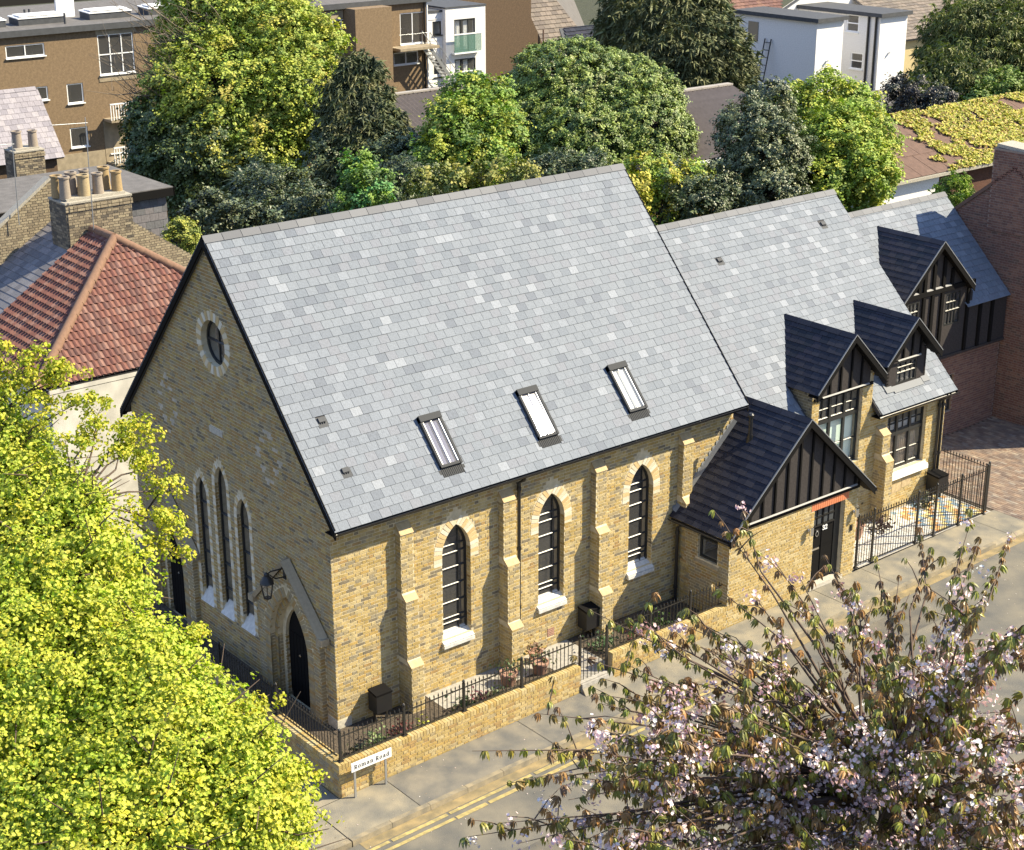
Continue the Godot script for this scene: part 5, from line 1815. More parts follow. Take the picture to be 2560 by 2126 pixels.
	part("cage", ca, M.black_iron, lt)
	for i in 6:
		var a0 := TAU * i / 6
		var a1 := TAU * (i + 1) / 6
		var d0 := Vector3(cos(a0), 0, -sin(a0))
		var d1 := Vector3(cos(a1), 0, -sin(a1))
		var gb := Builder.new()
		var lo := Vector3(-0.56, 2.67, -1.58)
		var hi := Vector3(-0.56, 2.99, -1.58)
		gb.quad(lo + d0 * 0.075, lo + d1 * 0.075, hi + d1 * 0.134, hi + d0 * 0.134)
		part("pane", gb, M.pane, lt)
	wall_light(12.3, 1.68, "small chrome lamp on brick left of the porch door")
	wall_light(13.95, 1.72, "small chrome lamp on brick right of the porch door")
	var bp := Builder.new()
	bp.cuboid(Vector3(13.86, 1.22, 1.757), Vector3(13.93, 1.38, 1.785))
	bp.cuboid(Vector3(13.875, 1.30, 1.785), Vector3(13.915, 1.36, 1.79))
	tag(placed("door_bell", bp.made(), M.black_plastic, self, Transform3D.IDENTITY), "small black bell push box on brick beside the porch door", "door bell")
	cabinet(Vector3(0.9, 0.08, 0.24), 0.38, 0.74, 0.3, "black metal cabinet against the first buttress")
	cabinet(Vector3(6.66, 0.08, 0.24), 0.38, 0.8, 0.3, "black metal cabinet against the third buttress")
	cabinet(Vector3(19.3, 0.12, 0.3), 0.42, 0.8, 0.4, "black metal cabinet under the wing's downpipes")
	garden_things()

func cabinet(at: Vector3, w: float, h: float, d: float, label: String) -> void:
	var t := thing("wall_cabinet", label, "cabinet", at, "black cabinets along the walls")
	var b := Builder.new()
	b.cuboid(at + Vector3(-w * 0.5, h * 0.35, -d * 0.5), at + Vector3(w * 0.5, h - 0.05, d * 0.5))
	part("body", b, M.black_plastic, t)
	for s in [-0.4, 0.4]:
		var g := Builder.new()
		g.cuboid(at + Vector3(w * s - 0.02, 0.0, -0.02), at + Vector3(w * s + 0.02, h * 0.35, 0.02))
		part("leg", g, M.black_iron, t)
	var l := Builder.new()
	l.slab([at + Vector3(-w * 0.53, h - 0.045, d * 0.53), at + Vector3(w * 0.53, h - 0.045, d * 0.53), at + Vector3(w * 0.53, h, -d * 0.5), at + Vector3(-w * 0.53, h, -d * 0.5)], 0.05)
	part("lid", l, M.black_wood, t)

func planter(at: Vector3, r: float, h: float, label: String, col: Color, leaf: float) -> void:
	var t := thing("flower_pot", label, "flower pot", at, "pots in the front beds")
	var b := Builder.new()
	b.lathe(at, [[0.0, 0.0], [r * 0.75, 0.0], [r, h * 0.85], [r * 1.08, h * 0.86], [r * 1.08, h], [r * 0.92, h], [r * 0.9, h * 0.88], [0.0, h * 0.88]], 12)
	part("pot", b, M.terracotta, t)
	tuft(t, at + Vector3(0, h * 0.9, 0), r * 1.5, 60, col, leaf)

# loose leaves on short stems: one clump
func tuft(parent: Node, at: Vector3, r: float, n: int, col: Color, leaf: float, called := "leaves") -> void:
	var mm := MultiMesh.new()
	mm.transform_format = MultiMesh.TRANSFORM_3D
	mm.use_colors = true
	mm.mesh = leaf_mesh("oval")
	mm.instance_count = n
	for i in n:
		var d := Vector3(rng.randfn(0, 0.5), absf(rng.randfn(0.3, 0.45)), rng.randfn(0, 0.5)) * r
		var f := (d + Vector3(rng.randfn(0, 0.3), 0.25 * r + rng.randfn(0, 0.2), rng.randfn(0, 0.3))).normalized()
		mm.set_instance_transform(i, Transform3D(facing(f, rng.randf() * TAU).scaled(Vector3.ONE * leaf * rng.randf_range(0.7, 1.3)), at + d - where_is(parent)))
		var k := rng.randf_range(0.65, 1.3)
		mm.set_instance_color(i, Color(col.r * k, col.g * k, col.b * k))
	var o := MultiMeshInstance3D.new()
	o.name = called
	o.multimesh = mm
	o.material_override = M.leaf
	o.set_meta("kind", "stuff")
	parent.add_child(o, true)

func bed_plant(at: Vector3, r: float, n: int, label: String, col: Color, leaf: float) -> void:
	var t := thing("bed_plant", label, "plant", at, "plants in the front beds")
	var b := Builder.new()
	for i in 4:
		var d := Vector3(rng.randfn(0, 0.4), 0.8, rng.randfn(0, 0.4)) * r
		b.tube([at, at + d], [0.008, 0.004], 4)
	part("stem", b, M.twig, t)
	tuft(t, at + Vector3(0, r * 0.2, 0), r, n, col, leaf)

func garden_things() -> void:
	bed_plant(Vector3(0.25, 0.08, 1.0), 0.28, 90, "pale green bushy plant in the corner bed", Color(0.20, 0.26, 0.11), 0.09)
	bed_plant(Vector3(-0.35, 0.08, 1.15), 0.25, 80, "dark plant at the corner of the railings", Color(0.05, 0.06, 0.03), 0.09)
	bed_plant(Vector3(0.72, 0.08, 1.15), 0.25, 120, "reddish brown plant behind the railings by the sign", Color(0.12, 0.035, 0.03), 0.07)
	bed_plant(Vector3(1.0, 0.08, 0.95), 0.22, 100, "low dark red plant in front of the black cabinet", Color(0.13, 0.03, 0.03), 0.06)
	bed_plant(Vector3(1.33, 0.08, 1.2), 0.2, 90, "bright yellow leaved plant in front of the first buttress", Color(0.62, 0.60, 0.07), 0.08)
	bed_plant(Vector3(2.45, 0.08, 1.1), 0.3, 100, "dark green plant under the first pointed window", Color(0.045, 0.08, 0.03), 0.1)
	bed_plant(Vector3(2.85, 0.08, 1.05), 0.26, 100, "plum coloured plant under the first pointed window", Color(0.16, 0.05, 0.06), 0.07)
	bed_plant(Vector3(3.35, 0.08, 1.05), 0.2, 80, "grey green plant beside the plum coloured one", Color(0.14, 0.17, 0.09), 0.07)
	bed_plant(Vector3(6.5, 0.08, 0.9), 0.35, 140, "dark green shrub with pink flowers by the gate", Color(0.05, 0.10, 0.035), 0.09)
	bed_plant(Vector3(7.4, 0.08, 1.1), 0.28, 110, "red flowered plant in the shaded bed", Color(0.22, 0.04, 0.05), 0.06)
	bed_plant(Vector3(8.2, 0.08, 1.0), 0.28, 110, "green plant in the shaded bed near the porch", Color(0.07, 0.12, 0.04), 0.08)
	planter(Vector3(3.9, 0.085, 0.75), 0.2, 0.28, "round terracotta pot in front of the second buttress", Color(0.07, 0.11, 0.04), 0.08)
	planter(Vector3(4.75, 0.085, 0.8), 0.19, 0.28, "terracotta pot with twiggy plant left of the gate", Color(0.10, 0.12, 0.05), 0.08)
	planter(Vector3(5.0, 0.085, 0.35), 0.16, 0.26, "small terracotta pot under the air brick", Color(0.18, 0.10, 0.06), 0.07)
	planter(Vector3(15.6, 0.105, 0.5), 0.28, 0.42, "terracotta pot with dark bush in the tiled yard", Color(0.06, 0.05, 0.035), 0.1)
	planter(Vector3(14.6, 0.1, 0.9), 0.22, 0.34, "pot with dark green plant behind the porch gate", Color(0.04, 0.07, 0.03), 0.1)
	bed_plant(Vector3(16.5, 0.11, 0.7), 0.35, 140, "dark plum bush in the tiled yard under the buttress", Color(0.07, 0.035, 0.035), 0.09)
	bed_plant(Vector3(18.6, 0.12, 0.5), 0.25, 100, "dark plant beside the cabinet in the tiled yard", Color(0.05, 0.06, 0.03), 0.09)
# ---------------------------------------------------------------- neighbouring houses
func wave_tile() -> Builder:
	# a single-roll clay tile: x across, z down the slope, y thickness
	var b := Builder.new()
	var prof := [[-0.5, 0.0], [-0.32, 0.55], [-0.1, 0.95], [0.12, 0.55], [0.3, 0.05], [0.5, 0.0]]
	for i in prof.size() - 1:
		var p: Array = prof[i]
		var q: Array = prof[i + 1]
		b.quad(Vector3(p[0], p[1], 0.5), Vector3(q[0], q[1], 0.5), Vector3(q[0], q[1], -0.5), Vector3(p[0], p[1], -0.5))
		b.quad(Vector3(p[0], p[1] - 1.2, 0.5), Vector3(q[0], q[1] - 1.2, 0.5), Vector3(q[0], q[1], 0.5), Vector3(p[0], p[1], 0.5))
	return b

func thicken(pieces: Array, thick: float) -> Array:
	for q in pieces:
		var t: Transform3D = q[0]
		t.basis.y = t.basis.y.normalized() * thick
		q[0] = t
	return pieces

func far_window(t: Node, z: float, x0: float, x1: float, y0: float, y1: float, cols: int, rows: int, frame: Material, called := "window", fw := 0.07, ux := Vector3.RIGHT, o := Vector3.ZERO) -> MeshInstance3D:
	# along ux on the plane through o; the recess behind is part of the frame mesh
	var Y := Vector3.UP
	var un := ux.cross(Y)
	var b := Builder.new()
	var base := o + un * z
	panel(b, base - un * 0.04, ux, Y, rect(x0, y0, x1, y1), [rect(x0 + fw, y0 + fw, x1 - fw, y1 - fw)], 0.05)
	for i in range(1, cols):
		var x := x0 + (x1 - x0) * i / cols
		b.box(Transform3D(Basis(ux * fw * 0.8, Y * (y1 - y0), un * 0.06), base + ux * x + Y * (y0 + y1) * 0.5 - un * 0.06))
	for i in range(1, rows):
		var y := y0 + (y1 - y0) * i / rows
		b.box(Transform3D(Basis(ux * (x1 - x0), Y * fw * 0.8, un * 0.06), base + ux * (x0 + x1) * 0.5 + Y * y - un * 0.06))
	b.box(Transform3D(Basis(ux * (x1 - x0 + 0.1), Y * 0.06, un * 0.14), base + ux * (x0 + x1) * 0.5 + Y * (y0 - 0.02) + un * 0.04))
	var w := part(called, b, frame, t)
	for i in cols:
		for j in rows:
			var pb := Builder.new()
			var a := x0 + (x1 - x0) * i / cols
			var c := x0 + (x1 - x0) * (i + 1) / cols
			var e := y0 + (y1 - y0) * j / rows
			var f := y0 + (y1 - y0) * (j + 1) / rows
			var q := base - un * 0.07
			pb.quad(q + ux * a + Y * e, q + ux * c + Y * e, q + ux * c + Y * f, q + ux * a + Y * f)
			part("pane", pb, M.pane, w)
	# the room behind: floor, ceiling, sides and back
	var db := Builder.new()
	var a0 := base + ux * (x0 - 0.5) + Y * (y0 - 0.8) - un * 0.32
	var sx := ux * (x1 - x0 + 1.0)
	var sy := Y * (y1 - y0 + 1.0)
	var sz := -un * 2.6
	db.quad(a0 + sz, a0 + sz + sx, a0 + sz + sx + sy, a0 + sz + sy)
	db.quad(a0, a0 + sx, a0 + sx + sz, a0 + sz)
	db.quad(a0 + sy + sz, a0 + sx + sy + sz, a0 + sx + sy, a0 + sy)
	db.quad(a0, a0 + sz, a0 + sz + sy, a0 + sy)
	db.quad(a0 + sx + sz, a0 + sx, a0 + sx + sy, a0 + sx + sz + sy)
	part("room", db, M.room, w)
	return w

func chimney(t: Node, lo: Vector3, hi: Vector3, pots: Array, limit := 200) -> void:
	var b := Builder.new()
	b.cuboid(lo, hi)
	var c := part("chimney", b, M.sooty_mortar, t)
	var Y := Vector3.UP
	var p := brickwork(Vector3(0, 0, hi.z), Vector3.RIGHT, Y, rect(lo.x, lo.y, hi.x, hi.y), [], [0, 1, 3, 0, 2, 1, 3, 4], lo.y, hi.y - 0.03, 0.008, 0.014)
	p.append_array(brickwork(Vector3(lo.x, 0, 0), Vector3(0, 0, 1), Y, rect(lo.z, lo.y, hi.z, hi.y), [], [0, 1, 2, 4], lo.y, hi.y - 0.03, 0.008, 0.014))
	# projecting courses below the top
	for k in [0.16, 0.24]:
		p.append_array(brickwork(Vector3(0, 0, hi.z + 0.035), Vector3.RIGHT, Y, rect(lo.x - 0.03, lo.y, hi.x + 0.03, hi.y), [], [0, 3, 1, 0], hi.y - k, hi.y - k + 0.07, 0.008, 0.014))
	lay(c, "brick", "bricks", p, unit_brick(), M.sooty_mats, M.sooty_cols, M.sooty_joined, limit)
	var f := Builder.new()
	f.slab([Vector3(lo.x - 0.02, hi.y + 0.02, hi.z + 0.03), Vector3(hi.x + 0.02, hi.y + 0.02, hi.z + 0.03), Vector3(hi.x + 0.02, hi.y + 0.02, lo.z), Vector3(lo.x - 0.02, hi.y + 0.02, lo.z)], 0.05)
	f.slab([Vector3(lo.x + 0.1, hi.y + 0.09, hi.z - 0.12), Vector3(hi.x - 0.1, hi.y + 0.09, hi.z - 0.12), Vector3(hi.x - 0.1, hi.y + 0.09, lo.z + 0.12), Vector3(lo.x + 0.1, hi.y + 0.09, lo.z + 0.12)], 0.1)
	part("flaunching", f, M.flaunching, c)
	for q in pots:
		var pb := Builder.new()
		var r: float = q[2]
		var h: float = q[3]
		pb.lathe(Vector3(q[0], hi.y + 0.06, q[1]), [[r * 1.12, 0.0], [r * 1.1, 0.06], [r * 0.98, h * 0.7], [r * 0.95, h * 0.9], [r * 1.14, h * 0.92], [r * 1.14, h], [r * 0.8, h], [r * 0.75, h * 0.6], [0.0, h * 0.6]], 12)
		part("chimney_pot", pb, M.pot_mats[rng.randi() % 3], c)

func red_roofed_house() -> void:
	var t := thing("red_roofed_house", "cream rendered house with hipped red clay tile roof behind the chapel gable", "house", Vector3(3.0, -0.3, -14.0))
	var b := Builder.new()
	var Y := Vector3.UP
	panel(b, Vector3(0, 0, -11.65), Vector3.RIGHT, Y, rect(-0.55, -0.5, 6.7, 4.45), [], 0.25)
	panel(b, Vector3(-0.55, 0, 0), Vector3(0, 0, 1), Y, rect(-16.2, -0.5, -11.65, 4.45), [], 0.25)
	panel(b, Vector3(6.7, 0, 0), Vector3(0, 0, -1), Y, rect(11.65, -0.5, 16.2, 4.45), [], 0.25)
	panel(b, Vector3(0, 0, -16.2), Vector3.LEFT, Y, PackedVector2Array([Vector2(-6.7, -0.5), Vector2(0.55, -0.5), Vector2(0.55, 4.45), Vector2(-3.05, 6.9), Vector2(-6.7, 4.45)]), [], 0.25)
	part("wall", b, M.cream_render, t)
	var rb := Builder.new()
	var A := Vector3(3.05, 7.1, -14.9)
	var A2 := Vector3(3.05, 7.1, -16.2)
	var fl := Vector3(-0.79, 4.5, -11.87)
	var frr := Vector3(6.9, 4.5, -11.87)
	rb.slab([fl, frr, A], 0.1)
	rb.slab([Vector3(-0.79, 4.5, -16.2), fl, A, A2], 0.1)
	rb.slab([frr, Vector3(6.9, 4.5, -16.2), A2, A], 0.1)
	var roof := part("roof", rb, M.underlay, t)
	var us := Vector3(0, -2.6, 3.03).normalized()
	var l := Vector2(2.6, 3.03).length()
	var sp := thicken(slating(Vector3(0, 7.1, -14.9), Vector3.RIGHT, us, PackedVector2Array([Vector2(3.0, 0), Vector2(3.1, 0), Vector2(6.95, l + 0.05), Vector2(-0.84, l + 0.05)]), [], 0.155, 0.235, 5, 0.03), 0.034)
	lay(roof, "roof_tile", "roof_tiles", sp, wave_tile(), M.clay_mats, M.clay_cols, M.clay_joined, 300)
	var ul := Vector3(-3.84, -2.6, 0).normalized()
	var ll := Vector2(3.84, 2.6).length()
	var s2 := thicken(slating(Vector3(3.05, 7.1, 0), Vector3(0, 0, 1), ul, PackedVector2Array([Vector2(-16.2, 0), Vector2(-14.9, 0), Vector2(-11.87, ll + 0.05), Vector2(-16.2, ll + 0.05)]), [], 0.155, 0.235, 5, 0.045), 0.04)
	lay(roof, "roof_tile", "roof_tiles", s2, wave_tile(), M.clay_mats, M.clay_cols, M.clay_joined, 0)
	for q in [[A, fl], [A, frr], [A, A2]]:
		var d: Vector3 = q[1] - q[0]
		var n := roundi(d.length() / 0.42)
		for i in n:
			var a: Vector3 = q[0] + d * (i / float(n)) + Y * 0.03
			var c: Vector3 = q[0] + d * ((i + 1) / float(n)) + Y * 0.01
			var hb := Builder.new()
			hb.tube([a, c], [0.115, 0.13], 10)
			part("hip_tile", hb, M.clay_hip, roof)
	gutter(roof, Vector3(-0.8, 4.42, -11.86), Vector3(6.9, 4.42, -11.86), Vector3(0, 0, 1))
	var fb := Builder.new()
	fb.cuboid(Vector3(-0.75, 4.32, -11.9), Vector3(6.85, 4.44, -11.87))
	fb.cuboid(Vector3(-0.75, 4.32, -11.87 - 0.0), Vector3(6.85, 4.335, -11.65))
	part("fascia", fb, M.black_wood, roof)

func terrace() -> void:
	# the terrace behind: shared stack, slate slopes, the brick end wall and the dark flat-roofed dormer
	var t := thing("terraced_house", "old terraced house with tall chimney stack of eight pots and raking brick parapet", "house", Vector3(3.5, -0.3, -18))
	var Y := Vector3.UP
	var X := Vector3.RIGHT
	chimney(t, Vector3(2.38, 4.8, -17.35), Vector3(4.32, 7.88, -16.3), [[2.55, -16.62, 0.14, 0.62], [2.5, -17.0, 0.15, 0.6], [2.92, -17.0, 0.15, 0.64], [3.1, -16.62, 0.16, 0.6], [3.32, -17.0, 0.13, 0.66], [3.52, -16.62, 0.14, 0.6], [3.9, -17.0, 0.15, 0.66], [4.08, -16.62, 0.14, 0.58]])
	var b := Builder.new()
	panel(b, Vector3(0, 0, -18.6), X, Y, PackedVector2Array([Vector2(-2.5, -0.5), Vector2(8.0, -0.5), Vector2(8.0, 4.7), Vector2(3.3, 8.05), Vector2(2.9, 8.05), Vector2(-2.5, 4.2)]), [], 0.25)
	panel(b, Vector3(-0.8, 0, 0), Vector3(0, 0, 1), Y, rect(-18.6, -0.5, -16.2, 4.4), [], 0.25)
	panel(b, Vector3(6.9, 0, 0), Vector3(0, 0, -1), Y, rect(16.2, -0.5, 18.6, 4.4), [], 0.25)
	var w := part("wall", b, M.sooty_mortar, t)
	var p := brickwork(Vector3(0, 0, -18.6), X, Y, PackedVector2Array([Vector2(-2.5, 3.5), Vector2(8.0, 3.5), Vector2(8.0, 4.7), Vector2(3.3, 8.0), Vector2(2.9, 8.0), Vector2(-2.5, 4.15)]), [], [0, 3, 3, 1, 0], 3.5, 8.0)
	lay(w, "brick", "bricks", p, unit_brick(), M.sooty_mats, M.sooty_cols, M.sooty_joined, 100)
	var cb := Builder.new()
	cb.bar(Vector3(-2.5, 4.24, -18.7), Vector3(3.0, 8.14, -18.7), 0.32, 0.08)
	part("coping", cb, M.flaunching, w)
	var rb := Builder.new()
	rb.slab([Vector3(-1.1, 4.35, -18.6), Vector3(-1.1, 4.35, -16.2), Vector3(3.05, 7.0, -16.2), Vector3(3.05, 7.0, -18.6)], 0.1)
	rb.slab([Vector3(3.05, 7.0, -18.6), Vector3(3.05, 7.0, -16.2), Vector3(7.2, 4.35, -16.2), Vector3(7.2, 4.35, -18.6)], 0.1)
	var roof := part("roof", rb, M.underlay, t)
	var us := Vector3(-4.15, -2.65, 0).normalized()
	var l := Vector2(4.15, 2.65).length()
	lay(roof, "slate", "slates", slating(Vector3(3.05, 7.0, 0), Vector3(0, 0, 1), us, rect(-18.58, 0.1, -16.22, l), [], 0.25, 0.22, 4), shingle_shape(), M.oldslate_mats, M.oldslate_cols, M.oldslate_joined, 120)
	var ur := Vector3(4.15, -2.65, 0).normalized()
	lay(roof, "slate", "slates", slating(Vector3(3.05, 7.0, 0), Vector3(0, 0, -1), ur, rect(16.22, 0.1, 18.58, l), [], 0.25, 0.22, 4), shingle_shape(), M.oldslate_mats, M.oldslate_cols, M.oldslate_joined, 60)
	# parapet running down beside the chapel
	var pb := Builder.new()
	pb.bar(Vector3(4.3, 6.3, -16.35), Vector3(7.0, 4.6, -16.35), 0.25, 0.35)
	part("parapet", pb, M.flaunching, t)
	# aerial poles
	for q in [[2.95, -15.9, 7.0, 10.2], [1.9, -18.4, 7.0, 9.4]]:
		var ap := Builder.new()
		ap.tube([Vector3(q[0], q[2], q[1]), Vector3(q[0] + 0.05, q[3], q[1])], [0.016, 0.012], 6)
		ap.tube([Vector3(q[0] - 0.9, q[3] - 0.1, q[1]), Vector3(q[0] + 0.1, q[3] - 0.15, q[1])], [0.012, 0.012], 5)
		part("aerial_pole", ap, M.steel, t)
	var d := thing("flat_roofed_dormer_house", "house with dark flat felt roof and grey slate-hung cheeks beyond the chimney", "house", Vector3(6, -0.5, -26))
	var db := Builder.new()
	db.cuboid(Vector3(-3.5, -0.6, -29.0), Vector3(9.62, 5.86, -24.55))
	var dw := part("wall", db, M.brown_brick, d)
	var sp := slating(Vector3(0, 5.8, -24.55), X, Vector3(0, -1, 0), rect(-3.5, 0.0, 9.62, 4.0), [], 0.32, 0.26, 4, 0.012, 0.01)
	lay(dw, "hung_slate", "hung_slates", sp, shingle_shape(), M.hung_mats, M.hung_cols, M.hung_joined, 100)
	var fr := Builder.new()
	fr.cuboid(Vector3(-3.7, 5.86, -29.2), Vector3(9.8, 6.02, -24.35))
	part("flat_roof", fr, M.felt, d)
	var fe := Builder.new()
	fe.cuboid(Vector3(-3.72, 5.72, -24.36), Vector3(9.82, 5.99, -24.32))
	fe.cuboid(Vector3(9.79, 5.72, -29.2), Vector3(9.83, 5.99, -24.32))
	part("fascia", fe, M.black_wood, d)
	chimney(d, Vector3(7.15, 5.4, -31.9), Vector3(8.25, 6.5, -31.0), [[7.45, -31.4, 0.17, 0.62], [8.0, -31.3, 0.16, 0.6]], 40)
	var e := thing("slate_roofed_house", "house with lilac grey slate roof in front of the brick flats", "house", Vector3(7, -1.0, -38))
	var eb := Builder.new()
	eb.cuboid(Vector3(-6, -1.2, -40.2), Vector3(11.2, 4.9, -36.7))
	part("wall", eb, M.brown_brick, e)
	var er := Builder.new()
	er.slab([Vector3(-6.2, 5.0, -36.45), Vector3(11.42, 5.0, -36.45), Vector3(11.42, 7.5, -38.5), Vector3(-6.2, 7.5, -38.5)], 0.12)
	er.slab([Vector3(-6.2, 7.5, -38.5), Vector3(11.42, 7.5, -38.5), Vector3(11.42, 5.0, -40.6), Vector3(-6.2, 5.0, -40.6)], 0.12)
	er.slab([Vector3(11.2, 4.9, -36.7), Vector3(11.2, 4.9, -40.2), Vector3(11.2, 7.4, -38.5)], 0.1)
	var ro := part("roof", er, M.underlay, e)
	var u2 := Vector3(0, -2.5, 2.05).normalized()
	lay(ro, "slate", "slates", slating(Vector3(0, 7.5, -38.5), X, u2, rect(-6.2, 0.1, 11.44, 3.25), [], 0.27, 0.24, 4), shingle_shape(), M.lilac_mats, M.lilac_cols, M.lilac_joined, 150)
	var rs := ridge_shape(u2, Vector3(0, -2.5, -2.1).normalized())
	var rm := rs.made()
	for i in 22:
		placed("ridge_tile", rm, M.lilac_mats[i % 3], ro, Transform3D(Basis(Vector3(0.44, 0, 0), Y, Vector3(0, 0, 1)), Vector3(1.5 + i * 0.45 + 0.2, 7.52, -38.5)))

func flats() -> void:
	var t := thing("block_of_flats", "long three-storey brown brick block of flats with flat roof and white windows", "flats", Vector3(38, -2.5, -75))
	var X := Vector3.RIGHT
	var Y := Vector3.UP
	var zf := -69.0
	var wins := [[22.85, 25.25, 4.4, 5.12, 2, 1], [24.4, 25.2, 1.8, 2.6, 1, 1], [26.4, 27.45, 1.4, 2.58, 1, 1], [28.65, 31.0, 2.9, 5.3, 3, 2], [26.35, 27.5, -1.25, -0.05, 1, 1], [28.9, 30.2, -1.9, 0.0, 2, 1], [33.2, 35.0, 3.9, 5.2, 2, 1], [41.5, 43.2, 3.7, 5.0, 2, 1], [44.9, 46.9, 3.7, 4.95, 3, 1], [44.9, 46.9, 0.6, 2.0, 3, 1], [50.4, 52.5, 1.5, 2.35, 2, 1], [51.0, 53.1, 2.85, 4.97, 2, 1]]
	var holes := []
	for w in wins: holes.append(rect(w[0], w[2], w[1], w[3]))
	var b := Builder.new()
	panel(b, Vector3(0, 0, zf), X, Y, rect(8, -3, 53.3, 5.7), holes, 0.3)
	panel(b, Vector3(53.3, 0, 0), Vector3(0, 0, -1), Y, rect(69, -3, 82, 5.7), [], 0.3)
	panel(b, Vector3(0, 0, -82), -X, Y, rect(-53.3, -3, -8, 5.7), [], 0.3)
	panel(b, Vector3(8, 0, 0), Vector3(0, 0, 1), Y, rect(-82, -3, -69, 5.7), [], 0.3)
	part("wall", b, M.flat_brick, t)
	# projecting stair bay that shades the recess
	var sb := Builder.new()
	sb.cuboid(Vector3(46.4, -3, -69.6), Vector3(49.35, 5.66, -67.6))
	part("stair_bay", sb, M.flat_brick, t)
	for w in wins:
		far_window(t, zf, w[0], w[1], w[2], w[3], w[4], w[5], M.white_frame)
	# pale panels
	var pp := Builder.new()
	for q in [[28.55, 31.2, 5.3, 5.62], [28.55, 31.2, 2.5, 2.86], [28.55, 31.4, -2.6, 0.12]]:
		pp.cuboid(Vector3(q[0], q[2], zf - 0.02), Vector3(q[1], q[3], zf + 0.03))
	for q in [[44.7, 46.35, 5.0, 5.5], [44.7, 46.35, 2.0, 3.6]]:
		pp.cuboid(Vector3(q[0], q[2], zf - 0.02), Vector3(q[1], q[3], zf + 0.03))
	part("pale_panel", pp, M.pale_block, t)
	var rp := Builder.new()
	rp.cuboid(Vector3(24.5, -3, zf + 0.0), Vector3(28.5, -1.6, zf + 0.06))
	part("render_panel", rp, M.pale_block, t)
	# flat roof with edge band
	var rb := Builder.new()
	rb.cuboid(Vector3(7.8, 5.7, -82.2), Vector3(53.5, 5.86, -68.8))
	part("flat_roof", rb, M.felt, t)
	var eb := Builder.new()
	eb.cuboid(Vector3(7.78, 5.62, -68.8), Vector3(53.52, 5.98, -68.72))
	part("roof_edge", eb, M.felt_dark, t)
	for q in [[20.0, 24.2], [25.0, 28.0], [29.6, 32.4], [33.6, 36.0], [43.5, 46.0]]:
		var lb := Builder.new()
		lb.cuboid(Vector3(q[0], 5.86, -73.2), Vector3(q[1], 6.3, -71.8))
		var f := part("rooflight_kerb", lb, M.felt_dark, t)
		var gb := Builder.new()
		gb.slab([Vector3(q[0] - 0.05, 6.3, -71.75), Vector3(q[1] + 0.05, 6.3, -71.75), Vector3(q[1] + 0.05, 6.36, -73.25), Vector3(q[0] - 0.05, 6.36, -73.25)], 0.06)
		gb.slab([Vector3(q[0] + 0.15, 6.42, -71.95), Vector3(q[1] - 0.15, 6.42, -71.95), Vector3(q[1] - 0.15, 6.45, -73.0), Vector3(q[0] + 0.15, 6.45, -73.0)], 0.06)
		part("rooflight", gb, M.white_frame, f)
	for q in [[27.6, -71.0], [26.6, -74.5], [26.9, -74.5], [52.6, -70]]:
		var vb := Builder.new()
		vb.tube([Vector3(q[0], 5.86, q[1]), Vector3(q[0], 6.5, q[1])], [0.07, 0.07], 6)
		part("vent_pipe", vb, M.felt_dark, t)
	var ta := Builder.new()
	ta.cuboid(Vector3(28.6, 5.86, -74.5), Vector3(29.8, 6.9, -74.3))
	part("roof_tank", ta, M.white_frame, t)
	# balconies with railings
	for q in [[28.6, 30.6, 0.25], [28.6, 31.4, -2.4]]:
		var bb := Builder.new()
		bb.cuboid(Vector3(q[0], q[2] - 0.1, zf), Vector3(q[1], q[2] + 0.05, zf + 1.1))
		var bal := part("balcony", bb, M.pale_block, t)
		var x: float = q[0]
		while x < q[1]:
			var ub := Builder.new()
			ub.cuboid(Vector3(x, q[2] + 0.05, zf + 1.04), Vector3(x + 0.05, q[2] + 1.0, zf + 1.08))
			part("baluster", ub, M.white_frame, bal)
			x += 0.17
		var hb := Builder.new()
		hb.cuboid(Vector3(q[0], q[2] + 0.98, zf + 1.02), Vector3(q[1], q[2] + 1.05, zf + 1.1))
		part("handrail", hb, M.white_frame, bal)
	# door platform and steel stair
	var pb := Builder.new()
	pb.cuboid(Vector3(50.0, 2.6, zf), Vector3(53.3, 2.78, zf + 1.4))
	part("platform", pb, M.pale_block, t)
	var st := Builder.new()
	for z in [0.35, 1.25]:
		st.bar(Vector3(52.6, 2.65, zf + z), Vector3(56.0, -1.6, zf + z), 0.06, 0.22)
	var stair := part("stair", st, M.steel, t)
	for i in 16:
		var k := (i + 0.5) / 16.0
		var tr := Builder.new()
		var c := Vector3(52.6, 2.65, zf).lerp(Vector3(56.0, -1.6, zf), k)
		tr.cuboid(c + Vector3(-0.12, 0.05, 0.35), c + Vector3(0.12, 0.08, 1.25))
		part("tread", tr, M.steel, stair)
	for z in [0.35, 1.25]:
		var hr := Builder.new()
		hr.tube([Vector3(52.6, 3.7, zf + z), Vector3(56.0, -0.55, zf + z)], [0.03, 0.03], 5)
		hr.tube([Vector3(50.0, 3.7, zf + 1.3), Vector3(52.6, 3.7, zf + 1.3)], [0.03, 0.03], 5)
		for i in 5:
			var c := Vector3(52.6, 2.65, zf + z).lerp(Vector3(56.0, -1.6, zf + z), i / 4.0)
			hr.tube([c, c + Vector3(0, 1.05, 0)], [0.025, 0.025], 5)
		part("handrail", hr, M.steel, stair)
	var la := Builder.new()
	for x in [49.5, 50.0]: la.tube([Vector3(x, 2.8, zf + 0.15), Vector3(x, 6.6, zf + 0.15)], [0.025, 0.025], 5)
	for i in 12: la.tube([Vector3(49.5, 3.0 + i * 0.3, zf + 0.15), Vector3(50.0, 3.0 + i * 0.3, zf + 0.15)], [0.02, 0.02], 5)
	part("roof_ladder", la, M.clay_hip, t)
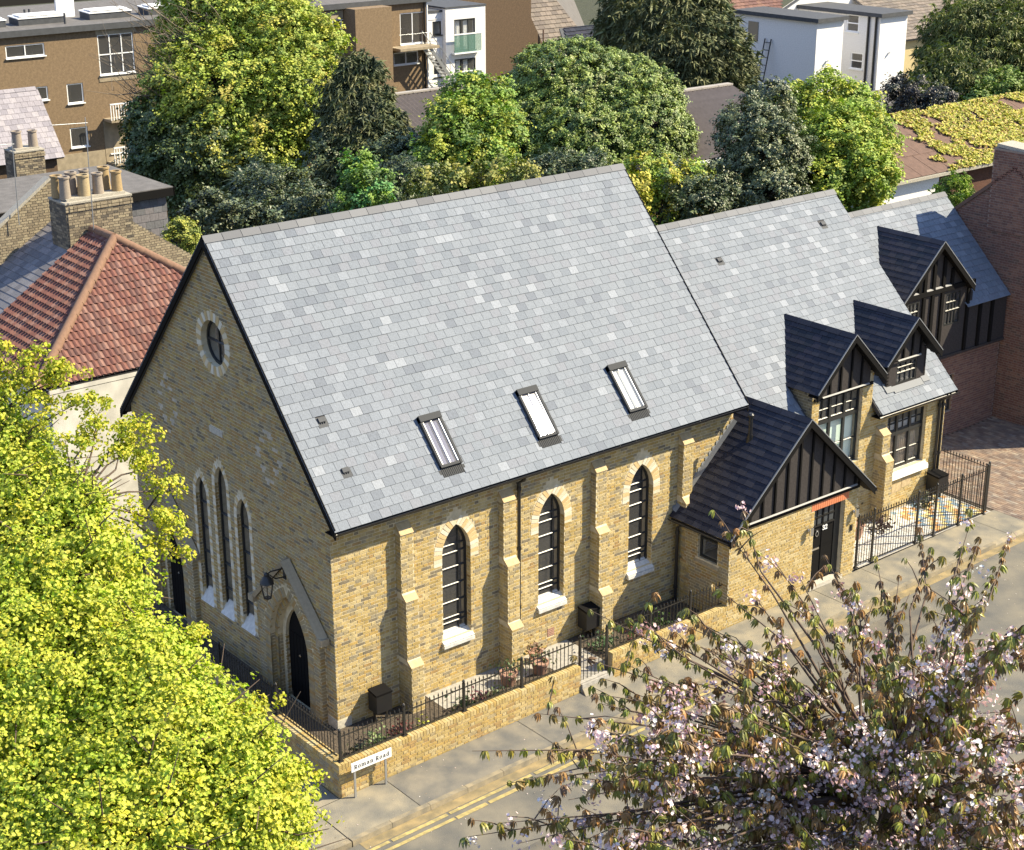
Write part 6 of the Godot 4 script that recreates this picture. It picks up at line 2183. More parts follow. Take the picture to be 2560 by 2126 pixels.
	for x in [53.0, 53.22]:
		var dp := Builder.new()
		dp.tube([Vector3(x, 5.7, zf + 0.1), Vector3(x, -2.4, zf + 0.1)], [0.06, 0.06], 6)
		part("downpipe", dp, M.white_frame if x > 53.1 else M.black_plastic, t)
	var far := thing("distant_house", "distant orange brick house end beyond the roof of the flats", "house", Vector3(24, -2.5, -100))
	var fb := Builder.new()
	fb.cuboid(Vector3(10, -2.5, -112), Vector3(33.5, 7.5, -100))
	part("wall", fb, M.orange_wall, far)
	var fr := Builder.new()
	fr.slab([Vector3(9.5, 7.4, -99.5), Vector3(34, 7.4, -99.5), Vector3(34, 11, -106), Vector3(9.5, 11, -106)], 0.2)
	part("roof", fr, M.brown_sheet, far)
	# white extension
	var w := thing("white_extension", "white rendered modern block with two glass balconies joined to the flats", "building", Vector3(56, -2.5, -71))
	var ws := [[54.05, 54.82, 3.2, 4.15, 1, 1], [54.1, 54.85, 0.3, 1.5, 1, 1], [55.65, 57.52, 2.0, 4.2, 3, 1], [55.65, 57.52, -0.6, 1.45, 3, 1]]
	var wh := []
	for q in ws: wh.append(rect(q[0], q[2], q[1], q[3]))
	var wb := Builder.new()
	panel(wb, Vector3(0, 0, zf - 0.4), X, Y, rect(53.35, -3, 54.9, 4.75), wh.slice(0, 2), 0.3)
	panel(wb, Vector3(0, 0, zf), X, Y, rect(54.9, -3, 58.45, 5.0), wh.slice(2), 0.3)
	panel(wb, Vector3(58.45, 0, 0), Vector3(0, 0, -1), Y, rect(69, -3, 79, 5.0), [], 0.3)
	panel(wb, Vector3(54.9, 0, 0), Vector3(0, 0, 1), Y, rect(-79, -3, -69, 5.0), [], 0.3)
	var ww := part("wall", wb, M.white_render, w)
	for i in 22:
		var cb := Builder.new()
		cb.slab([Vector3(53.36, -1.8 + i * 0.29, zf - 0.36), Vector3(54.88, -1.8 + i * 0.29, zf - 0.36), Vector3(54.88, -1.52 + i * 0.29, zf - 0.39), Vector3(53.36, -1.52 + i * 0.29, zf - 0.39)], 0.01)
		if not (i in [8, 9, 10, 11, 17, 18, 19, 20]): part("weatherboard", cb, M.white_render, ww)
	for i in 4:
		var q: Array = ws[i]
		far_window(w, zf - (0.4 if i < 2 else 0.0), q[0], q[1], q[2], q[3], q[4], q[5], M.black_frame, "window", 0.09)
	for q in [[2.0, 4.1], [-0.6, 1.4]]:
		for k in 2:
			var cu := Builder.new()
			var x0 := 55.9 + k * 0.75
			for i in 6:
				cu.quad(Vector3(x0 + i * 0.07, q[0], zf - 0.3 + 0.03 * (i % 2)), Vector3(x0 + i * 0.07 + 0.07, q[0], zf - 0.3 + 0.03 * ((i + 1) % 2)), Vector3(x0 + i * 0.07 + 0.07, q[1], zf - 0.3 + 0.03 * ((i + 1) % 2)), Vector3(x0 + i * 0.07, q[1], zf - 0.3 + 0.03 * (i % 2)))
			part("curtain", cu, M.curtain_white, w)
	var wr := Builder.new()
	wr.cuboid(Vector3(53.3, 4.75, -79), Vector3(54.95, 4.9, zf - 0.35))
	wr.cuboid(Vector3(54.85, 5.0, -79), Vector3(58.5, 5.1, zf + 0.05))
	part("flat_roof", wr, M.felt_dark, w)
	for y in [1.85, -0.75]:
		var gb := Builder.new()
		gb.cuboid(Vector3(55.35, y, zf + 0.03), Vector3(57.78, y + 0.1, zf + 0.42))
		gb.cuboid(Vector3(55.35, y + 1.32, zf + 0.34), Vector3(57.78, y + 1.4, zf + 0.42))
		var bal := part("balcony", gb, M.white_frame, w)
		for q in [[55.36, 56.55], [56.58, 57.77]]:
			var pb2 := Builder.new()
			pb2.cuboid(Vector3(q[0], y + 0.1, zf + 0.37), Vector3(q[1], y + 1.32, zf + 0.39))
			part("glass_panel", pb2, M.pane_green, bal)

func brown_gable() -> void:
	var t := thing("brown_brick_house", "brown brick house end with bare gable and tiled roofs beside the white extension", "house", Vector3(70, -3, -80))
	var b := Builder.new()
	var Y := Vector3.UP
	panel(b, Vector3(0, 0, -78), Vector3.RIGHT, Y, PackedVector2Array([Vector2(60.5, -4), Vector2(71.4, -4), Vector2(71.4, 0.4), Vector2(68.2, 6.0), Vector2(65.6, 8.0), Vector2(60.5, 4.2)]), [], 0.3)
	b.cuboid(Vector3(69.0, 2.4, -78.6), Vector3(70.2, 6.5, -78.02))
	part("wall", b, M.brown_brick, t)
	var cb := Builder.new()
	cb.tube([Vector3(71.3, -4, -77.8), Vector3(71.3, 1.5, -77.8)], [0.06, 0.06], 6)
	part("downpipe", cb, M.brown_sheet, t)
	var r := thing("tiled_roof_house", "house with weathered brown tiled hip roof and cream walls behind the domed hedge", "house", Vector3(75, -3, -84))
	var rb := Builder.new()
	rb.slab([Vector3(71.5, 0.2, -79.4), Vector3(77.2, 0.2, -79.4), Vector3(75.2, 6.0, -84.5), Vector3(71.5, 6.0, -84.5)], 0.12)
	rb.slab([Vector3(77.2, 0.2, -79.4), Vector3(83, 0.2, -86), Vector3(83, 6.0, -90), Vector3(75.2, 6.0, -84.5)], 0.12)
	var ro := part("roof", rb, M.felt, r)
	var us := Vector3(0, -5.8, 5.1).normalized()
	lay(ro, "roof_tile", "roof_tiles", slating(Vector3(0, 6.0, -84.5), Vector3.RIGHT, us, PackedVector2Array([Vector2(71.5, 0), Vector2(75.2, 0), Vector2(77.3, 7.75), Vector2(71.5, 7.75)]), [], 0.6, 0.42, 3, 0.06, 0.05, 0.02), shingle_shape(), M.roof_tile_mats, M.roof_tile_cols, M.roof_tile_joined, 120)
	var wb := Builder.new()
	wb.cuboid(Vector3(71.7, -4, -84), Vector3(77.0, 0.15, -79.7))
	part("wall", wb, M.cream_render, r)
	var l := thing("cream_outbuilding", "small cream outbuilding with dark tiled lean-to roof beside the big conifer", "outbuilding", Vector3(72, -3, -73))
	var lb := Builder.new()
	panel(lb, Vector3(0, 0, -72), Vector3.RIGHT, Y, rect(71.3, -4, 74.6, -0.35), [rect(72.6, -1.6, 73.4, -0.7)], 0.2)
	panel(lb, Vector3(71.3, 0, 0), Vector3(0, 0, 1), Y, rect(-76, -4, -72, -0.35), [], 0.2)
	part("wall", lb, M.cream_render, l)
	far_window(l, -72.0, 72.6, 73.4, -1.6, -0.7, 1, 1, M.white_frame)
	var lr := Builder.new()
	lr.slab([Vector3(69.0, -0.3, -71.9), Vector3(71.4, -0.3, -71.9), Vector3(73.4, 1.9, -75), Vector3(70.6, 1.9, -75)], 0.1)
	lr.slab([Vector3(71.3, -0.3, -71.8), Vector3(74.7, -0.3, -71.8), Vector3(74.7, 1.9, -75), Vector3(73.3, 1.9, -75)], 0.1)
	var lo := part("roof", lr, M.felt_dark, l)
	var u2 := Vector3(0, -2.2, 3.2).normalized()
	lay(lo, "roof_tile", "roof_tiles", slating(Vector3(0, 1.9, -75), Vector3.RIGHT, u2, PackedVector2Array([Vector2(71.0, 0), Vector2(74.7, 0), Vector2(74.7, 3.9), Vector2(69.2, 3.9)]), [], 0.6, 0.42, 3, 0.06, 0.05, 0.02), shingle_shape(), M.darkslate_mats, M.darkslate_cols, M.darkslate_joined, 60)

func white_houses() -> void:
	var Y := Vector3.UP
	var X := Vector3.RIGHT
	var t := thing("white_gabled_house", "white rendered house with gable and brown tiled roof behind its two white rear blocks", "house", Vector3(82, -2.5, -66))
	var b := Builder.new()
	panel(b, Vector3(0, 0, -62), X, Y, PackedVector2Array([Vector2(76.5, -3.5), Vector2(97, -3.5), Vector2(97, 2.0), Vector2(88.5, 6.2), Vector2(80.5, 3.0), Vector2(76.5, 3.0)]), [], 0.3)
	panel(b, Vector3(76.5, 0, 0), Vector3(0, 0, 1), Y, rect(-72, -3.5, -62, 3.0), [], 0.3)
	part("wall", b, M.white_render, t)
	var rb := Builder.new()
	rb.slab([Vector3(76.2, 3.0, -61.8), Vector3(81.5, 3.0, -61.8), Vector3(87.5, 7.0, -67), Vector3(76.2, 7.0, -67)], 0.1)
	var ro := part("roof", rb, M.felt, t)
	var us := Vector3(0, -4.0, 5.2).normalized()
	lay(ro, "roof_tile", "roof_tiles", slating(Vector3(0, 7.0, -67), X, us, PackedVector2Array([Vector2(76.2, 0), Vector2(87.4, 0), Vector2(81.5, 6.6), Vector2(76.2, 6.6)]), [], 0.45, 0.34, 3, 0.05, 0.04, 0.02), shingle_shape(), M.brown_tile_mats, M.brown_tile_cols, M.brown_tile_joined, 120)
	var vb := Builder.new()
	vb.bar(Vector3(80.4, 3.05, -61.9), Vector3(88.5, 6.3, -61.9), 0.15, 0.12)
	vb.bar(Vector3(88.5, 6.3, -61.9), Vector3(97, 2.05, -61.9), 0.15, 0.12)
	part("verge", vb, M.felt_dark, t)
	var g := thing("grey_roofed_house", "house with broad grey tiled roof and yellow rear wall beside the white block", "house", Vector3(98, -2.5, -62))
	var gb := Builder.new()
	gb.slab([Vector3(90, 1.2, -56.5), Vector3(112, 1.2, -56.5), Vector3(112, 7.2, -68), Vector3(90, 7.2, -68)], 0.15)
	var gr := part("roof", gb, M.felt, g)
	lay(gr, "roof_tile", "roof_tiles", slating(Vector3(0, 7.2, -68), X, Vector3(0, -6, 11.5).normalized(), rect(90, 0, 112, 13.0), [], 0.5, 0.38, 3, 0.04, 0.03, 0.02), shingle_shape(), M.roof_tile_mats, M.roof_tile_cols, M.roof_tile_joined, 100)
	var gw := Builder.new()
	panel(gw, Vector3(0, 0, -57), X, Y, rect(87.0, -3.5, 110, 1.1), [rect(88.6, -1.4, 89.8, 0.3)], 0.3)
	part("wall", gw, M.yellow_render, g)
	far_window(g, -57.0, 88.6, 89.8, -1.4, 0.3, 2, 2, M.white_frame)
	for q in [[73.0, 79.6, 76.7, 3.75, -60.5, "white_block_left"], [80.2, 86.9, 83.75, 3.6, -60.5, "white_block_right"]]:
		var first: bool = q[0] < 75
		var w := thing("white_rear_block", "white rendered flat-roofed rear block with boarded shaded side and ladder" if first else "white rendered flat-roofed rear block with black drainpipes and two side windows", "house", Vector3(q[2] + 1.5, -2.5, -57))
		var wb := Builder.new()
		var side_holes := [] if first else [rect(-57.2, 2.3, -56.0, 3.6), rect(-56.6, -0.4, -55.4, 0.85)]
		panel(wb, Vector3(0, 0, -54), X, Y, rect(q[2], -3.5, q[1], q[3]), [], 0.3)
		panel(wb, Vector3(q[2], 0, 0), Vector3(0, 0, 1), Y, rect(-62, -3.5, -54, q[3]), side_holes, 0.3)
		panel(wb, Vector3(q[1], 0, 0), Vector3(0, 0, -1), Y, rect(54, -3.5, 62, q[3]), [], 0.3)
		part("wall", wb, M.white_render, w)
		for h in side_holes:
			far_window(w, 0.0, h[0].x, h[1].x, h[0].y, h[2].y, 1, 2, M.white_frame, "side_window", 0.1, Vector3(0, 0, 1), Vector3(q[2], 0, 0))
		var fb := Builder.new()
		fb.cuboid(Vector3(q[2] - 0.25, q[3], -62), Vector3(q[1] + 0.2, q[3] + 0.28, -53.7))
		part("flat_roof", fb, M.felt_dark, w)
		if not first:
			for z in [-55.0, -54.3]:
				var pb := Builder.new()
				pb.tube([Vector3(q[2] - 0.12, q[3], z), Vector3(q[2] - 0.12, -3.0, z)], [0.09, 0.09], 6)
				part("drainpipe", pb, M.black_plastic, w)
		else:
			var sw := Builder.new()
			sw.cuboid(Vector3(q[2] - 0.04, 1.9, -60.6), Vector3(q[2] + 0.02, 3.3, -59.6))
			part("side_window", sw, M.dark_glass, w)
			var lb := Builder.new()
			for z in [-58.8, -58.2]: lb.tube([Vector3(q[2] - 1.6, -2.5, z + 0.4), Vector3(q[2] - 0.1, 2.2, z)], [0.05, 0.05], 5)
			for i in 9:
				var k := (i + 0.5) / 9.0
				lb.tube([Vector3(q[2] - 1.6, -2.5, -58.4).lerp(Vector3(q[2] - 0.1, 2.2, -58.8), k), Vector3(q[2] - 1.6, -2.5, -57.8).lerp(Vector3(q[2] - 0.1, 2.2, -58.2), k)], [0.03, 0.03], 5)
			tag(placed("ladder", lb.made(), M.black_iron, self, Transform3D.IDENTITY), "dark ladder leaning on the shaded side of the white rear block", "ladder")
		var lamp := Builder.new()
		lamp.bar(Vector3(q[2] + 1.2, 0.9, -54), Vector3(q[2] + 1.2, 1.0, -53.75), 0.12, 0.12)
		part("flood_lamp", lamp, M.white_frame, w)
	var s := thing("flat_shed", "low grey flat-roofed outbuilding at the foot of the white houses", "shed", Vector3(82, -3, -50))
	var shb := Builder.new()
	shb.cuboid(Vector3(78.5, -4.2, -54), Vector3(85.5, -1.9, -49.6))
	part("wall", shb, M.brown_brick, s)
	var shr := Builder.new()
	shr.cuboid(Vector3(78.2, -1.9, -54), Vector3(85.8, -1.72, -49.3))
	part("flat_roof", shr, M.felt, s)

# a row of ridged sheet: x along, rises to the ridge, the corrugations run down the slope
func corrugated_roof(t: Node, x0: float, x1: float, ze: float, ye: float, zr: float, yr: float, called := "roof") -> void:
	var b := Builder.new()
	var n := roundi((x1 - x0) / 0.3)
	var up := Vector3(0, absf(zr - ze), absf(yr - ye)).normalized() * 0.11
	for i in n * 2:
		var a := x0 + (x1 - x0) * i / (n * 2)
		var c := x0 + (x1 - x0) * (i + 1) / (n * 2)
		var ha := up if i % 2 else Vector3.ZERO
		var hc := Vector3.ZERO if i % 2 else up
		b.quad(Vector3(a, ye, ze) + ha, Vector3(c, ye, ze) + hc, Vector3(c, yr, zr) + hc, Vector3(a, yr, zr) + ha)
	b.slab([Vector3(x0, ye - 0.02, ze), Vector3(x1, ye - 0.02, ze), Vector3(x1, yr - 0.02, zr), Vector3(x0, yr - 0.02, zr)], 0.06)
	var r := part(called, b, M.corrugated, t)
	var x := x0
	while x < x1 - 0.1:
		var rb := Builder.new()
		var e := minf(x + 1.2, x1)
		rb.bar(Vector3(x, yr + 0.06, zr), Vector3(e - 0.03, yr + 0.06, zr), 0.4, 0.09)
		part("ridge_piece", rb, M.ridge_pale, r)
		x = e

func sheds() -> void:
	var a := thing("corrugated_shed", "long shed with brown corrugated roof below the steel stair of the flats", "shed", Vector3(41, -2, -49))
	var ab := Builder.new()
	ab.cuboid(Vector3(36.6, -2.6, -53), Vector3(47, 1.3, -47.2))
	part("wall", ab, M.brown_brick, a)
	corrugated_roof(a, 36.4, 47.2, -47.0, 1.5, -50.9, 3.0)
	var b := thing("corrugated_shed", "brown corrugated shed roof between the domed hedge and the holly", "shed", Vector3(44, -2, -33))
	var bb := Builder.new()
	bb.cuboid(Vector3(35.8, -2.0, -36), Vector3(47.4, 2.3, -28.9))
	part("wall", bb, M.orange_wall, b)
	corrugated_roof(b, 35.6, 47.5, -28.6, 2.45, -34.6, 4.5)
	var gu := Builder.new()
	gu.cuboid(Vector3(35.6, 2.34, -28.62), Vector3(47.5, 2.46, -28.5))
	part("gutter", gu, M.white_frame, b)
	var c := thing("ivy_roofed_shed", "low shed with brown sheet roof half covered in yellow ivy", "shed", Vector3(52, -1, -22))
	var cb := Builder.new()
	cb.cuboid(Vector3(41.0, -2.0, -26), Vector3(46.8, 2.1, -20.6))
	part("white_wall", cb, M.white_render, c)
	var cb2 := Builder.new()
	cb2.cuboid(Vector3(46.82, -2.0, -26), Vector3(63, 2.1, -20.7))
	part("brick_wall", cb2, M.red_brick, c)
	var rb := Builder.new()
	rb.slab([Vector3(40.6, 2.3, -20.3), Vector3(63, 2.3, -20.3), Vector3(63, 4.05, -24.8), Vector3(40.6, 4.05, -24.8)], 0.08)
	var roof := part("roof", rb, M.felt_dark, c)
	var us := Vector3(0, -1.75, 4.5).normalized()
	var sp := slating(Vector3(0, 4.05, -24.8), Vector3.RIGHT, us, rect(40.6, 0.0, 63, 4.85), [], 1.1, 1.6, 1, 0.015, 0.012, 0.03)
	lay(roof, "roof_sheet", "roof_sheets", sp, shingle_shape(), [M.brown_sheet], [Color(0.19, 0.115, 0.085)], M.brown_sheet)
	var gu2 := Builder.new()
	gu2.cuboid(Vector3(40.6, 2.14, -20.32), Vector3(63, 2.28, -20.2))
	part("gutter", gu2, M.flaunching, c)
	ivy_on_roof(us)

func ivy_on_roof(us: Vector3) -> void:
	var t := thing("ivy", "thick mat of yellow green ivy spread over the brown shed roof", "ivy", Vector3(52, 3, -22.5))
	var f := FastNoiseLite.new()
	f.seed = 44
	f.frequency = 0.22
	var un := us.cross(Vector3.RIGHT).normalized()
	var list := []
	for i in 26000:
		var x := rng.randf_range(46.0, 63.0)
		var s := rng.randf_range(-0.1, 4.95)
		var lim := 0.34 - (x - 47.5) * 0.06 + absf(s - 2.6) * 0.02
		if f.get_noise_2d(x * 2.0, s * 2.4) * 0.8 + 0.12 < maxf(lim, -0.5) - (0.25 if x > 48 and x < 55 else 0.0): continue
		if x > 56.5 and s < 1.4 and f.get_noise_2d(x, s) < 0.1: continue
		var h := 0.05 + 0.16 * (f.get_noise_2d(x * 6.0, s * 6.0) * 0.5 + 0.5) * rng.randf_range(0.6, 1.0)
		list.append(Vector3(x, 4.05, -24.8) + us * s + un * h)
	spread(t, "leaves", list, un, 0.15, [Color(0.46, 0.42, 0.05), Color(0.37, 0.38, 0.045), Color(0.52, 0.42, 0.07), Color(0.28, 0.29, 0.05), Color(0.34, 0.22, 0.07)], M.leaf, "oval")

func fences() -> void:
	var t := thing("wooden_fence", "warm brown closeboard fence with trellis top behind the flat-roofed house", "fence", Vector3(23, -1.5, -47))
	var x := 20.6
	var i := 0
	while x < 26.6:
		var b := Builder.new()
		b.cuboid(Vector3(x, -1.9, -47.03), Vector3(x + 0.15, 0.55 + rng.randf_range(-0.01, 0.01), -47.0 + 0.02 * (i % 2)))
		part("board", b, M.fence_wood_mats[i % 3], t)
		x += 0.155
		i += 1
	for px in [20.6, 22.5, 24.4, 26.4]:
		var b := Builder.new()
		b.cuboid(Vector3(px - 0.06, -1.9, -46.98), Vector3(px + 0.06, 1.0, -46.86))
		part("post", b, M.fence_wood_mats[2], t)
	for y in [0.62, 0.95]:
		var b := Builder.new()
		b.cuboid(Vector3(20.6, y, -47.0), Vector3(26.5, y + 0.05, -46.95))
		part("trellis_rail", b, M.fence_wood_mats[2], t)
	for k in 30:
		var b := Builder.new()
		b.cuboid(Vector3(20.7 + k * 0.2, 0.62, -47.02), Vector3(20.73 + k * 0.2, 1.0, -47.0))
		part("trellis_lath", b, M.fence_wood_mats[2], t)
	var g := thing("garden_brick_wall", "shaded brown brick garden wall under the big yellow green tree", "wall", Vector3(28, -1.5, -43))
	var gb := Builder.new()
	gb.cuboid(Vector3(25.5, -2.0, -45.2), Vector3(33, 2.6, -44.9))
	part("wall", gb, M.brown_brick, g)
# ---------------------------------------------------------------- leaves, crowns and trees
func facing(n: Vector3, roll: float) -> Basis:
	n = n.normalized()
	var s := n.cross(Vector3(0.3, 0.1, 1.0) if absf(n.z) < 0.9 else Vector3.RIGHT).normalized()
	return Basis(s, n, s.cross(n)).rotated(n, roll)

func one_leaf(b: Builder, o: Vector3, q: Basis, l: float, w: float, fold := 0.25, droop := 0.15) -> void:
	# a folded leaf: two halves along the midrib, tip bent down
	var p0 := o
	var m1 := o + q.z * l * 0.45 - q.y * droop * l * 0.1
	var tip := o + q.z * l - q.y * droop * l
	for s in [-1.0, 1.0]:
		var e1: Vector3 = o + q.z * l * 0.28 + q.x * s * w * 0.5 + q.y * fold * w * 0.5
		var e2: Vector3 = o + q.z * l * 0.66 + q.x * s * w * 0.38 + q.y * (fold * w * 0.4 - droop * l * 0.4)
		if s > 0:
			b.tri(p0, e1, m1); b.tri(m1, e1, e2); b.tri(m1, e2, tip)
		else:
			b.tri(p0, m1, e1); b.tri(m1, e2, e1); b.tri(m1, tip, e2)

func leaf_mesh(kind: String) -> ArrayMesh:
	if unit.has(kind): return unit[kind]
	var b := Builder.new()
	var g := RandomNumberGenerator.new()
	g.seed = kind.hash() % 9973
	var Y := Vector3.UP
	if kind == "oval":
		one_leaf(b, Vector3(0, 0, -0.5), Basis.IDENTITY, 1.0, 0.6)
	elif kind == "spray":
		for i in 7:
			var d := Vector3(g.randfn(0, 0.42), g.randfn(0, 0.2), g.randfn(0, 0.42))
			var n := (Y + Vector3(g.randfn(0, 0.45), 0, g.randfn(0, 0.45))).normalized()
			one_leaf(b, d, facing(n, g.randf() * TAU), 0.62, 0.42, 0.2, 0.25)
	elif kind == "lime":
		for i in 6:
			var d := Vector3(g.randfn(0, 0.45), g.randfn(0, 0.28), g.randfn(0, 0.45))
			var n := (Y * 0.8 + Vector3(g.randfn(0, 0.55), 0, g.randfn(0, 0.55))).normalized()
			one_leaf(b, d, facing(n, g.randf() * TAU), 0.58, 0.56, 0.18, 0.22)
	elif kind == "needle":
		for i in 10:
			var a := g.randf() * TAU
			var d := Vector3(cos(a) * 0.5, g.randf_range(-0.9, 0.1), sin(a) * 0.5 + 0.25)
			var o := Vector3(g.randfn(0, 0.12), g.randfn(0, 0.12), g.randfn(0, 0.12))
			var s := d.cross(Vector3(g.randfn(0, 1), g.randfn(0, 1), g.randfn(0, 1))).normalized() * 0.11
			b.tri(o - s, o + s, o + d * 0.6 + s * 0.8)
			b.tri(o - s, o + d * 0.6 + s * 0.8, o + d * 1.1)
	elif kind == "cherry":
		for i in 7:
			var a := TAU * i / 7 + g.randfn(0, 0.25)
			var q := Basis(Y, a) * Basis(Vector3.RIGHT, g.randf_range(0.55, 1.2))
			one_leaf(b, q.z * 0.08, q, g.randf_range(0.75, 1.0), 0.3, 0.3, 0.3)
	elif kind == "blossom":
		for i in 15:
			var d := Vector3(g.randfn(0, 0.42), g.randfn(-0.1, 0.42), g.randfn(0, 0.42))
			var q := facing(d + Vector3(0, 0.2, 0), g.randf() * TAU)
			var c := d + q.y * 0.02
			for k in 5:
				var a0 := TAU * k / 5
				var a1 := TAU * (k + 1) / 5
				b.tri(c, c + (q.x * cos(a0) + q.z * sin(a0)) * 0.27 + q.y * 0.1, c + (q.x * cos(a1) + q.z * sin(a1)) * 0.27 + q.y * 0.1)
	unit[kind] = b.made()
	return unit[kind]

func scatter(parent: Node, called: String, xf: Array, cols: Array, m: Material, kind: String) -> void:
	var mm := MultiMesh.new()
	mm.transform_format = MultiMesh.TRANSFORM_3D
	mm.use_colors = true
	mm.mesh = leaf_mesh(kind)
	mm.instance_count = xf.size()
	var off := where_is(parent)
	for i in xf.size():
		var t: Transform3D = xf[i]
		t.origin -= off
		mm.set_instance_transform(i, t)
		mm.set_instance_color(i, cols[i])
	var o := MultiMeshInstance3D.new()
	o.name = called
	o.multimesh = mm
	o.material_override = m
	o.set_meta("kind", "stuff")
	parent.add_child(o, true)

func spread(parent: Node, called: String, pts: Array, n: Vector3, size: float, palette: Array, m: Material, kind: String) -> void:
	var xf := []
	var cols := []
	for p in pts:
		var d := n + Vector3(rng.randfn(0, 0.4), rng.randfn(0, 0.3), rng.randfn(0, 0.4))
		xf.append(Transform3D(facing(d, rng.randf() * TAU).scaled(Vector3.ONE * size * rng.randf_range(0.7, 1.35)), p))
		cols.append(vary(palette[rng.randi() % palette.size()], 0.25))
	scatter(parent, called, xf, cols, m, kind)

func vary(c: Color, k: float) -> Color:
	var f := 1.0 + rng.randf_range(-k, k)
	return Color(c.r * f * (1.0 + rng.randfn(0, 0.05)), c.g * f, c.b * f)

# points of a crown: clumps near the skin of a set of balls [x, y, z, r]
func crown(parent: Node, called: String, balls: Array, density: float, size: float, palette: Array, m: Material, kind: String, clump_r := 0.4, per := 10, skin := 0.3, up := 0.6, hang := 0.0, low := -0.75) -> void:
	var xf := []
	var cols := []
	var hue := FastNoiseLite.new()
	hue.seed = 91
	hue.frequency = 1.1
	for k in balls.size():
		var q: Array = balls[k]
		var c := Vector3(q[0], q[1], q[2])
		var r: float = q[3]
		var n := int(4.0 * PI * r * r * density / per)
		for i in n:
			var d := Vector3(rng.randfn(), rng.randfn(), rng.randfn()).normalized()
			if d.y < low: continue
			var rr := r * (1.0 - skin * pow(rng.randf(), 1.6)) * rng.randf_range(0.9, 1.1)
			var p := c + d * rr
			var buried := false
			for j in balls.size():
				if j != k and p.distance_to(Vector3(balls[j][0], balls[j][1], balls[j][2])) < balls[j][3] * 0.62:
					buried = true
					break
			if buried: continue
			var patch := hue.get_noise_3d(p.x / r, p.y / r, p.z / r) * 0.5 + 0.5
			var base: Color = palette[clampi(int(patch * palette.size() + rng.randfn(0, 0.9)), 0, palette.size() - 1)]
			for s in per:
				var e := Vector3(rng.randfn(), rng.randfn() * 0.8, rng.randfn()) * clump_r * 0.55
				var nn := d * (1.0 - up) + Vector3.UP * up + Vector3(rng.randfn(0, 0.35), rng.randfn(0, 0.3), rng.randfn(0, 0.35))
				var bs := facing(nn, rng.randf() * TAU)
				if hang > 0.0:
					# sprays that hang outwards and down
					var out := Vector3(d.x, 0.0, d.z)
					out = out.normalized() if out.length() > 0.1 else Vector3.RIGHT
					bs = Basis(Vector3.UP.cross(out), Vector3.UP, out).rotated(Vector3.UP, rng.randfn(0, 0.7)) * Basis(Vector3.RIGHT, rng.randfn(0, 0.3))
				xf.append(Transform3D(bs.scaled(Vector3.ONE * size * rng.randf_range(0.7, 1.3)), p + e))
				cols.append(vary(base, 0.22))
	scatter(parent, called, xf, cols, m, kind)

func limbs(t: Node, base: Vector3, balls: Array, r0: float, m: Material, called := "trunk") -> void:
	var cx := Vector3.ZERO
	var w := 0.0
	for q in balls:
		cx += Vector3(q[0], q[1], q[2]) * q[3]
		w += q[3]
	cx /= w
	var b := Builder.new()
	var top := base.lerp(Vector3(cx.x, cx.y, cx.z), 0.75)
	var mid := base.lerp(top, 0.5) + Vector3(rng.randfn(0, 0.1), 0, rng.randfn(0, 0.1))
	b.tube([base, mid, top], [r0, r0 * 0.8, r0 * 0.6], 8)
	var tr := part(called, b, m, t)
	for q in balls:
		var c := Vector3(q[0], q[1], q[2])
		var lb := Builder.new()
		var s := base.lerp(top, rng.randf_range(0.6, 0.98))
		var e := s.lerp(c, 0.5) + Vector3(rng.randfn(0, 0.2), 0.15, rng.randfn(0, 0.2))
		lb.tube([s, e, c], [r0 * 0.5, r0 * 0.3, r0 * 0.1], 6)
		for i in 4:
			var d: Vector3 = Vector3(rng.randfn(), absf(rng.randfn()) * 0.7, rng.randfn()).normalized() * q[3] * 0.85
			lb.tube([e.lerp(c, rng.randf()), c + d * 0.5, c + d], [r0 * 0.2, r0 * 0.12, r0 * 0.04], 5)
		part("limb", lb, m, tr)

func foot(balls: Array) -> Vector3:
	var c := Vector3.ZERO
	var w := 0.0
	for q in balls:
		c += Vector3(q[0], 0, q[2]) * q[3]
		w += q[3]
	c /= w
	return Vector3(c.x, land(c.x, c.z) - 0.15, c.z)

func tree(called: String, label: String, category: String, balls: Array, density: float, size: float, palette: Array, m: Material, kind := "spray", clump_r := 0.4, group := "", up := 0.6, r0 := 0.2, hang := 0.0, skin := 0.3) -> Node3D:
	var base := foot(balls)
	var t := thing(called, label, category, base, group)
	limbs(t, base, balls, r0, M.bark)
	crown(t, "crown", balls, density, size, palette, m, kind, clump_r, 10, skin, up, hang)
	return t

func under(balls: Array, drop: float, n := 1) -> Array:
	# carries a crown on downwards where the picture does not show it
	var out := balls.duplicate()
	for q in balls:
		for i in n:
			var y: float = q[1] - drop * (i + 1)
			if y > 0.3: out.append([q[0], y, q[2], q[3] * 0.95])
	return out

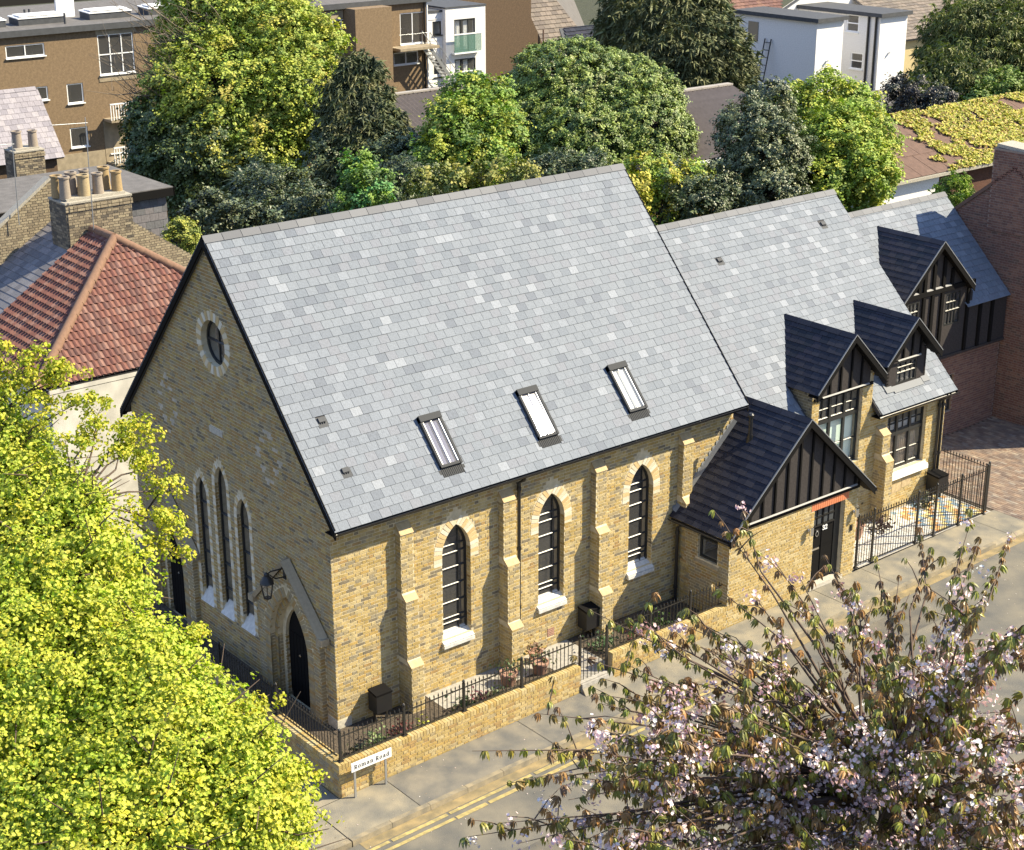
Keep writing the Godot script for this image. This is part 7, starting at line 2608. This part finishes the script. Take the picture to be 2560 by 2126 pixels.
func background_trees() -> void:
	var big := [[27.46, 7.71, -50.24, 3.47], [25.6, 6.3, -50.39, 2.3], [27.75, 7.01, -46.92, 2.39], [25.04, 4.03, -47.70, 3.78], [27.06, 4.56, -44.93, 2.36], [29.24, 6.82, -45.61, 1.39], [25.23, 2.4, -45.19, 2.36], [24.3, 3.2, -49.0, 1.7], [28.06, 3.64, -43.68, 1.38]]
	var t := tree("maple_tree", "big yellow green spring tree in front of the brown flats", "tree", big, 62.0, 0.25, [Color(0.31, 0.36, 0.045), Color(0.26, 0.33, 0.04), Color(0.36, 0.385, 0.05), Color(0.21, 0.28, 0.04), Color(0.38, 0.35, 0.06)], M.leaf, "spray", 0.55, "", 0.55, 0.35)
	# bare twiggy side towards the flats
	var tw := Builder.new()
	for i in 240:
		var s := Vector3(24.9, 4.6, -49) + Vector3(rng.randfn(0, 1.2), rng.randfn(0, 1.6), rng.randfn(0, 1.0))
		var d := Vector3(-rng.randf_range(0.5, 1.4), rng.randf_range(-0.2, 1.0), rng.randfn(0, 0.6)).normalized()
		var l := rng.randf_range(1.5, 3.6)
		var e := s + d * l * 0.6
		var f := e + (d + Vector3(rng.randfn(0, 0.3), 0.35, rng.randfn(0, 0.3))).normalized() * l * 0.5
		tw.tube([s, e, f], [0.035, 0.022, 0.008], 4)
		for k in 3:
			var o := s.lerp(f, rng.randf_range(0.3, 0.9))
			tw.tube([o, o + Vector3(-0.4 + rng.randfn(0, 0.4), 0.5 + rng.randfn(0, 0.3), rng.randfn(0, 0.4))], [0.014, 0.005], 4)
	part("bare_twigs", tw, M.pale_twig, t)
	var ivy := [[22.14, 3.10, -48.24, 1.97], [22.88, 2.00, -45.74, 2.33], [20.99, 1.65, -47.6, 1.36], [23.67, 1.30, -43.39, 1.34], [24.32, 3.28, -46.55, 1.77]]
	tree("ivy_clad_tree", "dark ivy covered tree at the foot of the yellow green tree", "tree", under(ivy, 1.6), 50.0, 0.26, [Color(0.05, 0.08, 0.025), Color(0.07, 0.105, 0.03), Color(0.10, 0.135, 0.04), Color(0.28, 0.28, 0.04)], M.dark_leaf, "spray", 0.4, "", 0.5, 0.3)
	var cyp := [[27.27, 6.58, -38.85, 0.74], [26.80, 5.19, -38.57, 1.38], [26.16, 3.82, -37.06, 1.82], [25.52, 2.49, -35.57, 1.80], [24.66, 1.82, -35.95, 1.62], [26.2, 1.2, -36.8, 2.0]]
	tree("cypress_tree", "drooping dark green cypress in the middle garden", "tree", cyp, 95.0, 0.36, [Color(0.054, 0.07, 0.028), Color(0.073, 0.092, 0.034), Color(0.12, 0.135, 0.05), Color(0.04, 0.056, 0.024), Color(0.17, 0.17, 0.07)], M.needle, "needle", 0.45, "", 0.3, 0.22, 1.0, 0.4)
	var sm := [[28.48, 5.84, -32.01, 1.31], [29.23, 6.17, -31.56, 0.79], [27.10, 5.04, -31.38, 1.38], [28.26, 4.87, -30.35, 1.21], [25.70, 4.10, -30.69, 1.02], [26.85, 3.94, -29.68, 1.19]]
	tree("sycamore_tree", "small bright green sycamore beside the domed hedge", "tree", under(sm, 1.8), 55.0, 0.22, [Color(0.20, 0.30, 0.035), Color(0.15, 0.25, 0.03), Color(0.30, 0.34, 0.04), Color(0.10, 0.17, 0.025)], M.leaf, "spray", 0.35, "", 0.6, 0.14)
	var dome := [[36.93, 4.15, -35.32, 3.30], [34.87, 3.42, -35.28, 2.49], [38.95, 3.78, -33.50, 2.91], [37.92, 3.06, -31.25, 2.46], [34.89, 2.55, -32.10, 2.62], [33.22, 2.21, -33.30, 1.87], [37.27, 2.20, -29.99, 1.68], [39.82, 4.55, -35.92, 2.19]]
	tree("domed_evergreen", "huge clipped dome of dense glossy evergreen foliage", "tree", under(dome, 2.2), 150.0, 0.16, [Color(0.13, 0.19, 0.035), Color(0.16, 0.225, 0.04), Color(0.20, 0.255, 0.045), Color(0.10, 0.15, 0.033), Color(0.15, 0.18, 0.05)], M.dark_leaf, "spray", 0.14, "", 0.4, 0.3, 0.0, 0.06)
	var con := [[60.99, 6.96, -52.84, 3.09], [59.25, 4.43, -51.67, 3.82], [58.82, 2.43, -49.69, 4.04], [56.44, 2.11, -50.10, 2.75], [60.46, 1.95, -48.12, 2.02], [59.5, 9.2, -53.0, 2.0]]
	tree("conifer_tree", "massive dark olive conifer between the tiled house and the white house", "tree", con, 62.0, 0.55, [Color(0.068, 0.082, 0.03), Color(0.09, 0.105, 0.038), Color(0.13, 0.14, 0.052), Color(0.05, 0.062, 0.025)], M.needle, "needle", 0.55, "", 0.3, 0.35, 1.0, 0.35)
	var hol := [[32.45, 7.13, -18.39, 0.93], [30.87, 6.30, -17.91, 1.22], [30.66, 5.77, -16.45, 1.35], [29.61, 4.79, -16.84, 1.20], [29.58, 4.58, -15.38, 1.18], [28.12, 4.72, -16.64, 0.89]]
	tree("holly_tree", "dark grey green holly tree behind the wing ridge", "tree", under(hol, 1.7, 2), 70.0, 0.17, [Color(0.065, 0.088, 0.038), Color(0.09, 0.115, 0.048), Color(0.13, 0.15, 0.065), Color(0.05, 0.07, 0.03)], M.dark_leaf, "spray", 0.25, "", 0.5, 0.15)
	var map := [[35.74, 6.95, -18.38, 1.12], [34.76, 6.50, -18.96, 1.12], [36.34, 6.35, -17.60, 1.28], [36.11, 5.78, -16.15, 0.95], [34.12, 5.53, -16.27, 1.71], [33.97, 4.85, -14.70, 1.22], [32.68, 4.43, -15.54, 1.22], [33.00, 5.38, -17.11, 1.09]]
	tree("maple_tree", "bright lime green maple beside the holly tree", "tree", under(map, 1.8), 70.0, 0.19, [Color(0.28, 0.36, 0.035), Color(0.22, 0.31, 0.03), Color(0.36, 0.38, 0.04), Color(0.15, 0.22, 0.03)], M.leaf, "spray", 0.3, "", 0.6, 0.16)
	var wil := [[68.14, 4.83, -35.00, 2.62], [68.38, 3.41, -32.75, 3.06], [65.19, 2.91, -33.73, 2.33], [69.35, 5.27, -34.22, 2.14], [69.79, 4.73, -32.24, 2.82], [62.31, 1.94, -32.86, 1.82], [64.31, 2.15, -31.34, 2.51]]
	tree("willow_tree", "loose olive green willow behind the ivy covered shed", "tree", wil, 36.0, 0.38, [Color(0.15, 0.17, 0.05), Color(0.12, 0.14, 0.04), Color(0.19, 0.21, 0.06), Color(0.09, 0.11, 0.035)], M.leaf, "needle", 0.6, "", 0.4, 0.28, 0.6, 0.5)
	var ds := [[56.85, 3.4, -29.92, 1.07], [57.75, 3.0, -29.00, 1.07], [56.26, 3.7, -30.55, 0.85]]
	tree("dark_shrub", "dark purple leaved shrub before the willow", "shrub", under(ds, 1.5, 2), 40.0, 0.2, [Color(0.03, 0.032, 0.028), Color(0.04, 0.035, 0.032), Color(0.05, 0.055, 0.035)], M.dark_leaf, "spray", 0.25, "", 0.5, 0.1)
	var gb := [[31.48, 5.42, -8.75, 0.62], [31.59, 5.0, -8.56, 0.62]]
	tree("green_bush", "bright green feathery bush between rear roof and ivy shed", "shrub", under(gb, 0.9, 4), 130.0, 0.16, [Color(0.18, 0.28, 0.03), Color(0.24, 0.33, 0.035), Color(0.12, 0.2, 0.03)], M.leaf, "needle", 0.15, "", 0.6, 0.08)
	var hb := [[62.6, 3.3, -28.3, 1.3], [64.5, 3.2, -27.8, 1.3], [61, 3.0, -28.6, 1.0]]
	tree("green_hedge", "fresh green hedge above the ivy covered shed roof", "hedge", under(hb, 1.6), 36.0, 0.24, [Color(0.13, 0.2, 0.03), Color(0.17, 0.24, 0.035)], M.leaf, "spray", 0.25, "", 0.6, 0.08)
	var bf := [[18.49, 5.10, -26.04, 0.68], [18.11, 4.61, -24.74, 0.89], [17.59, 4.33, -25.03, 0.74]]
	tree("young_sycamore", "fresh green young sycamore just behind the chapel ridge", "tree", under(bf, 1.2, 2), 46.0, 0.2, [Color(0.14, 0.25, 0.04), Color(0.19, 0.30, 0.04), Color(0.08, 0.14, 0.03), Color(0.10, 0.26, 0.07)], M.leaf, "spray", 0.22, "", 0.6, 0.08)
	var sr := [[19.20, 5.0, -22.71, 0.6], [19.97, 5.35, -22.27, 0.55], [20.73, 5.3, -21.59, 0.6], [21.58, 5.5, -21.03, 0.6], [21.97, 5.25, -20.58, 0.5]]
	tree("straggly_shrub", "straggly yellow green shrub showing over the chapel ridge", "shrub", under(sr, 1.0, 3), 26.0, 0.2, [Color(0.22, 0.24, 0.05), Color(0.15, 0.18, 0.04), Color(0.28, 0.27, 0.06), Color(0.09, 0.12, 0.03)], M.leaf, "spray", 0.3, "", 0.5, 0.06)
	var yb := [[25.27, 5.49, -17.95, 0.6], [25.92, 5.35, -17.36, 0.62], [24.35, 5.15, -17.17, 0.57], [27.53, 5.14, -17.32, 0.59]]
	tree("golden_shrub", "golden yellow shrub between chapel ridge and holly", "shrub", under(yb, 1.1, 3), 50.0, 0.19, [Color(0.36, 0.36, 0.04), Color(0.24, 0.33, 0.04), Color(0.42, 0.38, 0.05), Color(0.12, 0.2, 0.04)], M.leaf, "spray", 0.22, "", 0.6, 0.07)
	var yg := [[8.17, 5.3, -20.82, 0.48], [7.94, 5.0, -20.84, 0.50], [8.26, 5.05, -20.63, 0.42]]
	tree("privet_bush", "rounded yellow green bush between slate-hung dormer and chapel", "shrub", under(yg, 0.7, 4), 120.0, 0.12, [Color(0.24, 0.26, 0.04), Color(0.3, 0.31, 0.045), Color(0.16, 0.2, 0.035)], M.leaf, "spray", 0.12, "", 0.6, 0.06)
	var la := [[11.89, 4.48, -25.61, 0.84], [11.88, 4.44, -24.23, 0.69], [11.50, 4.21, -25.80, 0.70], [12.53, 4.44, -23.70, 0.69]]
	tree("laurel_bush", "dark laurel with pale shining leaves behind the chapel ridge end", "shrub", under(la, 1.0, 3), 60.0, 0.19, [Color(0.05, 0.075, 0.03), Color(0.08, 0.10, 0.045), Color(0.13, 0.15, 0.07), Color(0.035, 0.05, 0.022)], M.dark_leaf, "spray", 0.22, "", 0.5, 0.08)
	var names := ["dark evergreen shrub beside the laurel bush", "dark evergreen shrub at the foot of the cypress", "dark shrub below the brick garden wall", "dark shrub between cypress and sycamore", "dark shrub left of the cypress top", "dark shrub under the bright sycamore", "dark shrub below the clipped dome", "dark shrub right below the clipped dome", "dark shrub beside the golden shrub", "dark shrub under the holly tree"]
	var df := [[17.90, 2.94, -30.99, 1.7], [17.70, 2.81, -28.33, 1.5], [19.61, 2.6, -35.05, 1.2], [21.89, 3.53, -28.02, 1.4], [24.28, 3.17, -36.90, 1.2], [25.54, 3.4, -33.39, 1.4], [26.27, 3.67, -24.52, 1.4], [27.35, 3.52, -23.57, 1.5], [26.56, 4.25, -16.31, 1.0], [27.53, 4.37, -18.33, 1.1]]
	for i in df.size():
		tree("dark_shrub", names[i], "shrub", under([df[i]], 1.4, 2), 40.0, 0.19, [Color(0.045, 0.065, 0.024), Color(0.06, 0.085, 0.03), Color(0.085, 0.11, 0.038)], M.dark_leaf, "spray", 0.35, "dark shrubs filling the gardens", 0.5, 0.08)
	# spiky palm
	var pt := thing("cabbage_palm", "spiky cabbage palm in the shade before the brick garden wall", "palm", Vector3(19.4, -1.5, -36.5))
	var pb := Builder.new()
	pb.tube([Vector3(19.4, -1.5, -36.5), Vector3(19.4, 2.9, -36.2)], [0.14, 0.1], 7)
	part("trunk", pb, M.bark, pt)
	for i in 70:
		var lb := Builder.new()
		var d := Vector3(rng.randfn(), rng.randf_range(-0.3, 1.0), rng.randfn()).normalized()
		var o := Vector3(19.4, 2.95, -36.2)
		var s := d.cross(Vector3.UP).normalized() * 0.04
		var l := rng.randf_range(0.9, 1.3)
		var m := o + d * l * 0.6
		var e := o + d * l - Vector3(0, 0.25, 0)
		lb.quad(o - s, o + s, m + s, m - s)
		lb.tri(m - s, m + s, e)
		part("leaf", lb, M.palm, pt)

# ---------------------------------------------------------------- the lime tree at the corner
func lime() -> void:
	var base := Vector3(-9.2, gy(-9.2) - 0.05, 7.9)
	var t := thing("lime_tree", "large lime tree with fresh yellow green leaves at the street corner", "tree", base)
	var balls := [[-8.5, 10.25, 5.2, 0.42], [-8.35, 9.75, 5.45, 0.6], [-8.3, 9.3, 6.2, 0.72], [-8.05, 9.6, 6.9, 0.3], [-8.48, 8.7, 7.2, 1.02], [-9.15, 7.8, 7.9, 1.36], [-8.33, 8.05, 8.75, 0.68], [-8.5, 7.35, 9.5, 1.12], [-7.93, 7.3, 10.25, 0.6], [-8.12, 6.75, 10.65, 0.84], [-9.2, 6.6, 10.1, 1.42], [-9.95, 6.91, 8.25, 1.52], [-9.66, 8.12, 5.30, 1.57], [-10.6, 7.6, 6.6, 1.6], [-10.2, 6.2, 9.6, 1.4]]
	limbs(t, base, balls, 0.26, M.bark)
	crown(t, "crown", balls, 400.0, 0.078, [Color(0.32, 0.42, 0.04), Color(0.38, 0.45, 0.04), Color(0.44, 0.48, 0.05), Color(0.49, 0.50, 0.06), Color(0.53, 0.51, 0.05), Color(0.56, 0.51, 0.05)], M.lime_leaf, "lime", 0.2, 8, 0.5, 0.5, 0.0, -0.6)
	# leading shoots that stand out of the crown, each with a few tufts
	var tips := [Vector3(-8.15, 11.16, 5.34), Vector3(-7.90, 11.14, 5.56), Vector3(-7.53, 10.92, 5.97), Vector3(-8.09, 10.82, 5.56), Vector3(-7.70, 10.97, 5.81), Vector3(-7.59, 10.58, 6.08), Vector3(-7.13, 10.31, 6.58), Vector3(-7.40, 10.46, 6.30), Vector3(-6.93, 9.82, 6.98), Vector3(-7.29, 10.00, 6.61), Vector3(-6.84, 9.51, 7.20), Vector3(-6.92, 9.02, 7.38), Vector3(-7.04, 10.09, 6.76), Vector3(-6.96, 8.69, 7.50), Vector3(-8.3, 10.9, 5.2), Vector3(-8.0, 10.6, 5.7), Vector3(-7.6, 10.2, 6.4), Vector3(-7.3, 9.3, 7.4), Vector3(-7.5, 8.3, 8.9), Vector3(-7.3, 7.7, 9.9), Vector3(-7.25, 7.1, 10.7)]
	var sb := Builder.new()
	# twigs that show between the leaves
	for q in balls:
		var c := Vector3(q[0], q[1], q[2])
		for i in 16:
			var d := Vector3(rng.randfn(0, 1), rng.randfn(0.2, 0.7), rng.randfn(0, 1)).normalized()
			var e: Vector3 = c + d * q[3] * rng.randf_range(0.9, 1.12)
			var f := e + (d + Vector3(rng.randfn(0, 0.7), rng.randfn(0, 0.5), rng.randfn(0, 0.7))).normalized() * rng.randf_range(0.25, 0.6)
			sb.tube([c, c.lerp(e, 0.5) + Vector3(0, 0.06, 0), e, f], [0.022, 0.016, 0.011, 0.004], 5)
	var xf := []
	var cols := []
	var pal := [Color(0.48, 0.46, 0.035), Color(0.40, 0.43, 0.035), Color(0.52, 0.47, 0.04)]
	for p in tips:
		var best := Vector3.ZERO
		var bd := 1e9
		for q in balls:
			var c := Vector3(q[0], q[1], q[2])
			if c.distance_to(p) < bd:
				bd = c.distance_to(p)
				best = c
		var mid: Vector3 = best.lerp(p, 0.5) + Vector3(rng.randfn(0, 0.08), 0.1, rng.randfn(0, 0.08))
		sb.tube([best, mid, p], [0.02, 0.012, 0.005], 5)
		for k in 9:
			var u := rng.randf_range(0.35, 1.0)
			var o: Vector3 = mid.lerp(p, u) if k > 2 else p
			var side := o + Vector3(rng.randfn(0, 0.1), rng.randf_range(0.0, 0.12), rng.randfn(0, 0.1))
			sb.tube([o, side], [0.004, 0.003], 4)
			for s in 9:
				var d := Vector3(rng.randfn(), rng.randfn(), rng.randfn()).normalized()
				xf.append(Transform3D(facing(d + Vector3(0, 0.6, 0), rng.randf() * TAU).scaled(Vector3.ONE * rng.randf_range(0.05, 0.085)), side + d * 0.055))
				cols.append(vary(pal[rng.randi() % 3], 0.15))
	part("shoots", sb, M.twig, t)
	scatter(t, "shoot_leaves", xf, cols, M.lime_leaf, "lime")

# ---------------------------------------------------------------- the cherry before the street
func cherry() -> void:
	var fork := Vector3(-3.74, 8.3, 16.4)
	var base := Vector3(-3.4, gy(-3.4) - 0.13, 16.9)
	var t := thing("cherry_tree", "pink flowering cherry with bronze young leaves in front of the street", "tree", base)
	var tb := Builder.new()
	tb.tube([base, base.lerp(fork, 0.5) + Vector3(0.1, 0, -0.05), fork], [0.2, 0.16, 0.12], 9)
	var trunk := part("trunk", tb, M.bark, t)
	var tips: Array = CHERRY_TIPS
	var lx := []
	var lc := []
	var bx := []
	var bc := []
	var lpal := [Color(0.13, 0.14, 0.03), Color(0.18, 0.185, 0.032), Color(0.24, 0.215, 0.035), Color(0.20, 0.12, 0.04), Color(0.27, 0.15, 0.05), Color(0.14, 0.085, 0.04), Color(0.23, 0.25, 0.04), Color(0.20, 0.145, 0.04)]
	var bpal := [Color(0.70, 0.60, 0.61), Color(0.74, 0.67, 0.67), Color(0.60, 0.47, 0.50), Color(0.80, 0.75, 0.73), Color(0.56, 0.42, 0.42)]
	var shoots := Builder.new()
	for n in tips.size():
		var p: Vector3 = Vector3(tips[n][0], tips[n][1], tips[n][2])
		var thin: bool = tips[n][3] > 0.5
		var lb := Builder.new()
		var d := p - fork
		var m1 := fork + d * 0.35 + Vector3(rng.randfn(0, 0.12), 0.12 * d.length() * 0.4, rng.randfn(0, 0.12))
		var m2 := fork + d * 0.7 + Vector3(rng.randfn(0, 0.12), 0.1 * d.length() * 0.4, rng.randfn(0, 0.12))
		lb.tube([fork, m1, m2, p], [0.03, 0.018, 0.010, 0.003], 5)
		part("branch", lb, M.twig, trunk)
		var way := [fork, m1, m2, p]
		# side shoots with leaf bunches at their nodes
		var kids := 3 if thin else 10
		for k in kids + 1:
			var a: Vector3
			var e: Vector3
			if k == 0:
				a = m2
				e = p
			else:
				var u := rng.randf_range(0.3, 0.97)
				a = m1.lerp(m2, u * 1.8 - 0.5) if u < 0.65 else m2.lerp(p, (u - 0.65) / 0.35)
				var dir := (d.normalized() * 0.6 + Vector3(rng.randfn(0, 0.6), rng.randf_range(-0.15, 0.7), rng.randfn(0, 0.6))).normalized()
				e = a + dir * rng.randf_range(0.25, 0.75) * (0.7 if thin else 1.0)
				shoots.tube([a, a.lerp(e, 0.5) + Vector3(0, 0.03, 0), e], [0.009, 0.006, 0.003], 4)
			var len := a.distance_to(e)
			var nodes := maxi(2, int(len / (0.12 if thin else 0.085)))
			for s in nodes:
				var o := a.lerp(e, (s + 1.0) / nodes)
				var r := rng.randf()
				if r < (0.8 if thin else 0.74):
					var tilt := Basis(Vector3(rng.randfn(), 0, rng.randfn()).normalized(), rng.randfn(0, 0.4))
					lx.append(Transform3D((tilt * Basis(Vector3.UP, rng.randf() * TAU)).scaled(Vector3.ONE * rng.randf_range(0.08, 0.13)), o + Vector3(0, 0.012, 0)))
					lc.append(vary(lpal[rng.randi() % lpal.size()], 0.25))
				if r > (0.9 if thin else 0.79):
					bx.append(Transform3D(facing(Vector3(rng.randfn(0, 0.4), 1, rng.randfn(0, 0.4)), rng.randf() * TAU).scaled(Vector3.ONE * rng.randf_range(0.06, 0.1)), o + Vector3(rng.randfn(0, 0.03), -0.05, rng.randfn(0, 0.03))))
					bc.append(vary(bpal[rng.randi() % bpal.size()], 0.12))
	part("shoots", shoots, M.twig, t)
	scatter(t, "leaves", lx, lc, M.cherry_leaf, "cherry")
	scatter(t, "blossom", bx, bc, M.petal, "blossom")
const CHERRY_TIPS := [[-7.88, 8.63, 14.62, 1], [-7.53, 9.29, 14.31, 1], [-7.38, 9.12, 14.79, 1], [-6.73, 9.42, 14.35, 1], [-7.22, 8.89, 14.48, 1], [-5.27, 9.74, 13.46, 1], [-5.85, 9.57, 13.90, 1], [-5.04, 9.69, 13.81, 1], [-3.08, 10.43, 13.54, 1], [-3.40, 10.19, 13.67, 1], [-4.62, 9.65, 14.17, 1], [-3.15, 9.96, 14.12, 1], [-2.55, 9.90, 14.36, 1], [-2.03, 9.85, 14.67, 1], [-2.32, 9.90, 15.23, 1], [-1.52, 9.94, 15.05, 1], [-0.97, 10.11, 15.14, 1], [-1.07, 10.04, 15.36, 1], [-0.45, 9.94, 15.36, 1], [-1.42, 10.07, 14.79, 1], [-5.17, 9.72, 14.38, 1], [-5.60, 9.59, 14.36, 1], [-4.06, 9.91, 14.09, 1], [-3.17, 9.90, 14.54, 1], [-2.76, 9.78, 14.94, 1], [-1.09, 9.77, 15.61, 1], [-7.69, 8.81, 15.23, 1], [-7.69, 8.87, 14.93, 1], [-6.79, 9.21, 14.68, 1], [-7.03, 8.96, 15.15, 1], [-6.12, 9.41, 14.58, 1], [-3.75, 9.83, 14.38, 1], [-2.74, 7.88, 17.50, 0], [-6.49, 9.57, 15.93, 0], [-5.64, 7.38, 15.09, 0], [-4.68, 9.02, 18.06, 0], [-5.23, 8.47, 15.36, 0], [-4.83, 9.03, 18.43, 0], [-4.58, 8.76, 16.80, 0], [-7.01, 10.07, 16.14, 0], [-3.30, 8.13, 17.95, 0], [-5.81, 7.96, 15.88, 0], [-3.60, 8.26, 17.83, 0], [-5.46, 9.11, 16.27, 0], [-4.58, 11.24, 17.77, 0], [-4.17, 9.82, 16.50, 0], [-3.74, 8.85, 15.14, 0], [-6.67, 10.03, 15.91, 0], [-4.59, 10.13, 16.84, 0], [-3.65, 9.66, 16.88, 0], [-4.24, 11.07, 18.05, 0], [-5.91, 8.29, 15.44, 0], [-6.52, 10.29, 16.03, 0], [-3.26, 7.21, 16.51, 0], [-5.48, 8.96, 18.26, 0], [-5.46, 7.37, 15.49, 0], [-5.28, 7.76, 16.17, 0], [-4.32, 10.36, 17.72, 0], [-6.04, 8.31, 16.64, 0], [-6.67, 8.73, 15.78, 0], [-3.76, 9.98, 18.28, 0], [-7.04, 9.43, 16.14, 0], [-7.00, 8.65, 16.67, 0], [-5.18, 8.67, 16.81, 0], [-3.67, 9.78, 18.29, 0], [-4.14, 9.33, 15.10, 0], [-4.82, 10.11, 18.18, 0], [-4.42, 10.98, 18.00, 0], [-1.93, 8.16, 16.98, 0], [-5.21, 7.81, 16.05, 0], [-3.93, 8.58, 17.47, 0], [-2.58, 7.26, 17.19, 0], [-4.99, 8.25, 15.34, 0], [-4.48, 8.31, 16.99, 0], [-4.98, 9.18, 17.39, 0], [-4.66, 8.85, 18.71, 0], [-2.90, 7.60, 17.97, 0], [-7.67, 8.90, 15.98, 0], [-4.36, 9.62, 18.65, 0], [-6.16, 8.75, 15.22, 0], [-4.91, 8.63, 17.93, 0], [-8.05, 9.08, 16.13, 0], [-2.31, 9.85, 16.70, 0], [-3.91, 8.09, 17.46, 0], [-2.74, 9.82, 17.02, 0], [-5.24, 7.60, 15.57, 0], [-6.13, 10.05, 17.17, 0], [-6.82, 9.02, 14.93, 0], [-4.49, 9.63, 18.18, 0], [-5.57, 8.46, 16.06, 0], [-6.44, 7.65, 14.31, 0], [-6.80, 9.36, 15.29, 0], [-4.34, 10.24, 17.56, 0], [-6.18, 8.79, 17.40, 0], [-5.73, 8.20, 14.36, 0], [-3.96, 8.81, 15.64, 0], [-2.51, 9.89, 16.19, 0], [-2.73, 8.95, 16.85, 0], [-7.11, 8.87, 16.23, 0], [-6.61, 9.57, 15.54, 0], [-4.51, 7.69, 16.41, 0], [-4.20, 8.91, 16.06, 0], [-6.43, 8.57, 16.08, 0], [-3.85, 7.62, 17.37, 0], [-4.74, 9.30, 17.32, 0], [-2.14, 8.61, 16.97, 0], [-5.30, 7.64, 15.44, 0], [-5.30, 10.06, 17.30, 0], [-3.32, 9.37, 16.81, 0], [-7.16, 9.03, 16.11, 0], [-3.53, 10.17, 15.60, 1], [-5.26, 9.24, 14.41, 1], [-5.24, 8.96, 14.11, 1], [-4.75, 9.58, 14.34, 1], [-3.93, 9.28, 14.67, 1], [-5.31, 9.96, 15.22, 1], [-4.93, 9.14, 14.23, 1], [-4.25, 9.52, 14.03, 1], [-4.29, 10.31, 15.67, 1], [-4.30, 10.40, 15.44, 1], [-4.95, 9.92, 15.49, 1], [-1.81, 9.86, 15.77, 1], [-5.01, 9.31, 14.62, 1], [-2.65, 9.66, 15.51, 1], [-5.00, 8.81, 13.79, 1], [-5.97, 9.37, 14.36, 1], [-5.59, 9.01, 14.24, 1], [-5.27, 10.26, 14.96, 1], [-2.50, 9.66, 15.26, 1], [-5.80, 8.67, 13.93, 1], [-3.06, 10.04, 15.23, 1], [-4.77, 9.30, 13.80, 1], [-4.55, 9.49, 14.59, 1], [-3.46, 9.80, 15.57, 1], [-4.05, 10.18, 15.33, 1], [-1.96, 9.67, 15.71, 1]]

func _ready() -> void:
	rng.seed = 20240511
	make_world()
	make_materials()
	ground()
	chapel()
	porch()
	wing()
	rear_wing()
	corner_house()
	boundary()
	red_roofed_house()
	terrace()
	flats()
	brown_gable()
	white_houses()
	sheds()
	fences()
	background_trees()
	lime()
	cherry()
